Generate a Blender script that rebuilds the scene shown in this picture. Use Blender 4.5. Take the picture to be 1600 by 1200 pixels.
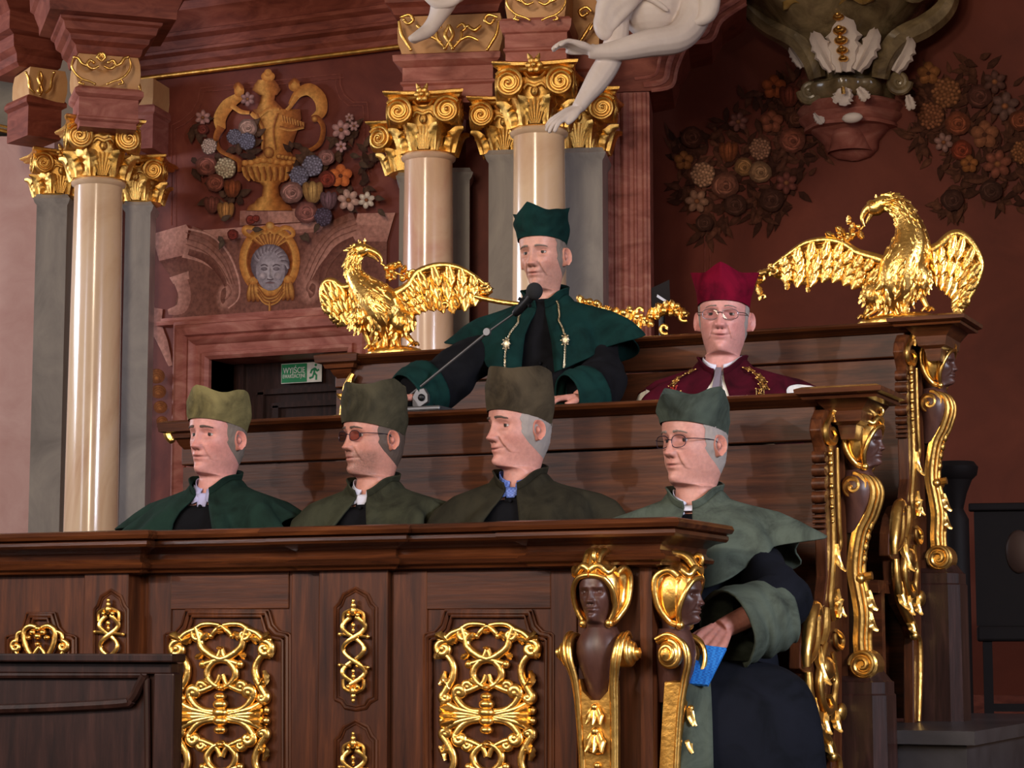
import bpy, bmesh, math, random
from math import sin, cos, pi, radians, sqrt, exp, atan2
from mathutils import Vector, Matrix, Euler, noise

for o in list(bpy.data.objects):
    bpy.data.objects.remove(o, do_unlink=True)
SC = bpy.context.scene
COL = SC.collection
random.seed(7)

# ---------------------------------------------------------------- camera
FPX = 3400.0                     # focal length in pixels of the 1600 px wide frame
YAW = radians(24.0)              # stalls run 24 degrees off the picture plane
PIT = math.atan(410.0 / FPX)
CAM = Vector((0, 0, 0.62))
cd = bpy.data.cameras.new('camera')
cd.sensor_width = 36.0
cd.lens = FPX / 1600.0 * 36.0
cd.clip_end = 200
cam = bpy.data.objects.new('camera', cd)
COL.objects.link(cam)
cam.location = CAM
cam.rotation_euler = (pi / 2 + PIT, 0, YAW)
SC.camera = cam

# ---------------------------------------------------------------- world, lights, exposure
SC.view_settings.view_transform = 'Standard'
SC.view_settings.look = 'None'
SC.view_settings.gamma = 1.0
SC.view_settings.use_curve_mapping = False
SC.view_settings.exposure = 0.0
w = bpy.data.worlds.new('hall_ambience')
SC.world = w
w.use_nodes = True
bg = w.node_tree.nodes['Background']
bg.inputs[0].default_value = (1.0, 0.70, 0.52, 1)
bg.inputs[1].default_value = 0.14

def area(name, loc, target, size, sizey, power, col):
    l = bpy.data.lights.new(name, 'AREA')
    l.shape = 'RECTANGLE'
    l.size, l.size_y = size, sizey
    l.energy = power
    l.color = col
    o = bpy.data.objects.new(name, l)
    COL.objects.link(o)
    o.location = loc
    d = Vector(target) - Vector(loc)
    o.rotation_euler = d.to_track_quat('-Z', 'Z').to_euler()
    return o

# hall spotlight high on the left, the one that throws the head shadows to the right
l = bpy.data.lights.new('hall_spotlight', 'SPOT')
l.energy = 860; l.color = (1.0, 0.90, 0.86); l.shadow_soft_size = 0.10
l.spot_size = radians(25); l.spot_blend = 0.7
o = bpy.data.objects.new('hall_spotlight', l); COL.objects.link(o)
o.location = (-8.4, -1.8, 3.6)
o.rotation_euler = (Vector((-2.9, 6.0, 1.25)) - Vector(o.location)).to_track_quat('-Z', 'Z').to_euler()
# second spotlight beside it
l2 = l.copy(); l2.energy = 640
o2 = bpy.data.objects.new('hall_spotlight_second', l2); COL.objects.link(o2)
o2.location = (-5.6, -2.6, 3.7)
o2.rotation_euler = (Vector((-2.9, 6.0, 1.25)) - Vector(o2.location)).to_track_quat('-Z', 'Z').to_euler()
# unseen warm fill lamps added in the nave, low so stalls shade the wall
area('warm_fill_near', (-2.6, 0.6, 2.7), (-3.2, 8.0, 1.6), 0.9, 0.9, 125, (1.0, 0.82, 0.64))
area('warm_fill_far', (0.2, -5.0, 2.9), (-3.2, 8.0, 1.6), 1.4, 1.0, 135, (1.0, 0.80, 0.60))
# unseen warm fill added to brighten the upper columns and cornice
area('upper_fill', (-3.6, 2.2, 4.6), (-5.0, 10.6, 3.1), 1.0, 1.0, 22, (1.0, 0.80, 0.60)).data.spread = radians(70)
# tall daylight windows along both sides of the nave
area('window_daylight_left', (-12.5, 7.3, 3.6), (-4.0, 10.0, 2.6), 1.3, 3.4, 330, (0.84, 0.88, 1.0))
area('window_daylight_nave', (-9.5, -4.0, 3.6), (-3.0, 7.0, 1.5), 1.6, 3.6, 130, (0.86, 0.90, 1.0))
area('window_daylight_right', (4.6, 2.4, 3.0), (-1.8, 6.5, 1.0), 1.2, 3.0, 60, (0.84, 0.86, 1.0)).data.spread = radians(50)

# ---------------------------------------------------------------- pixel rays
_R = Vector((cos(YAW), sin(YAW), 0))
_F = Vector((-sin(YAW), cos(YAW), 0))
def ray(px, py):
    u = (px - 800.0) / FPX
    v = (600.0 - py) / FPX
    return _R * u + _F * (cos(PIT) - v * sin(PIT)) + Vector((0, 0, sin(PIT) + v * cos(PIT)))
def PY(px, py, Y):
    d = ray(px, py)
    return CAM + d * (Y / d.y)
def PX(px, py, X):
    d = ray(px, py)
    return CAM + d * (X / d.x)
def PP(px, py, o, n):
    d = ray(px, py)
    o, n = Vector(o), Vector(n)
    return CAM + d * ((o - CAM).dot(n) / d.dot(n))

# ---------------------------------------------------------------- mesh builder
def cr(pts, k=8, closed=False):
    """Catmull-Rom through the points (any dimension)."""
    P = [tuple(p) for p in pts]
    n = len(P)
    out = []
    segs = n if closed else n - 1
    for i in range(segs):
        if closed:
            a, b, c, d = P[(i - 1) % n], P[i], P[(i + 1) % n], P[(i + 2) % n]
        else:
            a, b, c, d = P[max(i - 1, 0)], P[i], P[i + 1], P[min(i + 2, n - 1)]
        for j in range(k):
            t = j / k
            out.append(tuple(0.5 * ((2 * b[q]) + (c[q] - a[q]) * t + (2 * a[q] - 5 * b[q] + 4 * c[q] - d[q]) * t * t
                                    + (3 * b[q] - a[q] - 3 * c[q] + d[q]) * t ** 3) for q in range(len(b))))
    if not closed:
        out.append(P[-1])
    return out

def lerp(a, b, t):
    return a + (b - a) * t
def tab(T, x):
    """piecewise linear table lookup; T sorted by first item, returns the others"""
    if x <= T[0][0]:
        return T[0][1:]
    for p, q in zip(T, T[1:]):
        if x <= q[0]:
            t = (x - p[0]) / (q[0] - p[0])
            t = t * t * (3 - 2 * t) * 0.5 + t * 0.5
            return tuple(lerp(a, b, t) for a, b in zip(p[1:], q[1:]))
    return T[-1][1:]

class M:
    def __init__(s):
        s.v, s.f, s.c = [], [], []
        s.col = None
    def add(s, vs, fs, cols=None):
        b = len(s.v)
        s.v += [Vector(p) for p in vs]
        s.f += [tuple(i + b for i in f) for f in fs]
        if cols is None:
            cols = [s.col or (1, 1, 1)] * len(vs)
        s.c += list(cols)
        return b
    def merge(s, o, mat=None):
        s.add([mat @ p for p in o.v] if mat else o.v, o.f, o.c)
    def box(s, x0, x1, y0, y1, z0, z1):
        s.add([(x0, y0, z0), (x1, y0, z0), (x1, y1, z0), (x0, y1, z0), (x0, y0, z1), (x1, y0, z1), (x1, y1, z1), (x0, y1, z1)],
              [(0, 3, 2, 1), (4, 5, 6, 7), (0, 1, 5, 4), (1, 2, 6, 5), (2, 3, 7, 6), (3, 0, 4, 7)])
    def prism(s, pts, vec):
        n = len(pts)
        vec = Vector(vec)
        P = [Vector(p) for p in pts]
        s.add(P + [p + vec for p in P],
              [tuple(range(n))[::-1], tuple(range(n, 2 * n))] + [(i, (i + 1) % n, (i + 1) % n + n, i + n) for i in range(n)])
    def loft(s, rings, closed=True, cap0=False, cap1=False, cols=None):
        n = len(rings[0])
        vs, fs = [], []
        for r in rings:
            vs += list(r)
        m = n if closed else n - 1
        for i in range(len(rings) - 1):
            for j in range(m):
                a, b = i * n + j, i * n + (j + 1) % n
                fs.append((a, b, b + n, a + n))
        if cap0:
            fs.append(tuple(range(n))[::-1])
        if cap1:
            k = (len(rings) - 1) * n
            fs.append(tuple(range(k, k + n)))
        return s.add(vs, fs, cols)
    def lathe(s, prof, n=24, c=(0, 0, 0), a0=0, a1=2 * pi):
        full = abs(a1 - a0 - 2 * pi) < 1e-6
        k = n if full else n + 1
        rings = []
        for r, z in prof:
            rings.append([(c[0] + r * cos(a0 + (a1 - a0) * j / n), c[1] + r * sin(a0 + (a1 - a0) * j / n), c[2] + z) for j in range(k)])
        s.loft(rings, closed=full, cap0=full and prof[0][0] > 1e-5, cap1=full and prof[-1][0] > 1e-5)
    def tube(s, path, r, n=8, nrm=None, h=1.0, cap=True):
        """round or (with a fixed normal) flattened sweep; r number, list or f(t)"""
        P = [Vector(p) for p in path]
        L = len(P)
        rings = []
        up = None
        for i in range(L):
            t = (P[min(i + 1, L - 1)] - P[max(i - 1, 0)])
            t = t.normalized() if t.length > 1e-9 else Vector((0, 0, 1))
            if nrm is not None:
                b = Vector(nrm(i / (L - 1)) if callable(nrm) else nrm)
            else:
                if up is None:
                    up = Vector((0, 0, 1)) if abs(t.z) < 0.9 else Vector((1, 0, 0))
                b = up
            b = b - t * b.dot(t)
            b = b.normalized() if b.length > 1e-6 else t.orthogonal().normalized()
            up = b
            q = t.cross(b)
            rr = r(i / (L - 1)) if callable(r) else (r[i] if isinstance(r, (list, tuple)) else r)
            rings.append([P[i] + q * (rr * cos(2 * pi * j / n)) + b * (rr * h * sin(2 * pi * j / n)) for j in range(n)])
        s.loft(rings, cap0=cap, cap1=cap)
    def ell(s, c, r, nu=12, nv=8, rot=None):
        c = Vector(c)
        if not isinstance(r, (tuple, list)):
            r = (r, r, r)
        vs, fs = [], []
        for i in range(nv + 1):
            ph = pi * i / nv
            for j in range(nu):
                th = 2 * pi * j / nu
                p = Vector((r[0] * sin(ph) * cos(th), r[1] * sin(ph) * sin(th), r[2] * cos(ph)))
                if rot:
                    p = rot @ p
                vs.append(c + p)
        for i in range(nv):
            for j in range(nu):
                a, b = i * nu + j, i * nu + (j + 1) % nu
                fs.append((a, a + nu, b + nu, b))
        s.add(vs, fs)
    def grid(s, fn, nu, nv, cfn=None):
        vs = [fn(i / nu, j / nv) for i in range(nu + 1) for j in range(nv + 1)]
        cs = [cfn(i / nu, j / nv) for i in range(nu + 1) for j in range(nv + 1)] if cfn else None
        fs = [(i * (nv + 1) + j, (i + 1) * (nv + 1) + j, (i + 1) * (nv + 1) + j + 1, i * (nv + 1) + j + 1) for i in range(nu) for j in range(nv)]
        s.add(vs, fs, cs)
    def leaf(s, base, d, nrm, L, W, curl=0.6, lobes=4, nu=10, nv=6, th=0.25, bend0=0.0):
        """carved leaf: grows along d, bulges towards nrm, tip curls over towards nrm"""
        base, d, nrm = Vector(base), Vector(d).normalized(), Vector(nrm).normalized()
        side = d.cross(nrm).normalized()
        nrm = side.cross(d).normalized()
        pts = [base.copy()]
        ang = bend0
        dirs = []
        for i in range(nu):
            dv = d * cos(ang) + nrm * sin(ang)
            dirs.append(dv)
            pts.append(pts[-1] + dv * (L / nu))
            ang += curl * 2.6 / nu * (0.25 + 1.6 * (i / nu) ** 2)
        dirs.append(dirs[-1])
        def fn(u, v):
            i = round(u * nu)
            x = (v - 0.5) * 2
            env = (sin(pi * min(1, (u * 0.86 + 0.12))) ** 0.7) * (1 - 0.16 * (1 - cos(2 * pi * lobes * u)) * abs(x))
            dv = dirs[i]
            nn = side.cross(dv).normalized()
            bul = th * W * (1 - x * x) + 0.10 * W * cos(3 * pi * x) * (1 - u)
            return pts[i] + side * (x * W * 0.5 * env) + nn * bul * (0.5 + 0.5 * env)
        s.grid(fn, nu, nv)
        # back skin so the leaf has thickness
        s.grid(lambda u, v: fn(u, 1 - v) - nrm * (0.05 * W), nu, nv)
    def warp(s, fn):
        s.v = [Vector(fn(p)) for p in s.v]
        return s
    def build(s, name, mat, parent=None, smooth=True, ang=40, col=False, local=False, mods=()):
        me = bpy.data.meshes.new(name)
        vs = s.v
        org = Vector((0, 0, 0))
        if parent is not None and not local:
            inv = wm(parent).inverted()
            vs = [inv @ p for p in vs]
        elif parent is None:
            xs = [p.x for p in vs]; ys = [p.y for p in vs]
            org = Vector(((min(xs) + max(xs)) / 2, (min(ys) + max(ys)) / 2, min(p.z for p in vs)))
            vs = [p - org for p in vs]
        me.from_pydata([tuple(p) for p in vs], [], s.f)
        if col:
            at = me.color_attributes.new('Col', 'FLOAT_COLOR', 'POINT')
            buf = []
            for c in s.c:
                buf += [c[0], c[1], c[2], 1.0]
            at.data.foreach_set('color', buf)
        me.validate()
        me.update()
        if smooth:
            me.polygons.foreach_set('use_smooth', [True] * len(me.polygons))
            me.set_sharp_from_angle(angle=radians(ang))
        me.materials.append(MAT[mat] if isinstance(mat, str) else mat)
        o = bpy.data.objects.new(name, me)
        COL.objects.link(o)
        o.location = org
        if parent is not None:
            o.parent = parent
        for kind, kw in mods:
            m = o.modifiers.new(kind.lower(), kind)
            for k_, v_ in kw.items():
                setattr(m, k_, v_)
        return o

def wm(o):
    m = Matrix.LocRotScale(o.location, o.rotation_euler, o.scale)
    return wm(o.parent) @ m if o.parent else m

def fuse(mb, voxel, smooth=3, fac=0.6):
    """melt all shells of a builder into one continuous surface; returns a new builder"""
    me = bpy.data.meshes.new('tmp')
    me.from_pydata([tuple(p) for p in mb.v], [], mb.f)
    bm = bmesh.new(); bm.from_mesh(me)
    bmesh.ops.recalc_face_normals(bm, faces=bm.faces)
    bm.to_mesh(me); bm.free()
    o = bpy.data.objects.new('tmp', me)
    COL.objects.link(o)
    r = o.modifiers.new('r', 'REMESH'); r.mode = 'VOXEL'; r.voxel_size = voxel
    if smooth:
        q = o.modifiers.new('s', 'SMOOTH'); q.iterations = smooth; q.factor = fac
    dg = bpy.context.evaluated_depsgraph_get()
    ev = o.evaluated_get(dg)
    m2 = ev.to_mesh()
    out = M()
    out.add([p.co.copy() for p in m2.vertices], [tuple(f.vertices) for f in m2.polygons])
    ev.to_mesh_clear()
    bpy.data.objects.remove(o, do_unlink=True)
    bpy.data.meshes.remove(me)
    return out

def thing(name, label, cat, loc=(0, 0, 0), rotz=0.0, group=None):
    o = bpy.data.objects.new(name, None)
    COL.objects.link(o)
    o.empty_display_size = 0.1
    o.location = loc
    o.rotation_euler = (0, 0, rotz)
    o['label'] = label
    o['category'] = cat
    if group:
        o['group'] = group
    return o
def tag(o, label, cat, group=None):
    o['label'] = label
    o['category'] = cat
    if group:
        o['group'] = group
    return o
def struct(o):
    o['kind'] = 'structure'
    return o
def copy_tree(o, parent=None):
    c = o.copy()
    COL.objects.link(c)
    c.parent = parent
    for ch in list(o.children):
        copy_tree(ch, c)
    return c

# ---------------------------------------------------------------- materials
MAT = {}
def lin(r, g, b):
    return tuple(((c / 255) / 12.92 if c / 255 <= 0.04045 else ((c / 255 + 0.055) / 1.055) ** 2.4) for c in (r, g, b))
def rgba(c):
    return (*lin(*c), 1)
def nt_new(name):
    m = bpy.data.materials.new(name)
    m.use_nodes = True
    MAT[name] = m
    nt = m.node_tree
    return m, nt, nt.nodes['Principled BSDF']
def add_noise(nt, scale, detail=6, rough=0.55, stretch=None, dist=0.0):
    tc = nt.nodes.new('ShaderNodeTexCoord')
    mp = nt.nodes.new('ShaderNodeMapping')
    if stretch:
        mp.inputs['Scale'].default_value = stretch
    nz = nt.nodes.new('ShaderNodeTexNoise')
    nz.inputs['Scale'].default_value = scale
    nz.inputs['Detail'].default_value = detail
    nz.inputs['Roughness'].default_value = rough
    nz.inputs['Distortion'].default_value = dist
    nt.links.new(tc.outputs['Object'], mp.inputs[0])
    nt.links.new(mp.outputs[0], nz.inputs['Vector'])
    return nz
def ramp(nt, fac, stops):
    r = nt.nodes.new('ShaderNodeValToRGB')
    el = r.color_ramp.elements
    while len(el) < len(stops):
        el.new(0.5)
    for e, (p, c) in zip(el, stops):
        e.position = p
        e.color = rgba(c)
    nt.links.new(fac, r.inputs[0])
    return r
def bump(nt, bsdf, fac, strength, dist=0.01):
    b = nt.nodes.new('ShaderNodeBump')
    b.inputs['Strength'].default_value = strength
    b.inputs['Distance'].default_value = dist
    nt.links.new(fac, b.inputs['Height'])
    nt.links.new(b.outputs[0], bsdf.inputs['Normal'])

def mk_stone(name, stops, scale, rough=0.5, bmp=0.05, stretch=None, dist=0.6, coat=0.0, detail=8):
    m, nt, b = nt_new(name)
    n = add_noise(nt, scale, detail, 0.62, stretch, dist)
    r = ramp(nt, n.outputs['Fac'], stops)
    nt.links.new(r.outputs[0], b.inputs['Base Color'])
    b.inputs['Roughness'].default_value = rough
    b.inputs['Coat Weight'].default_value = coat
    b.inputs['Specular IOR Level'].default_value = 0.5 if rough < 0.4 else 0.2
    b.inputs['Coat Roughness'].default_value = 0.12
    n2 = add_noise(nt, scale * 9, 4)
    bump(nt, b, n2.outputs['Fac'], bmp, 0.004)
def mk_wood(name, stretch, dark=(42, 21, 11), mid=(80, 42, 21), light=(112, 63, 32), rough=0.42, spec=0.22):
    m, nt, b = nt_new(name)
    n = add_noise(nt, 7, 8, 0.68, stretch, 0.4)
    r = ramp(nt, n.outputs['Fac'], [(0.30, dark), (0.52, mid), (0.74, light)])
    n3 = add_noise(nt, 2.2, 3, 0.5)
    mx = nt.nodes.new('ShaderNodeMix'); mx.data_type = 'RGBA'; mx.blend_type = 'MULTIPLY'
    r3 = ramp(nt, n3.outputs['Fac'], [(0.3, (190, 180, 175)), (0.7, (255, 255, 255))])
    mx.inputs[0].default_value = 0.8
    nt.links.new(r.outputs[0], mx.inputs[6]); nt.links.new(r3.outputs[0], mx.inputs[7])
    nt.links.new(mx.outputs[2], b.inputs['Base Color'])
    b.inputs['Roughness'].default_value = rough
    b.inputs['Specular IOR Level'].default_value = spec
    b.inputs['Coat Weight'].default_value = 0.0
    b.inputs['Coat Roughness'].default_value = 0.3
    n2 = add_noise(nt, 30, 5, 0.6, stretch)
    bump(nt, b, n2.outputs['Fac'], 0.12, 0.003)
def mk_gold(name, base=(255, 204, 112), rough=0.32, scale=60, bmp=0.35):
    m, nt, b = nt_new(name)
    n = add_noise(nt, scale * 0.3, 4, 0.55)
    r = ramp(nt, n.outputs['Fac'], [(0.30, tuple(int(c * 0.84) for c in base)), (0.6, base), (0.8, (255, 216, 132))])
    nt.links.new(r.outputs[0], b.inputs['Base Color'])
    b.inputs['Metallic'].default_value = 1.0
    b.inputs['Roughness'].default_value = rough
    n2 = add_noise(nt, scale, 3, 0.5)
    bump(nt, b, n2.outputs['Fac'], bmp, 0.004)
def mk_velvet(name, c, rough=0.9, sheen=0.04, var=0.62):
    m, nt, b = nt_new(name)
    n = add_noise(nt, 9, 6, 0.65, None, 0.8)
    r = ramp(nt, n.outputs['Fac'], [(0.3, tuple(int(x * var) for x in c)), (0.55, c), (0.8, tuple(min(255, int(x * 1.16)) for x in c))])
    nt.links.new(r.outputs[0], b.inputs['Base Color'])
    b.inputs['Roughness'].default_value = rough
    b.inputs['Sheen Weight'].default_value = sheen
    b.inputs['Sheen Roughness'].default_value = 0.45
    b.inputs['Sheen Tint'].default_value = rgba(tuple(min(255, int(x * 1.5 + 20)) for x in c))
    b.inputs['Specular IOR Level'].default_value = 0.08
    n2 = add_noise(nt, 130, 3)
    bump(nt, b, n2.outputs['Fac'], 0.12, 0.003)
def mk_plain(name, c, rough=0.5, metal=0.0, spec=0.5):
    m, nt, b = nt_new(name)
    n = add_noise(nt, 20, 3)
    r = ramp(nt, n.outputs['Fac'], [(0.3, tuple(int(x * 0.9) for x in c)), (0.7, c)])
    nt.links.new(r.outputs[0], b.inputs['Base Color'])
    b.inputs['Roughness'].default_value = rough
    b.inputs['Metallic'].default_value = metal
    b.inputs['Specular IOR Level'].default_value = spec
def mk_attr(name, rough=0.5, sss=0.0, nscale=30, namp=(232, 255), bmp=0.05, spec=0.35):
    """colour from the mesh's own paint (murals, skin), broken up a little"""
    m, nt, b = nt_new(name)
    a = nt.nodes.new('ShaderNodeVertexColor'); a.layer_name = 'Col'
    n = add_noise(nt, nscale, 6, 0.6)
    r = ramp(nt, n.outputs['Fac'], [(0.35, (namp[0],) * 3), (0.65, (namp[1],) * 3)])
    mx = nt.nodes.new('ShaderNodeMix'); mx.data_type = 'RGBA'; mx.blend_type = 'MULTIPLY'
    mx.inputs[0].default_value = 1.0
    nt.links.new(a.outputs[0], mx.inputs[6]); nt.links.new(r.outputs[0], mx.inputs[7])
    nt.links.new(mx.outputs[2], b.inputs['Base Color'])
    b.inputs['Roughness'].default_value = rough
    b.inputs['Subsurface Weight'].default_value = sss
    b.inputs['Specular IOR Level'].default_value = spec
    b.inputs['Subsurface Radius'].default_value = (0.012, 0.004, 0.002)
    b.inputs['Subsurface Scale'].default_value = 0.6
    n2 = add_noise(nt, nscale * 8, 3)
    bump(nt, b, n2.outputs['Fac'], bmp, 0.002)

mk_stone('red_stucco', [(0.3, (92, 43, 35)), (0.55, (112, 55, 44)), (0.75, (126, 68, 54))], 3.0, 0.55, 0.06)
mk_stone('red_stucco_plain', [(0.3, (92, 42, 31)), (0.55, (110, 52, 38)), (0.75, (122, 60, 44))], 2.0, 0.6, 0.05)
mk_stone('red_marble', [(0.25, (112, 58, 48)), (0.5, (160, 96, 84)), (0.78, (192, 136, 120))], 4.0, 0.48, 0.03, (1, 1, 2.5), 1.0, 0.0)
mk_stone('dark_red_marble', [(0.25, (84, 38, 30)), (0.5, (128, 66, 52)), (0.78, (158, 92, 74))], 4.0, 0.5, 0.03, (1, 1, 3.5), 1.0, 0.0)
mk_stone('pink_plaster', [(0.3, (190, 146, 136)), (0.7, (210, 172, 162))], 3.0, 0.6, 0.04)
mk_stone('grey_plaster', [(0.3, (96, 88, 76)), (0.7, (150, 140, 122))], 3.0, 0.6, 0.05)
mk_stone('grey_marble', [(0.25, (108, 104, 102)), (0.5, (154, 148, 142)), (0.75, (182, 174, 164))], 2.6, 0.34, 0.03, (1, 1, 0.5), 1.4, 0.1)
mk_stone('cream_marble', [(0.28, (196, 152, 118)), (0.5, (224, 192, 156)), (0.72, (232, 204, 182))], 2.2, 0.2, 0.02, (1, 1, 0.35), 1.3, 0.6)
mk_stone('pink_marble', [(0.30, (196, 134, 116)), (0.5, (220, 184, 152)), (0.70, (230, 198, 174))], 2.2, 0.2, 0.02, (1, 1, 0.4), 1.3, 0.6)
mk_stone('cream_stucco', [(0.3, (192, 140, 92)), (0.7, (212, 168, 118))], 6.0, 0.5, 0.05)
mk_stone('white_marble', [(0.3, (204, 190, 182)), (0.7, (226, 214, 206))], 4.0, 0.4, 0.03)
mk_stone('olive_marble', [(0.28, (70, 56, 38)), (0.5, (120, 104, 76)), (0.75, (160, 140, 104))], 5.0, 0.22, 0.03, None, 1.2, 0.5)
mk_stone('ochre_marble', [(0.28, (110, 78, 36)), (0.5, (160, 128, 70)), (0.75, (186, 158, 100))], 5.0, 0.22, 0.03, (1.5, 1.5, .6), 1.2, 0.5)
mk_stone('step_stone', [(0.3, (42, 39, 40)), (0.7, (66, 62, 62))], 4.0, 0.3, 0.04)
mk_stone('floor_stone', [(0.3, (54, 38, 32)), (0.7, (80, 60, 50))], 3.0, 0.4, 0.04)
mk_wood('oak_h', (0.35, 5, 5))
mk_wood('oak_v', (5, 5, 0.35))
mk_wood('oak_y', (5, 0.35, 5))
mk_wood('oak_polished', (0.35, 5, 5), rough=0.26, spec=0.5)
mk_wood('oak_dark', (5, 5, 0.5), (30, 17, 14), (52, 31, 26), (76, 48, 41), 0.36, 0.3)
mk_wood('walnut_head', (3, 3, 1), (58, 34, 28), (80, 50, 42), (98, 66, 56), 0.4, .4)
mk_gold('gold')
mk_gold('gold_soft', (246, 188, 96), 0.36, 60, 0.4)
mk_gold('gold_feather', (255, 204, 112), 0.3, 90, 0.45)
mk_gold('silver_chain', (186, 172, 142), 0.35, 200, 0.2)
mk_gold('gold_chain', (220, 180, 110), 0.3, 200, 0.2)
mk_attr('mural_paint', 0.7, 0.0, 40, (206, 255), 0.05, 0.08)
mk_attr('skin', 0.48, 0.12, 90, (236, 255), 0.08)
mk_plain('black_metal', (26, 26, 28), 0.4, 0.6)
mk_plain('grey_metal', (84, 82, 82), 0.35, 0.5)
mk_plain('black_foam', (20, 20, 22), 0.95)
mk_plain('black_wood', (22, 16, 15), 0.65, 0.0, 0.15)
mk_plain('sign_green', (18, 138, 84), 0.4)
mk_plain('sign_white', (232, 232, 226), 0.4)
mk_plain('white_cloth', (214, 214, 222), 0.8)
mk_plain('lens_dark', (44, 34, 34), 0.1)
# ================================================================ architecture
class Fr:
    """vertical plane through a pixel at depth Y, turned by th; maps pixels to (s, z) and back to the world"""
    def __init__(s, px, Y, th=0.0, py=600):
        s.o = PY(px, py, Y)
        s.t = Vector((cos(th), sin(th), 0))
        s.n = Vector((sin(th), -cos(th), 0))          # towards the viewer
        s.th = th
    def sz(s, px, py):
        p = PP(px, py, s.o, s.n)
        return (p - s.o).dot(s.t), p.z
    def w(s, ss, d, z):
        p = s.o + s.t * ss - s.n * d
        return Vector((p.x, p.y, z))
    def p(s, px, py, d=0.0):
        """pixel seen on the plane, then moved d towards the viewer along the normal"""
        return PP(px, py, s.o, s.n) + s.n * d
    def box(s, mb, s0, s1, d0, d1, z0, z1):
        c = [s.w(a, b, z) for z in (z0, z1) for (a, b) in ((s0, d0), (s1, d0), (s1, d1), (s0, d1))]
        mb.add(c, [(0, 3, 2, 1), (4, 5, 6, 7), (0, 1, 5, 4), (1, 2, 6, 5), (2, 3, 7, 6), (3, 0, 4, 7)])
    def pbox(s, mb, px0, px1, pyt, pyb, d0, d1):
        pm = (px0 + px1) / 2
        s.box(mb, s.sz(px0, pyb)[0], s.sz(px1, pyb)[0], d0, d1, s.sz(pm, pyb)[1], s.sz(pm, pyt)[1])
    def block(s, mb, s0, s1, D, prof):
        """moulded block: prof = [(out, z)] from bottom to top, mitred round the front corners"""
        corners = []
        for (o, z) in prof:
            corners.append([s.w(s0 - o, D, z), s.w(s0 - o, -o, z), s.w(s1 + o, -o, z), s.w(s1 + o, D, z)])
        mb.loft(corners, closed=True, cap0=True, cap1=True)

YW = 11.2          # painted wall with the door
YR = 11.9          # recessed red wall on the right
wall = Fr(420, YW)
rwall = Fr(1320, YR)

m = M(); m.box(-14, 6, -7, 14, -0.2, 0.0)
struct(m.build('floor', 'floor_stone', smooth=False))
# stone dais under the upper row and the back of the stalls
e = PP(1497, 1150, (0, 0, 0.37), (0, 0, 1))
mb = M()
mb.box(-4.2, e.x - 0.03, 6.41, 8.1, 0.0, 0.335)
mb.box(-4.23, e.x, 6.38, 8.13, 0.335, 0.375)
struct(mb.build('platform', 'step_stone', smooth=False))

# painted wall with the doorway cut out
s_l, s_r = wall.sz(150, 600)[0], wall.sz(800, 600)[0]
ds0, ds1 = wall.sz(330, 600)[0], wall.sz(546, 600)[0]
dz = wall.sz(420, 556)[1]
mb = M()
wall.box(mb, s_l, ds0, 0, 0.5, 0, 6)
wall.box(mb, ds1, s_r, 0, 0.5, 0, 6)
wall.box(mb, ds0, ds1, 0, 0.5, dz, 6)
struct(mb.build('wall_back', 'red_stucco', smooth=False))
mb = M()
rwall.box(mb, rwall.sz(930, 600)[0], rwall.sz(2100, 600)[0], 0, 0.4, 0, 6.5)
wr = struct(mb.build('wall_right', 'red_stucco_plain', smooth=False))
mb = M()
rwall.box(mb, rwall.sz(1050, 600)[0], rwall.sz(2100, 600)[0], -0.05, 0.01, 0, 0.36)
struct(mb.build('baseboard_right', 'dark_red_marble', smooth=False))
mb = M(); mb.box(0.5, 0.7, 8.2, 12.4, 0, 6.5)  # unseen closing wall, added to keep ambient light off the lower right
struct(mb.build('wall_side', 'red_stucco_plain', smooth=False))
# thin painted border line on the right wall
mb = M()
for a in (1101, 1109):
    mb.tube([rwall.p(a, 300, 0.004), rwall.p(a + 1, 560, 0.004)], 0.004, 4)
b_ = mb.build('painted_border', 'dark_red_marble', wr)
# pale wall at the far left with its grey arch
lw = Fr(20, 11.25, YAW)
mb = M(); lw.pbox(mb, -220, 62, 213, 1120, 0, 0.3)
struct(mb.build('wall_left', 'pink_plaster', smooth=False))
mb = M(); lw.pbox(mb, -220, 62, -60, 205, 0.0, 0.3)
struct(mb.build('wall_left_upper', 'grey_plaster', smooth=False))
mb = M(); mb.tube([lw.p(-200, 196, 0.0), lw.p(0, 203, 0.0), lw.p(60, 218, 0.0)], 0.012, 8)
mb.tube([lw.p(-200, 190, 0.0), lw.p(0, 196, 0.0), lw.p(60, 211, 0.0)], 0.008, 8)
struct(mb.build('trim_left', 'gold_soft'))

# door leaf and frame --------------------------------------------------------
mb = M()
wall.box(mb, ds0, ds1, 0.26, 0.30, 0, dz)
door = struct(mb.build('door_1', 'oak_dark', smooth=False))
dl = Fr(440, YW + 0.26)
mb = M(); dl.pbox(mb, 366, 378, 556, 1010, -0.03, 0.0); mb.build('door_stile', 'oak_dark', door)
for (a, b, c, d) in ((404, 560, 606, 830), (428, 560, 627, 800)):
    mb = M()
    for (x0, x1, y0, y1) in ((a, a + 9, c + 8, d), (a, b, c, c + 8)):
        dl.pbox(mb, x0, x1, y0, y1, -0.035, 0.0)
    mb.build('door_moulding', 'oak_dark', door, smooth=False)
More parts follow.
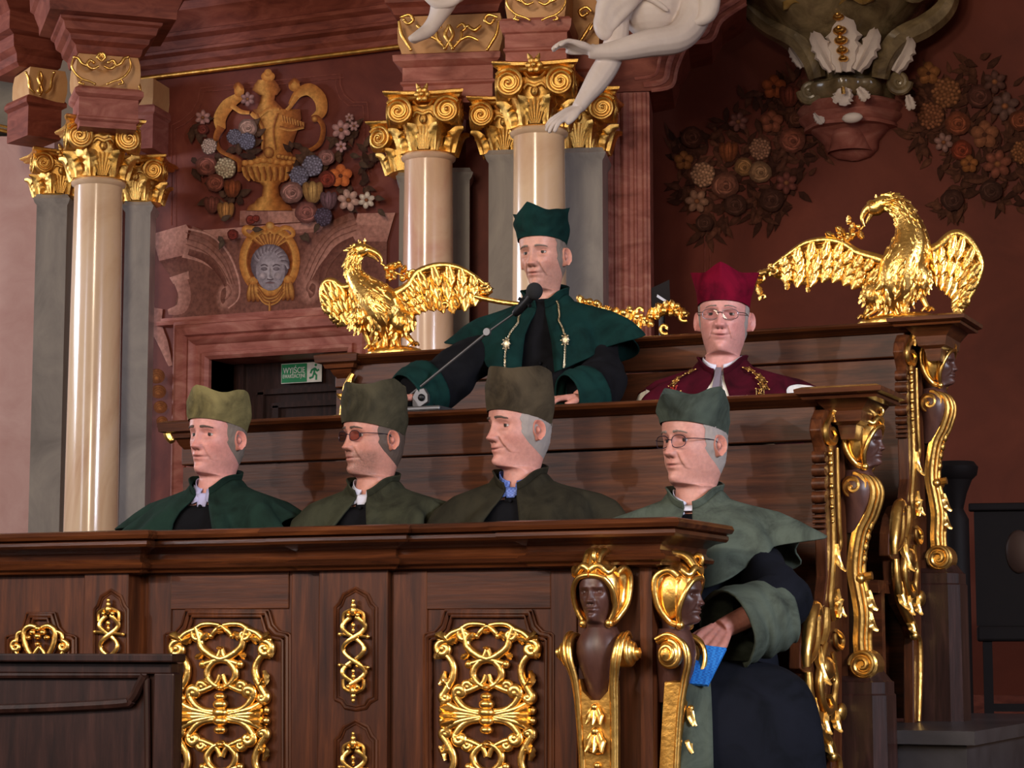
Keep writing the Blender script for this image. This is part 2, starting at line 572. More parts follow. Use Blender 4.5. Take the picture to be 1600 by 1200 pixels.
# marble door frame, swept round the opening
def u_frame(fr, pxl, pxr, pyt, prof):
    """prof = [(outward offset, towards viewer)] measured from the opening"""
    s0, s1 = fr.sz(pxl, 600)[0], fr.sz(pxr, 600)[0]
    zt = fr.sz((pxl + pxr) / 2, pyt)[1]
    rows = []
    for (o, d) in prof:
        rows.append([fr.w(s0 - o, -d, 0), fr.w(s0 - o, -d, zt + o), fr.w(s1 + o, -d, zt + o), fr.w(s1 + o, -d, 0)])
    mb = M(); mb.loft(rows, closed=False)
    return mb
mb = u_frame(wall, 330, 546, 556, [(0, -0.26), (0, 0.03), (0.02, 0.05), (0.04, 0.05), (0.045, 0.03), (0.09, 0.035), (0.10, 0.06), (0.12, 0.075), (0.14, 0.06), (0.15, 0.085),
                                   (0.19, 0.10), (0.21, 0.09), (0.22, 0.06), (0.245, 0.05), (0.25, 0.0)])
struct(mb.build('door_frame', 'red_marble'))
# lintel ledge above
mb = M()
s0, s1 = wall.sz(262, 490)[0], wall.sz(560, 490)[0]
zl = wall.sz(410, 497)[1]
wall.block(mb, s0, s1, 0.0, [(0.0, zl - 0.02), (0.05, zl - 0.01), (0.055, zl + 0.015), (0.03, zl + 0.02), (0.03, zl + 0.035), (0, zl + 0.04)])
struct(mb.build('trim_1', 'red_marble', smooth=False))

# emergency exit sign on the door ---------------------------------------------
sg = Fr(470, YW + 0.22)
sa, sb = sg.sz(439.5, 582)[0], sg.sz(502.5, 582)[0]
zb, zt_ = sg.sz(470, 598)[1], sg.sz(470, 567)[1]
root = thing('exit_sign', 'green and white emergency exit sign on the dark door', 'sign', sg.w((sa + sb) / 2, 0, zb))
mb = M(); sg.box(mb, sa, sb, 0.0, 0.006, zb, zt_); mb.build('white_panel', 'sign_white', root, smooth=False)
mb = M(); sg.box(mb, sa + 0.004, sa + (sb - sa) * 0.64, -0.003, 0.001, zb + 0.004, zt_ - 0.004); mb.build('green_panel', 'sign_green', root, smooth=False)
def text(name, body, size, loc, mat, parent, th=0.0, ex=0.001, width=None):
    c = bpy.data.curves.new(name, 'FONT'); c.body = body; c.size = size; c.extrude = ex
    c.align_x = 'CENTER'; c.align_y = 'CENTER'
    c.materials.append(MAT[mat])
    o = bpy.data.objects.new(name, c); COL.objects.link(o)
    bpy.context.view_layer.update()
    if width and o.dimensions.x > 0:
        o.scale.x = width / o.dimensions.x
    me = o.evaluated_get(bpy.context.evaluated_depsgraph_get()).to_mesh()
    mb = M()
    R = Matrix.Translation(Vector(loc)) @ Matrix.Rotation(th, 4, 'Z') @ Matrix.Rotation(pi / 2, 4, 'X') @ Matrix.Diagonal((o.scale.x, 1, 1, 1))
    mb.add([R @ p.co for p in me.vertices], [tuple(f.vertices) for f in me.polygons])
    bpy.data.objects.remove(o, do_unlink=True)
    return mb.build(name, mat, parent, smooth=False)
hh = zt_ - zb
text('lettering', 'WYJŚCIE', hh * 0.42, sg.w(sa + (sb - sa) * 0.33, -0.005, zb + hh * 0.62), 'sign_white', root, width=(sb - sa) * 0.54)
text('lettering', 'EWAKUACYJNE', hh * 0.27, sg.w(sa + (sb - sa) * 0.33, -0.005, zb + hh * 0.34), 'sign_white', root, width=(sb - sa) * 0.56)
# running figure
mb = M()
def sp(u, v):      # u 0..1 over the right third, v 0..1 upwards
    return sg.w(sa + (sb - sa) * (0.68 + 0.29 * u), -0.002, zb + hh * v)
W_ = hh * 0.055
for path in ([(.55, .72), (.48, .44)], [(.5, .66), (.28, .6), (.18, .44)], [(.55, .68), (.75, .55), (.9, .62)], [(.48, .46), (.68, .33), (.66, .1)], [(.48, .46), (.36, .25), (.08, .2)]):
    mb.tube([sp(*q) for q in path], W_, 6, nrm=(0, -1, 0), h=0.12)
mb.ell(sp(.62, .85), (hh * .07, .001, hh * .07), 10, 6)
mb.build('running_figure', 'sign_green', root)

# columns ---------------------------------------------------------------------
CAPM = {}
def cap_mesh():
    """capital in units of the shaft radius; origin at the neck"""
    if CAPM:
        return
    mb = M()
    # bell
    mb.lathe([(1.02, -0.05), (1.08, 0.0), (0.98, 0.06), (0.95, 0.5), (1.0, 1.0), (1.12, 1.5), (1.2, 1.8), (0.9, 1.95)], 28)
    # abacus with concave sides
    def ring(k, z):
        r = []
        for q in range(4):
            a0 = q * pi / 2 - pi / 4 - pi / 2
            c0 = Vector((cos(a0), sin(a0))) * (1.68 * 1.414 * k)
            c1 = Vector((cos(a0 + pi / 2), sin(a0 + pi / 2))) * (1.68 * 1.414 * k)
            nn = Vector((cos(a0 + pi / 4), sin(a0 + pi / 4)))
            for j in range(8):
                t = 0.035 + j / 8 * 0.965
                t = min(t, 0.965)
                r.append((*(c0.lerp(c1, t) - nn * (0.30 * sin(pi * t))), z))
        return r
    mb.loft([ring(0.84, 1.98), ring(0.9, 2.05), ring(0.92, 2.14), ring(1.0, 2.2), ring(1.02, 2.3), ring(0.97, 2.36)], cap0=True, cap1=True)
    CAPM['bell'] = mb
    # volute: thick disc facing -y with a raised spiral
    v = M()
    disc = [(0.0, 0.0), (0.40, 0.0), (0.46, -0.06), (0.5, 0.0), (0.5, 0.34), (0.36, 0.42), (0.0, 0.42)]
    d = M(); d.lathe([(r, z) for r, z in disc], 22)
    v.merge(d, Matrix.Rotation(-pi / 2, 4, 'X'))
    sp_ = []
    rad = []
    for i in range(61):
        t = i / 60
        a = 2 * pi * 2.4 * t + 0.6
        r = 0.49 * (1 - t) ** 0.85 + 0.06
        sp_.append((r * cos(a), -0.02 - 0.10 * t, r * sin(a)))
        rad.append(0.085 * (1 - 0.45 * t))
    v.tube(sp_, rad, 8)
    v.ell((0.0, -0.1, 0), 0.085)
    CAPM['volute'] = v
    # acanthus leaf standing against the bell, front at -y
    l = M()
    l.leaf((0, -1.0, 0.0), (0, -0.10, 1), (0, -1, 0), 1.35, 0.85, 0.95, 5, 12, 8, 0.3)
    l.tube([(0, -1.18, 0.05), (0, -1.24, 0.5), (0, -1.36, 0.9)], 0.05, 6)
    CAPM['leaf'] = l
    # central palmette with grooves and a small mask
    p = M()
    for k in range(-3, 4):
        p.tube([(0.05 * k, -1.12, 0.02), (0.11 * k, -1.2, 0.5), (0.19 * k, -1.28, 0.95 - 0.02 * k * k)], lambda t: 0.05 + 0.035 * t, 6)
    p.ell((0, -1.26, 1.22), (0.17, 0.13, 0.22))
    p.ell((0, -1.38, 1.18), (0.05, 0.07, 0.09))
    p.tube(cr([(-.42, -1.2, 1.35), (-.25, -1.3, 1.5), (0, -1.32, 1.42), (.25, -1.3, 1.5), (.42, -1.2, 1.35)], 5), 0.07, 6)
    CAPM['palmette'] = p
    f = M()
    for k in range(6):
        a = k * pi / 3
        f.ell((0.2 * cos(a), -1.52, 2.16 + 0.2 * sin(a)), (0.13, 0.09, 0.13), 8, 6)
    f.ell((0, -1.6, 2.16), 0.1, 8, 6)
    for k in (-1, 1):
        f.leaf((0.08 * k, -1.5, 2.3), (0.5 * k, -0.1, 1), (0, -1, 0), 0.35, 0.2, 0.5, 2, 6, 4)
    f.tube(cr([(-.4, -1.3, 1.93), (-.2, -1.36, 1.72), (0, -1.38, 1.66), (.2, -1.36, 1.72), (.4, -1.3, 1.93)], 5), 0.05, 6)
    CAPM['flower'] = f
    for k in list(CAPM):
        mbk = CAPM[k]
        me = bpy.data.meshes.new('capital_' + k)
        me.from_pydata([tuple(q) for q in mbk.v], [], mbk.f)
        me.polygons.foreach_set('use_smooth', [True] * len(me.polygons))
        me.set_sharp_from_angle(angle=radians(45))
        me.materials.append(MAT['gold'])
        CAPM[k] = me

def put(name, me, parent, loc=(0, 0, 0), rotz=0.0, scale=1.0):
    o = bpy.data.objects.new(name, me)
    COL.objects.link(o)
    o.parent = parent
    o.location = loc
    o.rotation_euler = (0, 0, rotz)
    o.scale = (scale,) * 3 if not isinstance(scale, tuple) else scale
    return o
def make_capital(parent, lz, R, rot, sz=1.0, full=True):
    cap_mesh()
    c = put('capital', CAPM['bell'], parent, (0, 0, lz), rot, (R, R, R * sz))
    for k in (-1, 1):
        put('volute', CAPM['volute'], c, (0.98 * k, -1.42, 1.52), 0, (k, 1, 1))
        put('volute', CAPM['volute'], c, (1.40 * k, -0.85, 1.50), pi / 2 * k, (k, 1, 1))
    for k in range(8):
        a = k * pi / 4 + pi / 8
        if full or cos(a) > -0.4:
            put('acanthus_leaf', CAPM['leaf'], c, (0, 0, 0), a, 1.0)
    put('palmette', CAPM['palmette'], c)
    put('flower', CAPM['flower'], c)
    return c

def make_column(label, px, Y, wpx, py_neck, rot, mat, pil=()):
    """px centre, wpx shaft width at the neck, rows in pixels; pil = flanking pilaster pixel spans"""
    fr = Fr(px, Y, YAW)
    s0, z0 = fr.sz(px - wpx / 2, py_neck)
    s1, _ = fr.sz(px + wpx / 2, py_neck)
    R = (s1 - s0) / 2
    base = fr.w(0, 0, 0)
    root = thing('column', label, 'column', base)
    mb = M()
    prof = [(R * 1.3, 0), (R * 1.3, 0.12), (R * 1.12, 0.16), (R * 1.1, 0.2)]
    for k in range(17):
        t = k / 16
        prof.append((R * (1.11 - 0.13 * t ** 1.6), 0.22 + (z0 - 0.22 - R * 0.3) * t))
    prof += [(R * 1.0, z0 - R * 0.28), (R * 1.09, z0 - R * 0.22), (R * 1.12, z0 - R * 0.12), (R * 1.06, z0 - R * 0.05), (R, z0)]
    mb.lathe(prof, 48)
    mb.warp(lambda p: p + base)
    mb.build('shaft', mat, root)
    make_capital(root, z0, R, rot)
    return root, R, z0, fr

col1, R1, zc1, f1 = make_column('cream marble column with gilded capital at the far left', 147, 10.5, 76, 283, radians(42), 'cream_marble')
col2, R2, zc2, f2 = make_column('pink and cream marble column behind the left gilded eagle', 668, 10.5, 77, 243, radians(16), 'pink_marble')
col3, R3, zc3, f3 = make_column('cream marble column right behind the standing speaker', 843, 10.1, 82, 204, radians(16), 'cream_marble')

def pilaster(label, px0, px1, py_top, Y, rot=YAW, D=0.3, capR=None, rotc=None):
    fr = Fr((px0 + px1) / 2, Y, rot)
    a, b = fr.sz(px0, 600)[0], fr.sz(px1, 600)[0]
    zt = fr.sz((px0 + px1) / 2, py_top)[1]
    root = thing('pilaster', label, 'pilaster', fr.w((a + b) / 2, D / 2, 0))
    mb = M()
    fr.block(mb, a, b, D, [(0.04, 0), (0.04, 0.2), (0.0, 0.24), (0.0, zt - 0.07), (0.012, zt - 0.055), (0.02, zt - 0.03), (0.01, zt - 0.02), (0.0, zt)])
    mb.build('shaft', 'grey_marble', root)
    if capR:
        make_capital(root, zt, capR, (rotc if rotc is not None else rot), 1.0)
    return root
pilaster('grey marble pilaster left of the far left column', 50, 98, 303, 10.9, YAW, 0.2, 0.115, radians(48))
pilaster('grey marble pilaster right of the far left column', 190, 230, 314, 10.85, YAW, 0.2, 0.115, radians(20))
pilaster('narrow grey marble pilaster left of the pink column', 622, 660, 268, 10.88, YAW, 0.2, 0.125, radians(0))
pilaster('grey marble pilaster right of the pink column', 690, 733, 262, 10.82, YAW, 0.2)
pilaster('grey marble pilaster left of the column behind the speaker', 763, 812, 234, 10.5, radians(16), 0.3, 0.125, radians(16))
pilaster('broad grey marble pilaster right of the column behind the speaker', 868, 943, 231, 10.5, radians(16), 0.3, 0.135, radians(16))
# dark strip of wall between the columns
st = Fr(748, 11.05, YAW)
mb = M(); st.pbox(mb, 726, 770, -40, 1000, 0, 0.1); struct(mb.build('wall_strip', 'red_stucco', smooth=False))

# entablature blocks -------------------------------------------------------------
def ent(name, px, Y, rot, hw0, rows, mat, D=0.3, cx=None):
    """rows = [(half width px, py)] bottom to top"""
    fr = Fr(px, Y, rot)
    k = 3400.0 / (fr.o - CAM).length
    s0 = -hw0 / k
    prof = [((h - hw0) / k, fr.sz(px, y)[1]) for h, y in rows]
    mb = M()
    fr.block(mb, s0, -s0, D, prof)
    o = mb.build(name, mat, smooth=True, ang=25)
    return struct(o), fr, k
def scrollwork(mb, fr, strokes, px, py, sx=1.0, sy=1.0, r=3.0, k=280.0, d=0.01, mirror=True, h=0.9):
    """gilded strokes given in pixels relative to (px, py) on a plane"""
    for stq in strokes:
        pts, rr = stq[0], stq[1] if len(stq) > 1 else r
        for sg_ in ((1, -1) if mirror else (1,)):
            P = cr([fr.p(px + sg_ * sx * u, py + sy * v, d) for u, v in pts], 6)
            n = len(P)
            mb.tube(P, [rr / k * (0.55 + 0.6 * sin(pi * (0.15 + 0.7 * i / (n - 1)))) for i in range(n)], 10, nrm=fr.n, h=h)
            mb.ell(P[-1], rr / k * 1.15, 10, 7)
def gild(name, parent, fr, strokes, px, py, k, **kw):
    mb = M()
    scrollwork(mb, fr, strokes, px, py, k=k, **kw)
    return mb.build(name, 'gold', parent)

# far left column
t1 = radians(42)
o1, fr_, k_ = ent('impost_block', 160, 10.25, t1, 46, [(44, 199), (44, 190), (48, 187), (48, 184), (46, 182), (46, 153), (50, 151), (53, 148), (53, 141), (49, 138), (47, 136)], 'red_marble')
o2, fr_, k_ = ent('frieze_block', 158, 10.25, t1, 46, [(45, 136), (49, 126), (50, 112), (49, 98), (46, 86)], 'cream_stucco')
for y in ():
    pass
ST_F = [([(0, -16), (6, -22), (2, -28), (-3, -22)], 2.2), ([(4, -8), (14, -4), (22, -10), (18, -17), (12, -14)], 2.4), ([(20, -8), (30, -12), (36, -20), (42, -22)], 2.4),
        ([(44, -20), (46, -8), (40, 4), (30, 12), (18, 16), (10, 20)], 1.8), ([(30, 12), (34, 18), (28, 20)], 1.8)]
gild('gilded_scrollwork', o2, Fr(158, 10.17, t1), ST_F, 158, 112, k_)
ent('trim_2', 158, 10.25, t1, 46, [(48, 86), (50, 83), (52, 74), (60, 68), (62, 60), (70, 55), (73, 44), (78, 41), (79, 37), (97, 35), (98, 22), (104, 8), (106, 2), (112, -2), (114, -30)], 'dark_red_marble', 0.4)
# side entablature left of it and behind
ent('trim_3', 60, 10.75, radians(62), 30, [(28, 213), (28, 166), (34, 162), (34, 156), (30, 150)], 'dark_red_marble')
o3, fr3, k3 = ent('frieze_block', 62, 10.75, radians(55), 28, [(28, 156), (31, 140), (31, 122), (28, 106)], 'cream_stucco')
gild('gilded_scrollwork', o3, Fr(62, 10.66, radians(55)), [([(0, -18), (3, -8), (0, 2), (-3, 12), (0, 18)], 2.2), ([(8, 16), (16, 8), (18, -6), (22, -16)], 2.0)], 62, 130, k3)
ent('trim_4', 45, 10.75, radians(60), 30, [(30, 106), (36, 100), (38, 88), (46, 80), (48, 62), (60, 58), (60, 30), (80, 10), (84, -30)], 'dark_red_marble', 0.4)
# right-hand return of the far left group
ent('impost_block', 218, 10.95, radians(10), 14, [(13, 232), (13, 180), (17, 176), (17, 168), (14, 164)], 'red_marble', 0.25)
o4, fr4, k4 = ent('frieze_block', 217, 10.95, radians(10), 13, [(13, 166), (15, 150), (14, 124)], 'cream_stucco', 0.25)
gild('gilded_scrollwork', o4, Fr(217, 10.9, radians(10)), [([(0, -16), (3, -6), (0, 6), (-2, 14)], 2.0)], 217, 145, k4)
# wall cornice with its gilded fillet
zc = wall.sz(420, 104)[1]
s0, s1 = wall.sz(222, 110)[0], wall.sz(640, 80)[0]
mb = M()
pr = [(0, zc + 0.02), (0.045, zc + 0.025), (0.05, zc + 0.055), (0.03, zc + 0.06), (0.055, zc + 0.085), (0.06, zc + 0.12), (0.095, zc + 0.135), (0.10, zc + 0.15), (0.08, zc + 0.16), (0.085, zc + 0.21), (0.12, zc + 0.23), (0.13, zc + 0.25),
      (0.11, zc + 0.26), (0.14, zc + 0.31), (0.20, zc + 0.36), (0.21, zc + 0.41), (0.30, zc + 0.45), (0.31, zc + 0.6)]
mb.loft([[wall.w(s0, -o, z) for o, z in pr], [wall.w(s1, -o, z) for o, z in pr]], closed=False)
struct(mb.build('trim_5', 'dark_red_marble', ang=25))
mb = M(); mb.tube([wall.w(s0, -0.04, zc + 0.01), wall.w(s1, -0.04, zc + 0.01)], 0.016, 10)
struct(mb.build('trim_6', 'gold_soft'))
# middle columns
t2 = radians(16)
ent('impost_block', 697, 10.45, t2, 76, [(72, 160), (72, 132), (76, 129), (76, 126), (73, 124), (73, 103), (80, 100), (86, 95), (87, 86), (80, 83)], 'red_marble', 0.4)
o5, fr5, k5 = ent('frieze_block', 702, 10.45, t2, 78, [(78, 84), (84, 66), (85, 44), (80, 24)], 'cream_stucco', 0.4)
ST_L = [([(76, -26), (62, -30), (56, -22), (64, -16), (70, -22)], 2.6), ([(78, -20), (74, 0), (66, 14), (60, 24)], 2.6), ([(50, -14), (40, -6), (30, -12)], 3), ([(0, -14), (6, 0), (0, 12), (-6, 22)], 3),
        ([(12, -10), (20, -16), (26, -10), (20, -4)], 2.4), ([(46, 10), (30, 4), (14, 12)], 2.4), ([(8, 20), (18, 8), (20, -4)], 2.4)]
gild('gilded_scrollwork', o5, Fr(702, 10.34, t2), ST_L, 702, 54, k5)
ent('trim_7', 695, 10.45, t2, 78, [(78, 24), (84, 22), (88, 12), (96, 6), (100, -30)], 'dark_red_marble', 0.4)
ent('impost_block', 838, 10.0, t2, 50, [(49, 110), (49, 80), (52, 78), (52, 75), (50, 73), (50, 52), (54, 50), (57, 44), (58, 33), (53, 28)], 'red_marble', 0.4)
o6, fr6, k6 = ent('frieze_block', 838, 10.0, t2, 46, [(46, 28), (49, 10), (49, -30)], 'cream_stucco', 0.4)
gild('gilded_scrollwork', o6, Fr(838, 9.93, t2), ST_F, 838, 12, k6)
o7, fr7, k7 = ent('frieze_block', 912, 10.35, t2, 26, [(26, 76), (28, 50), (28, 10), (26, -20)], 'cream_stucco', 0.3)
gild('gilded_scrollwork', o7, Fr(914, 10.28, t2), [([(10, -26), (2, -32), (-8, -26), (-4, -18), (4, -22)], 2.8), ([(10, -6), (2, 8), (-6, 20)], 2.8), ([(8, 4), (14, -6)], 2.2)], 914, 44, k7, mirror=False)
ent('impost_block', 912, 10.35, t2, 26, [(25, 140), (25, 112), (28, 108), (28, 86), (32, 80), (32, 76)], 'dark_red_marble', 0.3)

# moulded red surround right of the columns ---------------------------------------
su = Fr(985, 10.9, radians(18))
mb = M()
a, b = su.sz(944, 600)[0], su.sz(1018, 600)[0]
su.box(mb, a, b, 0, 0.45, 0, su.sz(985, 140)[1])
sur = struct(mb.build('window_surround', 'red_marble', smooth=False))
mb = M()
for px, r in ((952, .018), (964, .012), (979, .024), (995, .012), (1010, .016)):
    q = su.sz(px, 600)[0]
    mb.tube([su.w(q, 0, 0), su.w(q, 0, su.sz(985, 146)[1])], r, 8)
mb.build('moulding', 'red_marble', sur)
outl = [(944, 146), (1018, 143), (1050, 136), (1058, 108), (1076, 72), (1112, 64), (1128, 34), (1166, 8), (1168, -60), (944, -60)]
mb = M()
mb.prism([su.p(x, y, 0.02) for x, y in outl], -su.n * 0.5)
so = struct(mb.build('trim_8', 'dark_red_marble', smooth=False))
mb = M()
for off, r in ((0, .012), (12, .018), (26, .010)):
    mb.tube(cr([su.p(x - off, y - off * 0.7, 0.02) for x, y in outl[1:8]], 4), r, 6)
mb.build('moulding', 'red_marble', so)

# carved bracket under the pulpit on the right wall ------------------------------------
bk = Fr(1337, YR - 0.02, radians(6))
kb = 3400.0 / (bk.o - CAM).length
root = thing('wall_bracket', 'carved marble bracket with white acanthus and gilded beads on the right wall', 'bracket', bk.w(0, 0, bk.sz(1337, 255)[1]))
def half(mb, rows, lobes=0, amp=0.0, n=36, cx=0.0, cap=True):
    """rows = [(centre dx, half width, depth, py)] in pixels: half oval sections growing out of the wall"""
    rings = []
    for dx, hw, dp, py in rows:
        z = bk.sz(1337, py)[1]
        r = []
        for j in range(n + 1):
            a_ = pi * j / n
            q = 1 + amp * cos(lobes * a_) if lobes else 1
            r.append(bk.w((dx + cx - hw * cos(a_) * q) / kb, -dp / kb * sin(a_) ** 0.8 * q, z))
        rings.append(r)
    mb.loft(rings, closed=False)
mb = M()
half(mb, [(6, 4, 4, 252), (4, 26, 16, 247), (2, 40, 26, 236), (0, 44, 34, 222), (0, 58, 50, 208), (0, 64, 60, 203)])
half(mb, [(0, 36, 40, 240), (0, 30, 52, 225), (0, 28, 58, 212)])
mb.build('pendant_stone', 'red_marble', root)
mb = M()
half(mb, [(0, 40, 40, 208), (0, 70, 64, 204), (0, 70, 66, 199), (0, 66, 62, 198), (0, 76, 70, 190), (0, 78, 72, 184), (0, 72, 66, 183), (0, 80, 76, 172), (0, 76, 70, 166)], 6, 0.035)
mb.build('ledge_stone', 'red_marble', root)
mb = M()
half(mb, [(0, 60, 60, 168), (0, 66, 76, 162), (0, 68, 84, 152), (0, 66, 84, 142), (0, 60, 74, 136)], 8, 0.05)
for sx, px, py in ((-1, 1277, 158), (1, 1413, 143)):
    P = []
    for i in range(40):
        t = i / 39; a_ = 5.2 * t * pi
        P.append(bk.p(px + sx * (17 * (1 - t) * cos(a_)), py + 17 * (1 - t) * sin(a_), 0.22))
    mb.tube(P, lambda t: 0.022 * (1 - 0.5 * t), 8)
    mb.tube([bk.p(px, py, 0.2), bk.p(px, py, 0.0)], 0.05, 14)
mb.build('scroll_band', 'olive_marble', root)
mb = M()
half(mb, [(0, 50, 60, 138), (0, 54, 66, 128), (-2, 60, 76, 112), (-4, 72, 92, 92), (-6, 92, 118, 68), (-8, 122, 150, 42), (-8, 146, 180, 18), (-8, 160, 200, -6), (-8, 164, 206, -40)], 5, 0.03)
mb.build('body', 'olive_marble', root)
mb = M()
for sx in (-1, 1):
    path = [(48 * sx, 140, .26), (56 * sx, 112, .28), (78 * sx, 82, .28), (120 * sx, 58, .26), (150 * sx, 30, .26), (158 * sx, -10, .26)]
    mb.tube(cr([bk.p(1337 + x, y, d) for x, y, d in path], 6), lambda t: 0.05 + 0.02 * sin(pi * t), 8)
    P = []
    for i in range(46):
        t = i / 45; a_ = 5.0 * t * pi + (0 if sx > 0 else pi)
        P.append(bk.p(1337 + sx * 110 - 0 + 30 * (1 - t) * cos(a_), 6 + 34 * (1 - t) * sin(a_) * -sx, 0.42))
    mb.tube(P, lambda t: 0.035 * (1 - 0.5 * t), 8)
mb.build('side_scroll', 'olive_marble', root)
# ochre apron with a wavy lower edge
mb = M()
def apr(u, v):
    x = lerp(-88, 42, u); yb = 54 - 7 * abs(sin(3.2 * pi * u)) - 8 * u
    y = lerp(yb, -60, v)
    return bk.p(1337 + x, y, 0.5 + 0.05 * abs(sin(3.2 * pi * u)) + 0.12 * v)
mb.grid(apr, 40, 6)
mb.build('apron', 'ochre_marble', root, mods=[('SOLIDIFY', dict(thickness=0.05))])
def wleaf(px, py, dx, dy, L, W, d, curl=0.7, mat='white_marble', nm='acanthus_leaf'):
    mb = M()
    p0, p1 = bk.p(px, py, d), bk.p(px + dx, py + dy, d)
    mb.leaf(p0, p1 - p0, bk.n, L / kb, W / kb, curl, 5, 12, 8, 0.15)
    mb.build(nm, mat, root)
wleaf(1335, 138, 0, -10, 95, 62, .36, .55)
wleaf(1318, 136, -5, -10, 74, 34, .36, .8)
wleaf(1354, 135, 6, -10, 78, 36, .36, .8)
wleaf(1266, 122, -6, -10, 42, 20, .24, .9)
wleaf(1408, 130, 6, -10, 66, 34, .26, .9)
wleaf(1338, 160, -4, 10, 36, 36, .34, .8)
wleaf(1356, 160, 6, 8, 34, 20, .34, .9)
wleaf(1426, 162, 3, 10, 34, 18, .2, .9)
wleaf(1284, 190, 6, 8, 26, 18, .22, .5)
mb = M(); mb.ell(bk.p(1345, 203, .3), (.06, .03, .03)); mb.build('white_boss', 'white_marble', root)
for k, (y, r) in enumerate(((61, 9), (80, 11), (94, 11), (108, 9.5), (120, 8))):
    mb = M(); mb.ell(bk.p(1331 + k * 1.2, y, .46 - .015 * k), (r / kb, .03, r * .62 / kb), 12, 8)
    mb.ell(bk.p(1331 + k * 1.2, y - 2, .485 - .015 * k), (r * .5 / kb, .02, r * .4 / kb), 10, 6)
    mb.build('gilded_bead', 'gold', root)
mb = M(); mb.tube([bk.p(1336, 164, .42), bk.p(1337, 174, .42)], .012, 6); mb.build('gilded_clip', 'gold', root)
# ================================================================ heads (people, carved herms)
HZ = [  # z, half width, front, back, chin narrowing, width exponent
    (-0.75, .165, .105, .115, 0.0), (-0.42, .170, .115, .110, 0.0), (-0.31, .185, .105, .105, 0.0), (-0.265, .170, .085, .100, 0.0), (-0.235, .120, .066, .092, 0.0),
    (-0.205, .078, .052, .084, 0.0), (-0.175, .057, .044, .078, 0.0), (-0.150, .0530, .040, .074, 0.0), (-0.132, .0525, .041, .072, .02), (-0.122, .0530, .056, .072, .18),
    (-0.116, .0550, .074, .073, .40), (-0.110, .0570, .0815, .075, .48), (-0.098, .0605, .0860, .078, .50), (-0.080, .0660, .0855, .084, .40), (-0.055, .0715, .0870, .092, .25),
    (-0.030, .0740, .0870, .098, .12), (0.0, .0750, .0870, .102, .05), (0.022, .0755, .0915, .104, .03), (0.050, .0750, .0900, .105, .0), (0.075, .0700, .0810, .100, .0),
    (0.095, .0590, .0650, .086, .0), (0.108, .0430, .0460, .064, .0), (0.116, .0240, .0250, .040, .0), (0.119, .001, .001, .006, .0)]
import bisect
_HD = cr(HZ, 12)
_HK = [q[0] for q in _HD]
_HC = {}
def hz(z):
    k = round(z, 5)
    if k not in _HC:
        i = min(max(bisect.bisect(_HK, z), 1), len(_HK) - 1)
        a, b = _HD[i - 1], _HD[i]
        t = max(0, min(1, (z - a[0]) / (b[0] - a[0]) if b[0] > a[0] else 0))
        _HC[k] = tuple(lerp(p_, q_, t) for p_, q_ in zip(a[1:], b[1:]))
    return _HC[k]
def gs(x, s):
    return exp(-(x / s) ** 2)
FACE0 = dict(nose=.024, nosew=1.0, bridge=.5, cheek=.004, hollow=.002, chin=.006, lips=1.0, brow=.0035, jaw=1.0, wid=1.0, len=1.0, bag=.0012, fold=.0016, smile=0.0, open=0.0)
def face_disp(x, z, f):
    """forward push of the face surface at (x, z)"""
    ax = abs(x)
    d = 0.0
    # nose: ridge from nasion to tip, then a quick underside
    zt = -0.034
    if -0.047 < z < 0.026:
        if z > zt:
            t = (0.026 - z) / (0.026 - zt)
            h = f['nose'] * (f['bridge'] * t + (1 - f['bridge']) * t ** 2.4) + 0.003 * gs(t - 0.42, .2) * f['bridge']
            w_ = (0.0075 + 0.0045 * t ** 2) * f['nosew']
        else:
            t = (zt - z) / 0.013
            h = f['nose'] * max(0, 1 - t ** 2.2)
            w_ = 0.012 * f['nosew']
        d += h * exp(-(ax / w_) ** 2.6 * 0.8)
    d += 0.0085 * f['nosew'] * gs(ax - 0.0135 * f['nosew'], .0058) * gs(z + 0.035, .0075)      # wings
    d -= 0.0040 * gs(ax - 0.007, .004) * gs(z + 0.0455, .0035)                                 # nostrils
    # sockets, brow, lids
    d -= 0.0135 * gs(ax - 0.031, .0165) * gs(z - 0.002, .0115)
    d -= 0.0040 * gs(ax - 0.014, .006) * gs(z - 0.004, .010)
    d += f['brow'] * gs(ax - 0.030, .022) * gs(z - 0.021, .0075)
    d += f['bag'] * gs(ax - 0.031, .013) * gs(z + 0.017, .004)
    d += f['cheek'] * gs(ax - 0.046, .017) * gs(z + 0.026, .016)
    d -= f['hollow'] * gs(ax - 0.044, .015) * gs(z + 0.062, .018)
    # mouth region
    d += 0.0035 * gs(ax, .030) * gs(z + 0.064, .022)
    zm = -0.0655 + f['smile'] * (ax / .025) ** 2
    d += 0.0036 * f['lips'] * gs(ax, .019) * gs(z - zm - 0.0055, .0042)
    d += 0.0046 * f['lips'] * gs(ax, .016) * gs(z - zm + 0.0066, .0050)
    d -= (0.0052 + f['open']) * gs(ax, .0235) * gs(z - zm, .0019 + f['open'] * .35)
    d -= 0.0030 * gs(ax - 0.026, .005) * gs(z - zm, .006)
    d -= 0.0010 * gs(ax, .003) * gs(z + 0.054, .006)
    d -= 0.0038 * gs(ax, .022) * gs(z + 0.083, .0065)
    d += f['chin'] * gs(ax, .020) * gs(z + 0.101, .0125)
    # fold from nose wing to mouth corner
    if -0.075 < z < -0.03:
        xc = 0.019 + (-0.03 - z) * 0.36
        d -= f['fold'] * gs(ax - xc, .0028) * 1.2
        d += f['fold'] * 1.2 * gs(ax - xc - 0.007, .006)
    return d

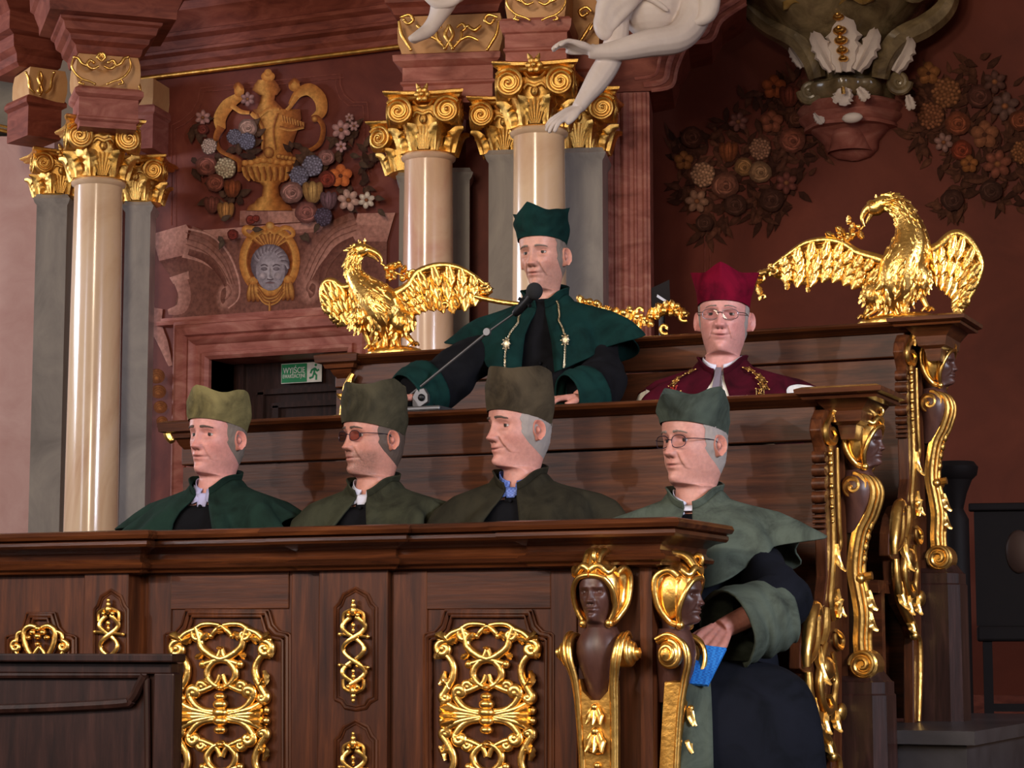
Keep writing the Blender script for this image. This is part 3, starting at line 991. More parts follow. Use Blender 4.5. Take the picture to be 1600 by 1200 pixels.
def head_surface(f, z, al, scale=1.0):
    """point of the head at height z and azimuth al (0 = face, +pi/2 = own left, local +x); face looks to -y"""
    w_, fr_, bk_, nar = hz(z)
    if z < -0.03 and z > -0.14:
        w_ *= lerp(1.0, f['jaw'], min(1, (-0.03 - z) / .05))
    ca, sa_ = cos(al), sin(al)
    ex = 0.92 if z > -0.14 else 1.0
    cx = (abs(sa_) ** ex) * (1 if sa_ >= 0 else -1)
    cy = (abs(ca) ** ex) * (1 if ca >= 0 else -1)
    x = w_ * cx * (1 - nar * ((1 + ca) / 2) ** 1.4) * (f['wid'] if z > -0.2 else 1)
    y = -fr_ * cy if ca >= 0 else -bk_ * cy
    if ca > 0 and -0.13 < z < 0.09:
        y -= face_disp(x, z, f) * min(1.0, ca * 2.2)
    return Vector((x, y, z))

def head_rings(f, zlo=-0.75, nz=1.0, na=132):
    zs = []
    z = 0.119
    while z > zlo:
        zs.append(z)
        if z > 0.112: z -= 0.0022
        elif z > 0.06: z -= 0.006 / nz
        elif z > 0.035: z -= 0.0032 / nz
        elif z > -0.128: z -= 0.0019 / nz
        elif z > -0.30: z -= 0.012
        else: z -= 0.06
    zs.append(zlo)
    al = []
    for j in range(na):
        s_ = (j + 0.5) / na * 2 - 1
        al.append(pi * s_ * (0.42 + 0.58 * s_ * s_))
    return zs, al

def add_ear(mb, side, col, f, T):
    """ear as a dished oval with a rolled rim"""
    def fn(u, v):
        r, a_ = u, 2 * pi * v
        ey = r * cos(a_) * 0.0175 * (1.0 + 0.12 * sin(a_))
        ez = r * sin(a_) * 0.031 - 0.004 * r * cos(a_)
        if sin(a_) < -0.5:
            ey *= 0.8
        out = 0.013 + 0.006 * gs(r - 0.88, .14) - 0.007 * gs(r - 0.45, .22) + 0.004 * gs(r - 0.1, .2) - (0.02 if r > 0.985 else 0)
        out += 0.010 * (ey / 0.0175) * (1 if ey > 0 else .7)
        x = (0.0715 * f['wid'] + out) * side
        return T(Vector((x, 0.016 + ey, -0.012 + ez)))
    dk = tuple(c * 0.62 for c in col)
    mb.grid(fn, 10, 26, lambda u, v: dk if 0.2 < u < 0.55 else col)

def add_eye(mb, side, f, T, skin, lid, iris, gaze=0.0, openness=1.0, r=0.0132):
    p = Vector((0.031 * side * f['wid'], 0, 0.001))
    # socket depth there
    best = head_surface(f, 0.001, math.asin(min(0.95, 0.031 / 0.0745)))
    c = Vector((p.x, best.y + r - 0.0050, 0.001))
    vs, fs, cs = [], [], []
    nu, nv = 20, 14
    g = Vector((sin(gaze), -cos(gaze), -0.03)).normalized()
    for i in range(nv + 1):
        for j in range(nu):
            ph, th = pi * i / nv, 2 * pi * j / nu
            # poles on the gaze axis so the iris is a clean disc
            q = Vector((sin(ph) * cos(th), -cos(ph), sin(ph) * sin(th)))
            q = Matrix.Rotation(gaze, 3, 'Z') @ q
            vs.append(T(c + q * r))
            cs.append((0.004, 0.003, 0.003) if ph < 0.26 else (iris if ph < 0.62 else (0.46, 0.40, 0.37)))
    for i in range(nv):
        for j in range(nu):
            a_, b_ = i * nu + j, i * nu + (j + 1) % nu
            fs.append((a_, b_, b_ + nu, a_ + nu))
    mb.add(vs, fs, cs)
    # lids
    for lo, hi, k in ((0.34 * openness - 0.04, 1.35, 1.11), (-1.3, -0.42 * openness, 1.06)):
        def fn(u, v, lo=lo, hi=hi, k=k):
            az = lerp(-1.3, 1.3, u)
            el = lerp(lo, hi, v)
            edge = (abs(az) / 1.3) ** 2
            el = el - 0.28 * edge * (1 if lo > -1 else -1) * (1 - v if lo > -1 else v)
            q = Vector((sin(az) * cos(el), -cos(az) * cos(el), sin(el)))
            return T(c + q * r * k)
        mb.grid(fn, 14, 6, lambda u, v, lo=lo: (tuple(x * .30 for x in lid) if (v < .1 if lo > -1 else v > .97) else lid))

# carved herm: dark wooden bust with gilded headdress and side scrolls, local frame facing -y --------
def herm_head(hs):
    mb = M()
    f = dict(FACE0, nose=.022, brow=.005, lips=1.3)
    zs, al = head_rings(f, -0.20, 0.55, 72)
    rings = [[head_surface(f, z, a_) * hs for a_ in al] for z in zs]
    mb.loft(rings)
    T = lambda p: p * hs
    for s_ in (-1, 1):
        add_eye(mb, s_, f, T, (1, 1, 1), (1, 1, 1), (1, 1, 1))
    return mb
HERM = {}
def herm_meshes():
    hs = 0.62
    c = Vector((0, -0.064, 0.0))               # eye level centre of the head
    b = herm_head(hs)
    b.warp(lambda p: p + c)
    # bust below the neck
    rings = []
    for z, hw, fy, by in ((-.085, .038, -.105, -.0), (-.105, .052, -.115, .0), (-.125, .062, -.122, .0), (-.15, .062, -.126, .0), (-.19, .052, -.118, .0), (-.23, .040, -.100, .0), (-.27, .034, -.08, .0)):
        fy *= .84
        rings.append([(hw * sin(a), (fy - by) / 2 * (cos(a)) + (fy + by) / 2, z) for a in [2 * pi * k / 24 for k in range(24)]])
    b.loft(rings, cap0=True, cap1=True)
    HERM['bust'] = (b, 'walnut_head')
    # headdress
    h = M()
    R = Vector((.060, .070, .082))
    def shell(az, el, k=1.0):
        return c + Vector((0, .006, .006)) + Vector((R.x * k * sin(az) * cos(el), -R.y * k * cos(az) * cos(el), R.z * k * sin(el)))
    NU, NV = 40, 18
    def edge(az):            # lower edge of the shell (elevation) at azimuth
        a = abs(az)
        if a < .8: return 0.44 - .22 * a
        if a < 1.25: return lerp(0.264, -0.9, (a - .8) / .45)
        return -0.95
    h.grid(lambda u, v: shell(lerp(-pi, pi, u), lerp(edge(lerp(-pi, pi, u)), pi / 2, v), 1.0 + .08 * sin(6 * lerp(-pi, pi, u)) * (1 - v)), NU, NV)
    for s_ in (-1, 1):
        # rolled rim framing the face
        h.tube(cr([shell(.0, .46, 1.04), shell(.6 * s_, .36, 1.05), shell(.98 * s_, 0.0, 1.06), shell(1.2 * s_, -.5, 1.08), shell(1.15 * s_, -.95, 1.15)], 6), .0075, 8)
        h.ell(shell(1.12 * s_, -1.0, 1.2), .012)
        # shell-shaped ear flap with a rolled border
        P = [(shell(1.25 * s_, .45, 1.1)), shell(1.6 * s_, .55, 1.3), shell(1.95 * s_, .3, 1.34), shell(1.95 * s_, -.3, 1.22), shell(1.75 * s_, -.85, 1.14), shell(1.35 * s_, -1.0, 1.18)]
        h.tube(cr(P, 6), .009, 8)
        out_, inn_ = cr([tuple(q_) for q_ in P], 6), cr([tuple(shell(a_ * s_, e_, 1.0)) for a_, e_ in ((1.1, .4), (1.2, .3), (1.25, .1), (1.28, -.2), (1.25, -.6), (1.2, -.95))], 6)
        h.grid(lambda u, v: Vector(out_[round(u * (len(out_) - 1))]).lerp(Vector(inn_[round(u * (len(inn_) - 1))]), v) + Vector((-.012 * s_ * sin(pi * v), .012 * sin(pi * v) + .004 * sin(9 * pi * u) * sin(pi * v), 0)), len(out_) - 1, 8)
        # wavy locks over the brow
        h.tube(cr([shell(0, .62, 1.06), shell(.4 * s_, .7, 1.14), shell(.8 * s_, .5, 1.1), shell(1.15 * s_, .62, 1.2)], 6), lambda t: .012 - .005 * t, 8)
    # crest scroll
    for x in (-.016, 0, .016):
        h.tube(cr([shell(0, .7, 1.05) + Vector((x, 0, 0)), shell(0, 1.1, 1.16) + Vector((x, 0, 0)), shell(0, 1.45, 1.2) + Vector((x * 1.2, 0, 0)), shell(0, 1.9, 1.1) + Vector((x * 1.2, 0, .006)), shell(0, 2.4, 1.05) + Vector((x, 0, 0))], 5), .0105, 8)
    P = []
    for i in range(20):
        t = i / 19; a = -1 + 4.6 * t
        P.append(c + Vector((.012, -.045 - .016 * (1 - t * .8) * cos(a), .092 + .016 * (1 - t * .8) * sin(a))))
    h.tube(P, .007, 8)
    HERM['headdress'] = (h, 'gold')
    # shoulder volute (left one; mirrored for the other)
    v = M()
    P, r_ = [], []
    for i in range(70):
        t = i / 69; a = pi * .5 + 2 * pi * 2.0 * t
        rr = .034 * (1 - .8 * t)
        P.append((.078 + .030 * t, -.075 + rr * cos(a), -.150 + rr * sin(a))); r_.append(.0095 * (1 - .3 * t))
    v.tube(P, r_, 8)
    dsk = M(); dsk.lathe([(0, 0), (.036, 0), (.036, .02), (.026, .034), (.014, .036), (.013, .05), (.0, .055)], 20)
    v.merge(dsk, Matrix.Translation((.062, -.075, -.150)) @ Matrix.Rotation(pi / 2, 4, 'Y'))
    # strap over the shoulder running down to the foot
    v.tube(cr([(.060, -.03, -.118), (.066, -.07, -.106), (.066, -.115, -.125), (.060, -.128, -.165), (.050, -.112, -.22), (.046, -.095, -.30), (.040, -.08, -.46), (.034, -.075, -.66)], 6), .0085, 8)
    v.tube(cr([(.072, -.03, -.112), (.078, -.07, -.100), (.078, -.112, -.120), (.072, -.124, -.165), (.058, -.106, -.22), (.052, -.09, -.30), (.046, -.075, -.46), (.040, -.07, -.66)], 6), .006, 8)
    v.warp(lambda p: Vector((p.x, p.y * .86, p.z)))
    HERM['volute'] = (v, 'gold')
    # gilded tapering plate with cut-out top
    p = M()
    out = [(-.047, -.22), (-.040, -.215), (-.035, -.245), (-.012, -.268), (.012, -.268), (.035, -.245), (.040, -.215), (.047, -.22), (.046, -.30), (.040, -.46), (.034, -.68), (-.034, -.68), (-.040, -.46), (-.046, -.30)]
    def yy(z): return -.090 + .026 * min(1, (-.22 - z) / .3)
    fr_ = [Vector((x, yy(z), z)) for x, z in out]
    p.prism(fr_, (0, .05, 0))
    HERM['plate'] = (p, 'gold_soft')
    q = M()
    for z, s_ in ((-.285, 1.0), (-.315, .9)):
        pass
    def bell(z, s_):
        for k in (-1, 0, 1):
            q.leaf((.006 * k, yy(z) - .004, z), (.3 * k, -.1, -1), (0, -1, 0), .05 * s_, .024 * s_, .5, 2, 8, 6, .4)
        q.ell((0, yy(z) - .008, z), .009 * s_)
    bell(-.285, 1.0); bell(-.345, 1.2)
    for k in (-2, -1, 1, 2):
        q.leaf((0, yy(-.40) - .006, -.40), (k * .7, -.2, .7), (0, -1, 0), .035, .018, .9, 2, 8, 4, .4)
    q.ell((0, yy(-.43) - .004, -.43), .009)
    P = [(.024 * cos(a), yy(-.5) - .006, -.505 + .042 * sin(a)) for a in [2 * pi * k / 28 for k in range(29)]]
    q.tube(P, .006, 6)
    q.ell((0, yy(-.5), -.505), (.014, .012, .028))
    for k in (-1, 1):
        q.leaf((k * .02, yy(-.6) - .004, -.63), (k * .8, -.2, .8), (0, -1, 0), .06, .026, .9, 2, 8, 4, .4)
    HERM['drop'] = (q, 'gold')
    for k_ in list(HERM):
        mb, mt = HERM[k_]
        me = bpy.data.meshes.new('herm_' + k_)
        me.from_pydata([tuple(p_) for p_ in mb.v], [], mb.f)
        me.polygons.foreach_set('use_smooth', [True] * len(me.polygons))
        me.set_sharp_from_angle(angle=radians(50))
        me.materials.append(MAT[mt])
        HERM[k_] = me
herm_meshes()
def add_herm(parent, loc, rotz, scale=1.0, leg=True):
    h = put('herm', HERM['bust'], parent, loc, rotz, scale)
    put('headdress', HERM['headdress'], h)
    if leg:
        put('volute', HERM['volute'], h)
        put('volute', HERM['volute'], h, (0, 0, 0), 0, (-1, 1, 1))
        put('gilded_plate', HERM['plate'], h)
        put('bellflower_drop', HERM['drop'], h)
    return h

# ================================================================ front stall
YA = 5.2
fa = Fr(600, YA)
KA = 3400.0 / (fa.o - CAM).length
def za(py): return fa.sz(600, py)[1]
sE = fa.sz(1014, 900)[0]
XA = fa.w(sE, 0, 0).x
stall = thing('choir_stall', 'carved dark oak front stall with gilded openwork panels and corner herms', 'stall', fa.w(fa.sz(560, 900)[0], 0.15, 0))
mb = M()
fa.box(mb, fa.sz(-260, 900)[0], sE, 0.0, 0.045, 0.0, za(868))
mb.build('front_board', 'oak_v', stall, smooth=False)
mb = M()
fa.box(mb, sE - 0.045, sE, 0.045, 0.30, 0.0, za(868))
mb.build('end_board', 'oak_v', stall, smooth=False)
mb = M()       # corner post
fa.box(mb, sE - 0.02, sE + 0.012, -0.012, 0.05, 0.0, za(868))
mb.build('corner_post', 'oak_v', stall, smooth=False)
LP = [(0.0, 893), (0.030, 890), (0.034, 886), (0.050, 883), (0.054, 878), (0.046, 874), (0.036, 873), (0.030, 868), (0.034, 860), (0.056, 853), (0.088, 850), (0.094, 846), (0.094, 841), (0.088, 839), (0.104, 837), (0.110, 831), (0.104, 825), (0.09, 823)]
def ledge(name, px0, px1, extra, D=0.30, sx=None):
    mb = M()
    a = fa.sz(px0, 860)[0]
    b = fa.sz(px1, 860)[0] if sx is None else sx
    fa.block(mb, a, b, D, [(o + extra, za(y)) for o, y in LP])
    return mb.build(name, 'oak_polished', stall, ang=20)
ledge('ledge', 215, 1000, 0.0)
ledge('ledge', -260, 207, 0.045, 0.26)
ledge('ledge', 500, 607, 0.014, 0.25)
ledge('ledge', 868, 0, 0.024, 0.30, sE - 0.004)
# stiles, pilasters
def board(name, px0, px1, pyt, pyb, d0, d1, mat='oak_v', parent=None, fr=fa):
    mb = M(); fr.pbox(mb, px0, px1, pyt, pyb, d0, d1)
    return mb.build(name, mat, parent or stall, smooth=False, mods=[('BEVEL', dict(width=0.003, segments=2))])
board('pilaster', 500, 609, 888, 1330, -0.022, 0.01)
board('pilaster', 141, 211, 888, 1330, -0.06, 0.01)
board('wing_board', -260, 141, 888, 1330, -0.045, 0.01)
for (a, b) in ((224, 262), (452, 497), (612, 667), (862, 904)):
    board('stile', a, b, 892, 1330, -0.006, 0.01)
for (a, b) in ((262, 452), (667, 862)):
    board('top_rail', a, b, 892, 952, -0.005, 0.01, 'oak_h')
def panel(cx, hw, top, fr, d, parent):
    """raised panel border with hollow-cut corners"""
    L_, R_ = cx - hw, cx + hw
    def arc(x, y, sx):
        return [(x + sx * 3, y + 36), (x + sx * 17, y + 33), (x + sx * 27, y + 22), (x + sx * 31, y + 8), (x + sx * 33, y)]
    pts = [(L_, 1330), (L_, top + 38)] + arc(L_, top, 1) + arc(R_, top, -1)[::-1] + [(R_, top + 38), (R_, 1330)]
    mb = M()
    for off, r, dd in ((0, .0085, .0), (6, .005, .004), (-5, .004, .002)):
        q = [(x + (off if x < cx else -off), y + off * .8) for x, y in pts]
        mb.tube([fr.p(x, y, d + dd) for x, y in q], r, 8)
    mb.build('panel_moulding', 'oak_v', parent)
panel(357, 93, 958, fa, .004, stall)
panel(765, 96, 958, fa, .004, stall)
panel(66, 50, 962, Fr(60, YA - .045), .004, stall)

# gilded openwork of the big panels: right half, pixels from the panel centre (765, 1118)
def sp2(cx, cy, r0, turns, a0, sgn=1, n=26, r1=.15):
    return [(cx + r0 * (1 - (1 - r1) * i / (n - 1)) * cos(a0 + sgn * 2 * pi * turns * i / (n - 1)), cy + r0 * (1 - (1 - r1) * i / (n - 1)) * sin(a0 + sgn * 2 * pi * turns * i / (n - 1))) for i in range(n)]
ORN = [
    ([(3, -141), (16, -143), (30, -142), (40, -136)] + sp2(36, -126, 10, 1.1, -0.9, 1, 14), 3.6),
    ([(40, -138), (34, -120), (30, -106), (12, -92), (-8, -86), (-29, -80)], 4.6),
    ([(42, -134), (56, -128), (68, -116)] + sp2(68, -104, 12, 1.2, -1.4, 1, 16), 4.8),
    ([(72, -100), (60, -90), (53, -76), (54, -60), (61, -46), (68, -34)] + sp2(64, -28, 7, .9, -.6, 1, 12), 5.0),
    ([(0, -106), (6, -90), (19, -76), (22, -62), (14, -50), (2, -44)], 4.2),
    ([(2, -64), (8, -50), (22, -42)] + sp2(30, -46, 8, 1.0, 1.2, -1, 12), 4.0),
    ([(6, -6), (26, -8), (40, -16), (50, -30)] + sp2(42, -36, 9, 1.0, .6, -1, 14), 5.2),
    ([(8, -2), (30, -6), (50, -12), (66, -22)], 4.6), ([(10, 0), (34, -2), (56, -4), (70, -8)], 4.6),
    ([(0, -140), (10, -132), (16, -124)], 3.2), ([(60, -112), (66, -122), (74, -118)], 4.0),
]
def ornament(name, parent, fr, cx, cy, strokes, k, lower=True, d=.012):
    mb = M()
    for sy in ((1, -1) if lower else (1,)):
        scrollwork(mb, fr, [(s_[0], s_[1] * 1.28) for s_ in strokes], cx, cy, 1.0, sy, k=k, d=d, h=0.95)
    for (x, y, r) in ((0, -30, 10), (0, -18, 13), (0, -5, 14), (0, 8, 13), (0, 22, 11), (0, -44, 7), (0, -130, 5), (0, -136, 5), (0, -106, 4.5)):
        for sy in ((1, -1) if (lower and abs(y) > 40) else (1,)):
            mb.ell(fr.p(cx + x, cy + y * sy, d + .006), (r / k, .018, r * .62 / k), 12, 8)
    # acanthus sprays left and right of the boss and at the shoulders
    for sx in (-1, 1):
        for sy in ((1, -1) if lower else (1,)):
            for (x, y, dx, dy, L, W) in ((44, -6, 1, -.25, 28, 15), (42, -2, 1, .05, 30, 13), (58, -42, .5, -.8, 18, 12), (62, -118, 1, -.5, 20, 14), (70, -104, .6, .8, 18, 12), (58, -54, 1, .2, 16, 12), (20, -130, .8, .9, 16, 11), (14, -48, 1, -.6, 16, 10), (56, -26, 1, .6, 18, 12), (46, -122, .9, .5, 17, 12), (66, -70, .3, 1, 22, 10), (28, -96, .8, .4, 14, 9)):
                p0 = fr.p(cx + sx * x, cy + sy * y, d)
                p1 = fr.p(cx + sx * (x + dx), cy + sy * (y + dy), d)
                mb.leaf(p0, p1 - p0, fr.n, L * 1.2 / k, W * 1.35 / k, .8, 3, 8, 4, .35)
    return mb.build(name, 'gold', parent)
ornament('gilded_openwork', stall, fa, 765, 1118, ORN, KA)
ornament('gilded_openwork', stall, fa, 350, 1118, ORN, KA * .97)
fw = Fr(60, YA - .05)
mb = M()
scrollwork(mb, fw, [([(0, -38), (14, -42), (24, -34), (22, -14), (14, 6), (16, 30)], 4.5), ([(24, -34), (34, -30), (36, -18)] + sp2(36, -10, 9, 1.0, -1.4, 1, 12), 4), ([(0, -10), (8, 2), (10, 20), (0, 40)], 3.6), ([(38, -4), (30, 14), (34, 40)], 4)], 66, 1020, k=KA * .96, d=.012)
for (x, y, r) in ((0, -38, 6), (-8, -32, 6), (8, -32, 6), (0, -26, 7), (-14, -24, 5), (14, -24, 5), (0, -14, 5)):
    mb.ell(fw.p(66 + x, 1020 + y, .018), (r / KA, .014, r * .8 / KA), 10, 7)
mb.build('gilded_openwork', 'gold', stall)
# narrow interlaced ornaments in arched sinkings on the pilasters
def strap(mb, fr, cx, cy, d, k, hh=80, hw=17):
    for sx in (-1, 1):
        P = []
        for i in range(61):
            t = i / 60
            y = lerp(-hh * .66, hh * .66, t)
            P.append(fr.p(cx + sx * hw * sin(3 * pi * t + .25) * (1 if t else 1), cy + y, d + .003 * sx * cos(6 * pi * t)))
        mb.tube(P, 3.8 / k, 8, nrm=fr.n, h=.8)
        for yy_ in (-.30, .30):
            mb.tube([fr.p(cx + sx * 4, cy + yy_ * hh, d), fr.p(cx + sx * 21, cy + yy_ * hh + 2 * sx, d)], 2.4 / k, 6)
            mb.ell(fr.p(cx + sx * 22, cy + yy_ * hh + 2 * sx, d), 3.4 / k, 8, 6)
        for sy in (-1, 1):
            mb.tube(cr([fr.p(cx + sx * 16, cy + sy * hh * .55, d), fr.p(cx + sx * 15, cy + sy * hh * .72, d), fr.p(cx + sx * 4, cy + sy * hh * .8, d)], 6), 3 / k, 6)
            mb.ell(fr.p(cx + sx * 7, cy + sy * hh * .70, d + .004), 4 / k, 8, 6)
    for sy in (-1, 1):
        for q, r in ((.78, 6), (.88, 4.5), (.97, 3.2), (.5, 3.6), (.4, 3.0)):
            mb.ell(fr.p(cx, cy + sy * q * hh, d + .003), (r / k, r / k, r * 1.3 / k), 8, 6)
def niche(fr, cx, top, bot, hw, d, parent):
    pts = [(cx - hw, bot - 16), (cx - hw, top + 30), (cx - hw * .8, top + 24), (cx - hw * .6, top + 10), (cx, top), (cx + hw * .6, top + 10), (cx + hw * .8, top + 24), (cx + hw, top + 30), (cx + hw, bot - 16), (cx + hw * .7, bot - 12), (cx + hw * .5, bot - 3), (cx, bot), (cx - hw * .5, bot - 3), (cx - hw * .7, bot - 12)]
    mb = M(); mb.tube([fr.p(x, y, d) for x, y in pts + pts[:1]], .0055, 6)
    mb.tube([fr.p(cx + (x - cx) * .84, lerp(y, (top + bot) / 2, .05), d) for x, y in pts + pts[:1]], .003, 6)
    mb.build('niche_moulding', 'oak_v', parent)
fp = Fr(556, YA - .022)
for cy in (1017, 1224):
    niche(fp, 556, cy - 98, cy + 92, 32, .0, stall)
    mb = M(); strap(mb, fp, 556, cy, .012, KA); mb.build('gilded_interlace', 'gold', stall)
fp0 = Fr(174, YA - .06)
niche(fp0, 174, 922, 1110, 26, .0, stall)
mb = M(); strap(mb, fp0, 174, 1012, .012, KA * .97, 76, 14); mb.build('gilded_interlace', 'gold', stall)
# herms at the corner: one on the front, one on the end
hp = fa.p(948, 930, 0.0)
inv = wm(stall).inverted()
add_herm(stall, inv @ Vector((fa.p(950, 930, .004).x, YA - .004, za(931))), 0, 1.0)
he = PX(1048, 931, XA + .01)
add_herm(stall, inv @ Vector((XA - .004, YA + .058, he.z)), pi / 2, 1.0)
mb = M()          # writing shelf behind the ledge
fa.box(mb, fa.sz(-260, 900)[0], sE - .02, 0.04, .34, za(838), za(828)); mb.build('desk_shelf', 'oak_h', stall, smooth=False)

# ================================================================ bench backs with gilded ends
def make_bench(YB, label, pxl, pxr, rows, pxend, copyfrom=None, zfloor=0.0):
    """rows: py of (rail top, rail bottom, frieze bottom) measured at pixel column px 900"""
    fb = Fr(900, YB)
    zt, zr, zf = (fb.sz(900, y)[1] for y in rows)
    s0, s1 = fb.sz(pxl, rows[0])[0], fb.sz(pxr, rows[0])[0]
    root = thing('choir_bench', label, 'bench', fb.w((s0 + s1) / 2, .05, zfloor))
    mb = M(); fb.box(mb, s0, s1, .012, .05, zfloor, zf); mb.build('backboard', 'oak_h', root, smooth=False)
    mb = M(); fb.box(mb, s0, s1, 0, .055, zf + .006, zr); mb.build('frieze_board', 'oak_h', root, smooth=False, mods=[('BEVEL', dict(width=.004, segments=2))])
    mb = M()
    h = zt - zr
    fb.block(mb, s0, s1, .16, [(0, zr - .004), (.012, zr), (.02, zr + .15 * h), (.035, zr + .3 * h), (.052, zr + .45 * h), (.06, zr + .7 * h), (.056, zr + .9 * h), (.045, zt)])
    mb.build('rail', 'oak_polished', root, ang=20)
    mb = M()     # stepped capping at the left end
    fb.block(mb, s0 + .01, s0 + .06, .16, [(0, zr - .05), (.012, zr - .035), (.02, zr - .018), (.035, zr - .014), (.04, zr), (.062, zr + .006), (.066, zt), (.05, zt + .006), (.03, zt + .010)])
    mb.build('rail_cap', 'oak_polished', root, ang=20)
    mb = M()     # heavy capping over the carved end
    fb.block(mb, s1 + .05, s1 + .13, .20, [(-.02, zr - .10), (-.012, zr - .06), (.006, zr - .05), (.012, zr - .02), (.03, zr), (.04, zr + .01), (.07, zr + .3 * h), (.074, zr + .5 * h), (.066, zr + .55 * h), (.088, zr + .75 * h), (.09, zt + .004), (.07, zt + .012), (.03, zt + .014)])
    mb.build('rail_cap', 'oak_polished', root, ang=20)
    mb = M()     # seat; on the rear bench only beside the standing speaker
    q0 = s0 if zfloor == 0 else fb.sz(1000, rows[0])[0]
    fb.box(mb, q0, s1, -.42, .012, zfloor + .40, zfloor + .44); fb.box(mb, q0, s1, -.38, -.34, zfloor, zfloor + .40)
    mb.build('seat', 'oak_h', root, smooth=False)
    return root, fb, s1, zt, zr
YB, YC = 6.15, 7.1
benchB, fb, sB, ztB, zrB = make_bench(YB, 'middle oak bench back behind the four seated men, gilded carved end', 285, 1274, (633, 651, 706), 1315)
benchC, fc, sC, ztC, zrC = make_bench(YC, 'rear oak bench back carrying the two gilded eagles, gilded carved end', 524, 1414, (535, 549, 588), 1440, zfloor=.386)

# carved end of the bench, outlined in pixels on the plane x = XB
XB = PY(1300, 800, YB).x + .0
def pb(px, py, d=0.0):
    return PX(px, py, XB) + Vector((d, 0, 0))
def bench_end(root):
    inv = wm(root).inverted()
    out = [(1290, 640), (1284, 655), (1282, 672), (1288, 698), (1290, 712), (1291, 826), (1293, 900), (1288, 945), (1268, 953), (1258, 975), (1252, 1005), (1251, 1045), (1258, 1052), (1260, 1095), (1272, 1130), (1296, 1166), (1300, 1185), (1300, 1345), (1316, 1345), (1316, 640)]
    mb = M(); mb.prism([pb(x, y) for x, y in out], (-.035, 0, 0)); mb.build('end_board', 'oak_v', root, smooth=False, mods=[('BEVEL', dict(width=.004, segments=2))])
    mb = M()
    y = 704
    while y < 826:
        st_ = 21 if y < 770 else (16 if y < 800 else 8)
        a, b = pb(1289, y), pb(1289, y + st_ - 2)
        c_ = (a + b) / 2
        mb.tube([c_ + Vector((.002, .004, 0)), c_ + Vector((-.037, .004, 0))], abs(a.z - b.z) * .5, 10)
        y += st_
    mb.build('ribbed_edge', 'oak_y', root)
    # gilded edge strap
    k = 540.0
    mb = M()
    def T(pts, r, d=.006, n=8, taper=True):
        P = cr([pb(x, y, d) for x, y in pts], 6)
        L_ = len(P)
        mb.tube(P, [r / k * ((.5 + .6 * sin(pi * (.12 + .76 * i / (L_ - 1)))) if taper else 1) for i in range(L_)], n)
    T([(1300, 636), (1294, 652), (1286, 668), (1288, 686), (1298, 692), (1303, 680), (1298, 670)], 5.5)
    mb.leaf(pb(1297, 660, .01), Vector((0.1, .1, 1)), Vector((1, -.3, 0)), .05, .035, .8, 3)
    T([(1294, 690), (1296, 720), (1297, 760), (1299, 810), (1300, 860), (1298, 900), (1295, 940), (1300, 968)], 5.0, .004, taper=False)
    T([(1302, 700), (1303, 760), (1305, 820), (1307, 850), (1303, 866)], 3.5, .012)
    for i, y in enumerate((709, 724, 741, 760, 776, 792, 805, 815)):
        r = (5, 5, 5, 5, 4.2, 4.2, 3, 3)[i]
        mb.ell(pb(1292 + i * .5, y, .010), r / k, 10, 8)
    mb.leaf(pb(1300, 850, .012), Vector((0, .1, -1)), Vector((1, -.3, 0)), .09, .03, .7, 3)
    mb.leaf(pb(1303, 920, .008), Vector((0, .2, -1)), Vector((1, -.3, 0)), .09, .035, .6, 3)
    mb.build('gilded_edge', 'gold', root)
    mb = M()
    T([(1274, 957), (1268, 948), (1262, 962), (1258, 985), (1254, 1015), (1254, 1042)], 10, .010, 10)
    T([(1254, 1035), (1262, 1020), (1266, 1000), (1268, 970)], 5, .02)
    T([(1258, 1050), (1260, 1085), (1268, 1120), (1282, 1148), (1294, 1168), (1297, 1182)], 8.5, .008, 10)
    T([(1282, 1005), (1276, 1030), (1272, 1065), (1276, 1095), (1284, 1112), (1292, 1104), (1288, 1088)], 7, .014, 10)
    T([(1288, 950), (1286, 985), (1280, 1010)], 7, .006)
    T([(1300, 985), (1310, 996), (1308, 1012), (1300, 1006), (1298, 990)], 4, .012)
    T([(1294, 1020), (1300, 1060), (1297, 1095), (1302, 1125)], 4.5, .012)
    mb.ell(pb(1285, 1045, .012), (.022, .05, .035)); mb.ell(pb(1294, 1062, .016), .008); mb.ell(pb(1292, 1040, .016), .010)
    mb.ell(pb(1310, 1112, .010), (.014, .03, .026)); mb.ell(pb(1296, 1182, .008), .016)
    for (x, y, dz, L_) in ((1264, 1090, -1, .10), (1280, 1108, -1, .08), (1298, 1110, -1, .07), (1272, 1010, -1, .12), (1302, 965, 1, .06), (1286, 1150, -1, .06)):
        mb.leaf(pb(x, y, .012), Vector((0, .12, dz)), Vector((1, -.4, 0)), L_, .04, .7, 3)
    T([(1300, 1180), (1308, 1190), (1309, 1250), (1306, 1335)], 5, .006)
    mb.build('gilded_armrest_carving', 'gold', root)
    # post with pedestal, outside the board
    mb = M()
    y0 = pb(1316, 800).y
    mb.box(XB - .03, XB + .012, y0 - .01, y0 + .085, 0, zrB - .03)
    mb.build('end_post', 'oak_v', root, smooth=False)
    zp = pb(1345, 1058).z
    fpd = Fr(1345, y0 - .02)
    mb = M()
    cx, cy = XB + .046, y0 + .045
    def oct(hw, z):
        c4 = hw * .45
        return [Vector((cx + x, cy + y, z)) for x, y in ((-hw, -hw), (hw - c4, -hw), (hw, -hw + c4), (hw, hw), (-hw, hw))]
    mb.loft([oct(h_, z_) for h_, z_ in ((.076, -.05), (.074, zp - .05), (.070, zp - .045), (.070, zp - .012), (.064, zp - .008), (.046, zp + .02), (.042, zp + .03))], cap0=True, cap1=True)
    mb.build('pedestal', 'oak_dark', root, smooth=True, ang=20)
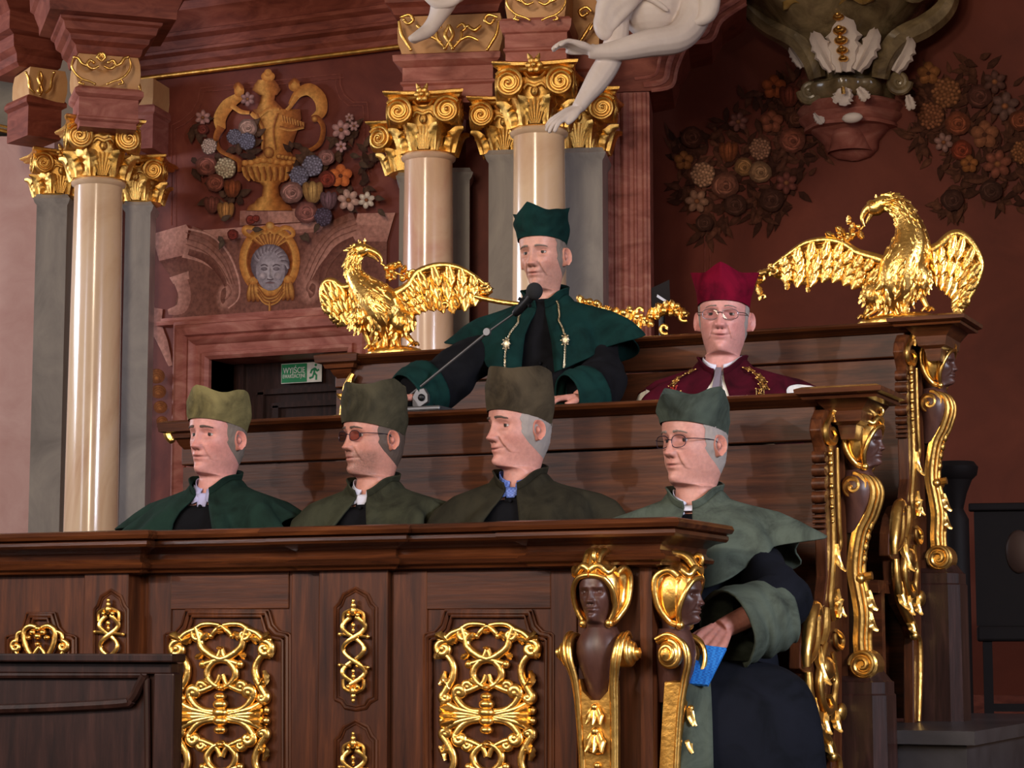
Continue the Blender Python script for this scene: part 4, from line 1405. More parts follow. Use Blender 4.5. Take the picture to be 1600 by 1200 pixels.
    # herm with a long S-shaped gilded leg
    hz = pb(1345, 700).z
    h = add_herm(root, inv @ Vector((XB - .006, y0 + .03, hz)), pi / 2, 1.0, leg=False)
    mb = M()
    for s_ in (-1, 1):
        v = M()
        me = HERM['volute']
        P, r_ = [], []
        for i in range(60):
            t = i / 59; a = pi * .5 + 2 * pi * 1.9 * t
            rr = .036 * (1 - .8 * t)
            P.append((s_ * (.040 + .022 * t), -.045 + rr * cos(a), -.135 + rr * sin(a))); r_.append(.010 * (1 - .3 * t))
        v.tube(P, r_, 8)
        dsk = M(); dsk.lathe([(0, 0), (.036, 0), (.036, .02), (.026, .03), (.012, .032), (.0, .036)], 20)
        v.merge(dsk, Matrix.Translation((s_ * .026, -.045, -.135)) @ Matrix.Rotation(pi / 2 * s_, 4, 'Y'))
        S = [(-.055, -.100), (-.088, -.115), (-.102, -.155), (-.085, -.215), (-.060, -.265), (-.046, -.33), (-.042, -.39), (-.052, -.45), (-.060, -.51), (-.056, -.58), (-.058, -.62)]
        v.tube(cr([(s_ * .034, y, z) for y, z in S], 6), .010, 8)
        v.tube(cr([(s_ * .022, y - .012, z) for y, z in S], 6), .007, 8)
        if s_ == 1:
            # infill of the leg, bead and leaf carving on its face
            rows_ = []
            for y, z in cr(S[2:], 4):
                rows_.append([(-.034, y + .006, z), (0, y - .006, z), (.034, y + .006, z), (.034, y + .024, z), (-.034, y + .024, z)])
            v.loft(rows_, cap0=True, cap1=True)
            for z in (-.25, -.28, -.31, -.345):
                y = tab(sorted([(zz, yy2) for yy2, zz in S]), z)[0]
                v.ell((0, y - .014, z), (.012, .012, .016), 8, 6)
            v.ell((-.03, -.055, -.405), .016); v.ell((.03, -.055, -.405), .016); v.tube([(0, -.05, -.40), (0, -.085, -.395)], .012, 8)
            for z in (-.44, -.50):
                v.leaf((0, -.066, z), (0, -.2, -1), (0, -1, 0), .07, .05, .6, 3)
            # bottom scroll
            q = M(); q.lathe([(0, -.048), (.036, -.048), (.044, -.04), (.044, .04), (.036, .048), (0, .048)], 24)
            v.merge(q, Matrix.Translation((0, -.062, -.655)) @ Matrix.Rotation(pi / 2, 4, 'Y'))
            for e_ in (-1, 1):
                P = []
                for i in range(40):
                    t = i / 39; a = 2 * pi * 1.8 * t
                    P.append((e_ * (.046 + .012 * t), -.062 + .040 * (1 - .8 * t) * cos(a), -.655 + .040 * (1 - .8 * t) * sin(a)))
                v.tube(P, .007, 8)
        vv = v
        mb.merge(v)
    rot = Matrix.Translation(Vector((XB - .006, y0 + .03, hz))) @ Matrix.Rotation(pi / 2, 4, 'Z')
    mb.warp(lambda p: rot @ p)
    mb.build('gilded_leg', 'gold', root)
before = set(benchB.children)
bench_end(benchB)
new = [o for o in benchB.children if o not in before]
off = Vector((PY(1424, 600, YC).x - XB, YC - YB, .0))
off.z = PX(1425, 600, XB + off.x).z - pb(1300, 728).z
dB = wm(benchC).inverted() @ wm(benchB)
for o in new:
    c = copy_tree(o, benchC)
    c.location = dB @ o.location + off

# low dark panelled lectern in the near left corner -----------------------------------
fl = Fr(140, 4.3)
lec = thing('lectern', 'plain dark panelled wooden desk in the near left corner', 'desk', fl.w(fl.sz(60, 1100)[0], .15, 0))
mb = M(); fl.pbox(mb, -240, 262, 1036, 1330, .012, .05); mb.build('body', 'oak_dark', lec, smooth=False)
for (a, b, c, d, dd) in ((-240, 280, 1021, 1034, -.03), (-240, 268, 1034, 1052, -.004), (236, 268, 1052, 1330, -.004)):
    mb = M(); fl.pbox(mb, a, b, c, d, dd, .03); mb.build('frame_rail', 'oak_dark', lec, smooth=False, mods=[('BEVEL', dict(width=.004, segments=2))])
mb = M(); mb.tube(cr([fl.p(x, y, -.002) for x, y in ((-240, 1112), (0, 1108), (180, 1100), (205, 1092), (218, 1070), (226, 1056))], 5), .012, 8)
mb.tube([fl.p(-240, 1056, -.004), fl.p(230, 1055, -.004)], .008, 8)
mb.tube([fl.p(228, 1060, -.004), fl.p(231, 1330, -.004)], .008, 8)
mb.build('panel_moulding', 'oak_dark', lec)
# ================================================================ wall paintings (flat paint on the walls)
class Paint:
    def __init__(s, fr, gain=1.3, d0=.003):
        s.fr, s.m, s.d, s.g = fr, M(), d0, gain
    def c(s, col, k=1.0):
        return tuple(min(.9, x * k * .84 + y * .16) for x, y in zip(lin(*[min(255, int(v * s.g)) for v in col]), lin(112, 60, 46)))
    def up(s, e=.00004):
        s.d += e
    def pt(s, p):
        return s.fr.p(p[0], p[1], s.d)
    def fan(s, pts, cc, ce, centre=None):
        s.up()
        n = len(pts)
        c0 = centre or (sum(p[0] for p in pts) / n, sum(p[1] for p in pts) / n)
        s.m.add([s.pt(c0)] + [s.pt(p) for p in pts], [(0, 1 + (i + 1) % n, 1 + i) for i in range(n)], [s.c(cc)] + [s.c(ce)] * n)
    def poly(s, pts, cols):
        """plain polygon, one colour or one per corner"""
        s.up()
        if isinstance(cols[0], (int, float)):
            cols = [cols] * len(pts)
        s.m.add([s.pt(p) for p in pts], [tuple(range(len(pts)))[::-1]], [s.c(q) for q in cols])
    def oval(s, x, y, rx, ry, cc, ce, rot=0.0, off=(-.2, -.25), n=18, wob=0.0):
        P = []
        for i in range(n):
            a = 2 * pi * i / n
            k = 1 + wob * random.uniform(-1, 1)
            u, v = rx * cos(a) * k, ry * sin(a) * k
            P.append((x + u * cos(rot) - v * sin(rot), y + u * sin(rot) + v * cos(rot)))
        s.fan(P, cc, ce, (x + off[0] * rx, y + off[1] * ry))
    def ribbon(s, pts, ws, ca, cb, k=6):
        s.up()
        P = cr(pts, k)
        n = len(P)
        if not isinstance(ws, (list, tuple)):
            ws = [ws, ws]
        A, B, CA, CB, C = [], [], [], [], []
        for i, p in enumerate(P):
            q0, q1 = P[max(i - 1, 0)], P[min(i + 1, n - 1)]
            tx, ty = q1[0] - q0[0], q1[1] - q0[1]
            L = sqrt(tx * tx + ty * ty) or 1
            u = i / (n - 1) * (len(ws) - 1)
            j = min(int(u), len(ws) - 2)
            w_ = lerp(ws[j], ws[j + 1], u - j) / 2
            A.append((p[0] - ty / L * w_, p[1] + tx / L * w_)); B.append((p[0] + ty / L * w_, p[1] - tx / L * w_)); C.append(p)
        vs = [s.fr.p(p[0], p[1], s.d + .00022 * (i % n) / n) for i, p in enumerate(A + C + B)]
        s.d += .00022
        cm = tuple((a + b) / 2 for a, b in zip(ca, cb))
        s.m.add(vs, [f for r in (0, n) for f in [(r + i, r + i + 1, r + i + 1 + n, r + i + n) for i in range(n - 1)]], [s.c(ca)] * n + [s.c(cm)] * n + [s.c(cb)] * n)
    def leafp(s, x, y, a, L, W, c):
        P = [(0, 0), (.25 * L, -.5 * W), (.55 * L, -.45 * W), (L, 0), (.55 * L, .45 * W), (.25 * L, .5 * W)]
        s.fan([(x + u * cos(a) - v * sin(a), y + u * sin(a) + v * cos(a)) for u, v in P], tuple(min(255, q * 1.3) for q in c), c)
    def flower(s, kind, x, y, r, c):
        lt = tuple(min(255, int(q * 1.22 + 8)) for q in c); dk = tuple(int(q * .55) for q in c); md = tuple(int(q * .8) for q in c)
        a0 = random.random() * 6
        if kind == 'rose':
            s.oval(x, y, r, r * .95, c, dk, wob=.06)
            for q in range(7):
                a = a0 + q * 2.4; rr = r * (.75 - .085 * q)
                s.ribbon([(x + rr * cos(a + t), y + rr * .92 * sin(a + t)) for t in (0, .5, 1.0, 1.5, 2.0)], [r * .05, r * .3, r * .05], lt if q % 2 == 0 else c, md if q % 2 else dk, 4)
            s.oval(x + .1 * r, y + .08 * r, r * .2, r * .18, md, dk, n=10)
        elif kind == 'daisy':
            for q in range(6):
                a = a0 + q * pi / 3
                s.oval(x + .6 * r * cos(a), y + .6 * r * sin(a), r * .45, r * .33, lt, md, a, n=10)
            s.oval(x, y, r * .26, r * .24, (150, 96, 60), (80, 50, 34), n=10)
        elif kind == 'ball':
            s.oval(x, y, r, r * 1.05, md, dk, wob=.05)
            for q in range(42):
                rr, a = r * .95 * sqrt((q + .5) / 42), q * 2.4
                s.oval(x + rr * cos(a), y + rr * sin(a), r * .15, r * .14, lt if q % 3 else c, md, n=7)
        elif kind == 'tulip':
            for q in (-1, 1, 0):
                s.oval(x + q * r * .38, y + abs(q) * r * .05, r * .45, r * .95, lt if q == 0 else c, dk, q * .3, (0, -.3))
            for q in (-.5, 0, .45):
                s.ribbon([(x + q * r, y - r * .7), (x + q * r * .8, y), (x + q * .3 * r, y + r * .8)], [r * .04, r * .1, r * .03], dk, md, 4)
        elif kind == 'pansy':
            for q in range(5):
                a = -1.57 + q * 2 * pi / 5
                s.oval(x + .52 * r * cos(a), y + .52 * r * sin(a), r * .52, r * .46, lt, md, a, n=12)
            s.oval(x, y, r * .2, r * .18, dk, (60, 36, 26), n=8)
    def foliage(s, pts, n, c, L=(14, 26)):
        for q in range(n):
            x, y, r = random.choice(pts)
            a = random.random() * 6.28; d = r * sqrt(random.random())
            k = random.uniform(.6, 1.25)
            s.leafp(x + d * cos(a), y + d * sin(a), random.random() * 6.28, random.uniform(*L), random.uniform(7, 12), tuple(v * k for v in c))

random.seed(11)
P = Paint(wall, 1.16)
line = (128, 72, 62)
bl = [(268, 352), (268, 196), (284, 188), (300, 174), (310, 156), (313, 138), (532, 116)]
for dx, w_ in ((0, 1.3), (6, 1.0)):
    for a, b in zip(bl, bl[1:]):
        P.ribbon([(a[0] + dx, a[1] + dx), (b[0] + dx, b[1] + dx)], w_, line, line, 2)
    br_ = [(532, 116), (532, 132), (538, 148), (552, 160), (574, 160), (576, 176), (577, 320)]
    for a, b in zip(br_, br_[1:]):
        P.ribbon([(a[0] - dx, a[1] + dx), (b[0] - dx, b[1] + dx)], w_, line, line, 2)
# dark painted shadow field, then the stone pediment
st1, st2, st3, st4 = (176, 128, 114), (152, 106, 94), (118, 78, 68), (92, 56, 48)
P.poly([(300, 372), (505, 350), (556, 350), (606, 352), (604, 482), (560, 492), (268, 506), (284, 440)], [st3, st3, st3, st4, st4, st3, st3, st3])
P.poly([(318, 360), (505, 346), (506, 356), (322, 371)], st1)
P.poly([(322, 371), (506, 356), (506, 362), (324, 377)], st2)
P.poly([(376, 330), (420, 326), (420, 350), (376, 353)], st2)
P.poly([(420, 326), (500, 327), (502, 346), (420, 350)], st1)
P.poly([(239, 366), (292, 351), (296, 357), (294, 368), (243, 382)], st1)
P.poly([(243, 382), (294, 368), (294, 398), (250, 408)], [st1, st1, st2, st2])
P.poly([(250, 408), (294, 398), (296, 424), (270, 434)], [st4, st4, st3, st3])
P.poly([(266, 434), (296, 424), (297, 436), (272, 444)], st1)
# left arm and volute
P.ribbon([(294, 378), (325, 390), (352, 414), (366, 446), (362, 472), (350, 482), (342, 472), (344, 454), (354, 446), (361, 456), (354, 468)], [52, 46, 36, 26, 18, 12, 9, 7, 6, 5, 4], st1, st3)
P.ribbon([(294, 358), (330, 368), (358, 396), (374, 436), (374, 466), (358, 482)], [3, 3, 3, 3, 2, 2], (190, 144, 130), st1)
P.ribbon([(296, 394), (326, 406), (348, 432), (354, 448)], [10, 12, 8, 4], st4, st3)
P.ribbon([(284, 440), (290, 462), (284, 482), (264, 488)], [22, 20, 18, 8], st1, st2)
P.ribbon([(248, 482), (245, 508), (256, 536), (268, 572)], [16, 20, 16, 6], st1, st2)
# right arm and volute
P.poly([(560, 334), (619, 333), (613, 352), (556, 352)], st1)
P.poly([(556, 352), (613, 352), (606, 378), (556, 378)], [st2, st1, st2, st2])
P.poly([(556, 378), (606, 378), (604, 482), (556, 470)], [st4, st3, st3, st4])
P.ribbon([(560, 352), (526, 366), (496, 394), (478, 430), (474, 458), (484, 472), (496, 464), (498, 446), (488, 440), (482, 452), (490, 460)], [44, 40, 34, 26, 18, 12, 9, 7, 6, 5, 4], st3, st1)
P.ribbon([(556, 376), (530, 390), (510, 416), (504, 440)], [14, 14, 12, 8], st4, st3)
for k in range(3):
    P.ribbon([(558, 342 + 9 * k), (524, 356 + 9 * k), (494 + 5 * k, 388 + 6 * k), (476 + 5 * k, 430 + 4 * k)], 1.3, st3, st3, 5)
    P.ribbon([(292, 364 + 9 * k), (326 - 2 * k, 376 + 9 * k), (354 - 4 * k, 406 + 6 * k), (368 - 4 * k, 444)], 1.3, st3, st3, 5)
P.ribbon([(520, 470), (560, 462), (600, 458)], [20, 22, 20], st3, st2)
P.poly([(400, 492), (470, 488), (470, 498), (400, 502)], st1)
# cartouche with the grey mask
g1, g2, g3 = (206, 150, 80), (168, 104, 48), (112, 58, 28)
P.oval(423, 410, 46, 54, g3, g3, off=(0, 0))
P.ribbon([(423 + 42 * cos(a), 408 + 50 * sin(a)) for a in [i * 2 * pi / 20 for i in range(21)]], 11, g1, g2, 3)
P.ribbon([(423 + 35 * cos(a), 408 + 42 * sin(a)) for a in [i * 2 * pi / 20 for i in range(21)]], 3, g3, g2, 3)
for a in range(-4, 5):
    P.ribbon([(424 + 3 * a, 384), (423 + 6.5 * a, 366 + .5 * a * a)], [3, 7], g1, g3, 2)
P.ribbon([(396, 372), (384, 364), (386, 356), (402, 358), (418, 364), (424, 354), (430, 364), (446, 356), (458, 360), (460, 368), (450, 374)], [5, 7, 7, 7, 6, 9, 6, 7, 7, 6, 4], g1, g2)
P.oval(424, 354, 7, 7, (230, 180, 110), g2)
for x, y in ((398, 452), (452, 450)):
    for q in range(3):
        P.oval(x + (q - 1) * 5, y + 4, 5, 17, g1, g3, (q - 1) * -.15)
    P.oval(x, y - 13, 8, 6, g1, g2)
for q in range(3):
    P.ribbon([(404, 448 + 5 * q), (414, 462 + 5 * q), (424, 466 + 5 * q), (436, 461 + 5 * q), (446, 447 + 5 * q)], 4, g1, g3, 5)
P.ribbon([(424, 472), (424, 488)], [3, 4], g1, g3, 3)
gr1, gr2, gr3 = (166, 158, 164), (134, 126, 134), (84, 76, 84)
P.oval(424, 414, 30, 32, gr2, gr3)
P.oval(425, 424, 23, 31, (176, 168, 174), gr2, off=(-.1, -.1))
for q in range(11):
    a = pi + .25 + q * .26
    P.ribbon([(424 + 18 * cos(a), 416 + 22 * sin(a)), (424 + 26 * cos(a + .2), 414 + 28 * sin(a + .2)), (424 + 30 * cos(a + .45), 416 + 30 * sin(a + .45))], [5, 8, 3], gr1, gr3, 4)
for sx in (-1, 1):
    P.oval(425 + sx * 9.5, 421, 5, 2.6, gr2, gr3)
    P.ribbon([(425 + sx * 4, 417), (425 + sx * 9, 414), (425 + sx * 15, 416)], 1.6, gr3, gr3, 4)
    P.oval(425 + sx * 12, 432, 6, 6, (180, 166, 168), gr2)
P.ribbon([(424, 419), (423, 432), (427, 436)], [2, 5, 6], (186, 178, 184), gr2, 4)
P.ribbon([(420, 437), (427, 438), (430, 436)], 1.8, gr3, gr3, 3)
P.ribbon([(418, 443), (425, 442), (432, 443)], [1, 3.4, 1], (140, 108, 112), gr3, 4)
# urn
def urn(rows, dx=0):
    for (y0, l0, r0), (y1, l1, r1) in zip(rows, rows[1:]):
        for a, b, ca, cb in ((0, .3, g3, g1), (.3, .65, g1, g2), (.65, 1, g2, g3)):
            P.poly([(lerp(l0, r0, a), y0), (lerp(l0, r0, b), y0), (lerp(l1, r1, b), y1), (lerp(l1, r1, a), y1)], [ca, cb, cb, ca])
urn([(306, 414, 438), (312, 404, 446), (318, 400, 450), (322, 392, 456), (330, 388, 460)])
urn([(284, 406, 444), (292, 414, 438), (308, 412, 440)])
urn([(246, 394, 468), (256, 382, 470), (268, 380, 468), (278, 390, 458), (286, 404, 446)])
urn([(172, 398, 472), (186, 402, 474), (204, 408, 468), (222, 412, 462), (240, 414, 458), (248, 404, 464)])
urn([(146, 412, 434), (158, 410, 432), (172, 404, 446)])
urn([(126, 406, 432), (134, 400, 438), (142, 397, 442), (150, 408, 436)])
P.oval(422, 121, 11, 8, g1, g2); P.oval(422, 115, 6, 6, g1, g2)
for q in range(9):
    P.ribbon([(444 + 4.2 * q, 181 + q * 1.4), (446 + 4 * q, 192 + q * 1.0)], [4, 2.5], g1, g3, 2)
P.ribbon([(440, 200), (458, 204), (478, 200)], 5, g1, g3, 4); P.ribbon([(396, 178), (404, 184), (414, 178), (424, 172), (440, 172)], [6, 8, 5, 6, 4], g1, g2)
P.ribbon([(404, 180), (414, 204), (414, 236)], [6, 5, 4], g1, g3, 5); P.ribbon([(436, 178), (430, 204), (434, 236)], [6, 5, 4], g1, g3, 5)
for q in range(9):
    P.ribbon([(384 + 10 * q, 262), (388 + 9.4 * q, 274), (394 + 8 * q, 284)], [6, 8, 3], g1, g3, 3)
    P.oval(386 + 10 * q, 254 + 2 * cos(q), 5.5, 4.5, g1, g2)
P.oval(424, 240, 8, 9, g1, g3)
for q in range(5):
    P.oval(440 + 6 * q, 246 + q, 5, 4, g1, g3)
# handle figures
P.ribbon([(380, 152), (360, 166), (348, 186), (350, 204)], [12, 20, 20, 14], g1, g2)
P.ribbon([(366, 166), (380, 176), (394, 178)], [8, 7, 5], g1, g2)
P.ribbon([(350, 200), (342, 218), (348, 236), (366, 246), (378, 254), (378, 270)], [14, 9, 7, 7, 8, 5], g2, g3)
P.oval(378, 144, 8, 10, g1, g2); P.ribbon([(370, 140), (376, 132), (384, 140)], 5, g2, g3, 4)
P.ribbon([(458, 166), (470, 148), (488, 142), (504, 156), (506, 176), (494, 188)], [8, 14, 20, 20, 17, 12], g1, g2)
P.ribbon([(468, 152), (458, 168), (452, 174)], [8, 6, 5], g1, g2)
P.ribbon([(492, 188), (500, 186), (509, 200), (506, 222), (494, 234), (476, 240)], [10, 8, 8, 8, 7, 5], g2, g3)
P.oval(464, 136, 9, 9, g1, g2); P.ribbon([(456, 134), (464, 126), (472, 132)], 5, g2, g3, 4)
P.oval(496, 188, 5, 5, g1, g3)
# flowers
fol = [(330, 260, 30), (345, 310, 26), (385, 235, 14), (372, 310, 16), (500, 280, 46), (540, 220, 24), (560, 300, 34), (470, 240, 12), (575, 250, 18), (315, 200, 14), (395, 205, 14)]
P.foliage(fol, 120, (60, 46, 36))
for kind, x, y, r, c in (
        ('daisy', 322, 186, 12, (150, 110, 104)), ('rose', 322, 204, 9, (116, 54, 44)), ('rose', 392, 202, 15, (176, 140, 126)), ('ball', 372, 216, 12, (98, 98, 112)), ('ball', 392, 223, 13, (104, 106, 124)),
        ('ball', 333, 231, 12, (176, 152, 138)), ('rose', 329, 261, 17, (140, 84, 72)), ('ball', 359, 265, 16, (186, 164, 134)), ('rose', 343, 288, 15, (138, 78, 62)), ('tulip', 370, 297, 15, (134, 70, 40)),
        ('tulip', 338, 322, 14, (112, 62, 50)), ('tulip', 360, 332, 15, (176, 122, 66)), ('daisy', 394, 158, 11, (130, 96, 92)), ('daisy', 540, 206, 15, (160, 122, 118)), ('daisy', 553, 187, 7, (150, 116, 112)),
        ('daisy', 560, 200, 8, (150, 116, 112)), ('daisy', 540, 232, 9, (156, 120, 120)), ('rose', 517, 249, 13, (166, 118, 112)), ('ball', 496, 262, 16, (122, 120, 140)), ('ball', 475, 278, 15, (112, 112, 132)),
        ('pansy', 540, 278, 18, (190, 96, 48)), ('rose', 519, 283, 14, (136, 58, 44)), ('rose', 464, 304, 18, (166, 120, 112)), ('tulip', 497, 303, 18, (186, 140, 84)), ('daisy', 553, 316, 17, (168, 134, 122)),
        ('daisy', 581, 316, 13, (188, 166, 150)), ('tulip', 522, 316, 15, (112, 84, 92)), ('rose', 488, 335, 18, (146, 92, 84)), ('ball', 514, 342, 14, (70, 66, 84)), ('rose', 401, 347, 8, (124, 48, 38)),
        ('rose', 410, 345, 6, (124, 48, 38)), ('rose', 374, 370, 9, (112, 40, 32))):
    P.flower(kind, x, y, r, c)
for x, y, a in ((352, 372, 1), (360, 378, 2), (486, 366, 1.2), (478, 372, .4), (404, 362, 0), (356, 348, -.5), (508, 352, 2), (594, 312, .2), (600, 330, .8), (556, 246, .2), (570, 258, .5)):
    P.leafp(x, y, a, 18, 9, (58, 50, 40))
for y, r in ((590, 13), (614, 12), (638, 11), (660, 9)):
    for q in range(4):
        P.oval(256 + (y - 590) * .12, y + q, r - 2.5 * q, r * .9 - 2.5 * q, (168, 106, 54), (104, 58, 30))
ob = P.m.build('mural', 'mural_paint', None, smooth=False, col=True)
tag(ob, 'painted urn with flowers above a scrolled pediment and mask on the red wall', 'mural')

random.seed(12)
P = Paint(rwall, 1.24)
fol = [(1080, 230, 32), (1130, 210, 46), (1190, 190, 50), (1250, 220, 44), (1110, 290, 44), (1170, 290, 48), (1230, 270, 40), (1110, 350, 22), (1200, 320, 26), (1230, 150, 30), (1080, 300, 24), (1280, 200, 24)]
P.foliage(fol, 420, (62, 38, 28), (18, 34))
for kind, x, y, r, c in (
        ('pansy', 1070, 252, 15, (128, 80, 42)), ('ball', 1100, 274, 19, (150, 112, 86)), ('tulip', 1140, 238, 17, (126, 68, 38)), ('rose', 1164, 262, 15, (150, 108, 66)), ('rose', 1190, 270, 18, (154, 116, 82)),
        ('ball', 1190, 234, 17, (138, 98, 74)), ('rose', 1240, 221, 21, (140, 80, 62)), ('pansy', 1208, 192, 18, (112, 62, 42)), ('daisy', 1156, 192, 15, (104, 66, 58)), ('rose', 1084, 216, 18, (96, 58, 44)),
        ('rose', 1136, 292, 22, (124, 78, 60)), ('daisy', 1092, 316, 18, (124, 90, 70)), ('pansy', 1212, 138, 19, (132, 66, 34)), ('tulip', 1236, 152, 18, (112, 52, 38)), ('rose', 1208, 314, 19, (72, 46, 36)),
        ('rose', 1152, 322, 18, (74, 48, 38)), ('rose', 1248, 188, 14, (92, 56, 42)), ('daisy', 1232, 288, 17, (94, 52, 44)), ('rose', 1104, 350, 14, (70, 46, 36)), ('rose', 1278, 190, 12, (80, 50, 38))):
    P.flower(kind, x, y, r, c)
ob = P.m.build('mural', 'mural_paint', None, smooth=False, col=True)
tag(ob, 'painted flower garland on the red wall left of the carved bracket', 'mural')
P = Paint(rwall, 1.24)
fol = [(1450, 150, 30), (1500, 170, 50), (1560, 180, 54), (1590, 230, 50), (1490, 230, 44), (1540, 270, 44), (1590, 290, 40), (1490, 310, 24), (1440, 210, 22), (1640, 200, 60), (1660, 280, 50), (1520, 130, 40)]
P.foliage(fol, 420, (60, 38, 28), (18, 34))
for kind, x, y, r, c in (
        ('pansy', 1452, 116, 18, (118, 76, 42)), ('ball', 1480, 146, 23, (122, 80, 52)), ('ball', 1456, 182, 21, (118, 74, 50)), ('rose', 1498, 194, 20, (132, 72, 48)), ('pansy', 1540, 212, 22, (112, 70, 48)),
        ('daisy', 1476, 224, 15, (120, 92, 86)), ('rose', 1504, 236, 17, (130, 58, 38)), ('daisy', 1560, 258, 22, (106, 60, 46)), ('pansy', 1516, 258, 14, (116, 72, 36)), ('rose', 1532, 152, 20, (84, 52, 44)),
        ('daisy', 1572, 168, 22, (82, 62, 56)), ('rose', 1596, 190, 18, (118, 64, 42)), ('daisy', 1556, 130, 18, (70, 48, 42)), ('rose', 1490, 314, 18, (66, 44, 36)), ('ball', 1600, 240, 18, (118, 76, 46)), ('rose', 1550, 300, 18, (64, 44, 36)), ('rose', 1640, 220, 24, (96, 58, 42))):
    P.flower(kind, x, y, r, c)
ob = P.m.build('mural', 'mural_paint', None, smooth=False, col=True)
tag(ob, 'painted flower garland on the red wall right of the carved bracket', 'mural')

# ================================================================ gilded eagles
def eagle(label, px, pyb, Y, th, body, thighs, wings, tail, head, sprig, base, extra=None, feet=()):
    fr = Fr(px, Y, th)
    k = 3400.0 / (fr.o - CAM).length
    zb = ztC + .012
    root = thing('eagle_statue', label, 'statue', fr.w(0, 0, zb))
    Pt = lambda x, y, d=0.0: fr.p(x, y, d)
    # body: one melted surface
    mb = M()
    path = cr([tuple(Pt(x, y, d)) + (r,) for x, y, r, d in body], 5)
    mb.tube([p[:3] for p in path], [p[3] / k for p in path], 16)
    for (x, y, d, rx, ry) in thighs:
        mb.ell(Pt(x, y, d), (rx / k, rx / k * .9, ry / k), 16, 12)
    hx, hy, hr = head['c']
    mb.ell(Pt(hx, hy, .0), (hr / k * 1.15, hr / k * .95, hr / k), 14, 10)
    f = fuse(mb, .0055, 2)
    b = f
    rnd = random.Random(3)
    # tufts over neck, breast and thighs
    n = len(path)
    for q in range(210):
        i = int(n * (.10 + .86 * rnd.random()))
        p = path[min(i, n - 1)]; c = Vector(p[:3]); r = p[3] / k
        t = (Vector(path[min(i + 2, n - 1)][:3]) - Vector(path[max(i - 2, 0)][:3])).normalized()
        side = t.cross(fr.n).normalized()
        a = rnd.uniform(-1.5, 1.5)
        nn = (fr.n * cos(a) + side * sin(a)).normalized()
        L = (8 + 10 * rnd.random()) / k * (.6 + .4 * min(1, r * k / 30))
        b.leaf(c + nn * r * .96, t + side * rnd.uniform(-.35, .35) - nn * .05, nn, L * 1.25, L * .6, rnd.uniform(.15, .45), 2, 6, 4, .35)
    for (x, y, d, rx, ry) in thighs:
        for q in range(34):
            a, e = rnd.uniform(-1.4, 1.4), rnd.uniform(-1.1, 1.2)
            nn = (fr.n * cos(a) * cos(e) + fr.t * sin(a) * cos(e) + Vector((0, 0, sin(e)))).normalized()
            b.leaf(Pt(x, y, d) + Vector((nn.x * rx, nn.y * rx * .9, nn.z * ry)) / k * .97, Vector((0, 0, -1)) + fr.t * rnd.uniform(-.4, .4), nn, 13 / k, 7 / k, .7, 2, 6, 4, .4)
    b.build('body', 'gold_feather', root, ang=70)
    # beak, brow, eye
    mb = M()
    bx = head['beak']
    mb.tube(cr([tuple(Pt(x, y)) for x, y in bx], 5), [r for r in [lerp(hr * .62, 1.2, i / (len(cr(bx, 5)) - 1)) / k for i in range(len(cr(bx, 5)))]], 10)
    lo = head['low']
    mb.tube(cr([tuple(Pt(x, y)) for x, y in lo], 5), lambda t: lerp(hr * .35, 1.0, t) / k, 8)
    ex, ey = head['eye']
    mb.ell(Pt(ex, ey, hr * .85 / k), 2.2 / k, 8, 6)
    mb.tube(cr([tuple(Pt(x, y, hr * .8 / k)) for x, y in head['brow']], 4), 1.8 / k, 6)
    for x, y, dx, dy in head['crest']:
        p0 = Pt(x, y)
        mb.leaf(p0, Pt(x + dx, y + dy) - p0, fr.n, 9 / k, 6 / k, .4, 2, 6, 4)
    mb.build('head_carving', 'gold_feather', root)
    # wings
    for wg in wings:
        mb = M()
        B = cr(wg['bone'], 8); E = cr(wg['edge'], 8)
        d0 = wg.get('d', 0.0)
        def at(L, u):
            i = u * (len(L) - 1); j = min(int(i), len(L) - 2)
            return Vector((lerp(L[j][0], L[j + 1][0], i - j), lerp(L[j][1], L[j + 1][1], i - j)))
        # membrane
        mb.grid(lambda u, v: Pt(*at(B, u).lerp(at(E, u), v * .9), d0 - .012 + .012 * sin(pi * v)), 20, 6)
        mb.grid(lambda u, v: Pt(*at(B, u).lerp(at(E, u), (1 - v) * .9), d0 - .03), 20, 6)
        for lay, (a0, a1, nf, wd) in enumerate(((.40, 1.05, wg['n'] - 2, 25), (.20, .74, wg['n'] - 2, 23), (.03, .46, wg['n'] - 1, 20))):
            for i in range(nf):
                u = (i + .5 + .15 * rnd.uniform(-1, 1)) / nf
                p, q = at(B, u), at(E, min(1, u * .86 + .16))
                s0, s1 = p.lerp(q, a0), p.lerp(q, a1)
                P0, P1 = Pt(*s0, d0 + .002 + .010 * lay), Pt(*s1, d0 + .004 + .008 * lay)
                L = (P1 - P0).length
                mb.leaf(P0, P1 - P0, fr.n, L, wd / k * wg.get('w', 1), .12 + .2 * rnd.random(), 4, 10, 8, .2)
        P3 = cr([tuple(Pt(x, y, d0 + .012)) for x, y in wg['bone']], 6)
        m_ = len(P3)
        mb.tube(P3, [wg['r'] / k * (1.05 - .75 * i / m_) for i in range(m_)], 10)
        for x, y, r in wg.get('curls', ()):
            pts = [tuple(Pt(x + r * (1 - .75 * t) * cos(5 * t + 2.4), y + r * (1 - .75 * t) * sin(5 * t + 2.4), d0 + .015)) for t in [q / 15 for q in range(16)]]
            mb.tube(pts, lambda t: 3.2 / k * (1 - .3 * t), 7)
        for x, y, dx, dy, L in wg.get('leaves', ()):
            p0 = Pt(x, y, d0 + .015)
            mb.leaf(p0, Pt(x + dx, y + dy, d0 + .015) - p0, fr.n, L / k, L * .55 / k, .8, 3, 8, 4, .35)
        mb.build('wing', 'gold_feather', root, ang=70)
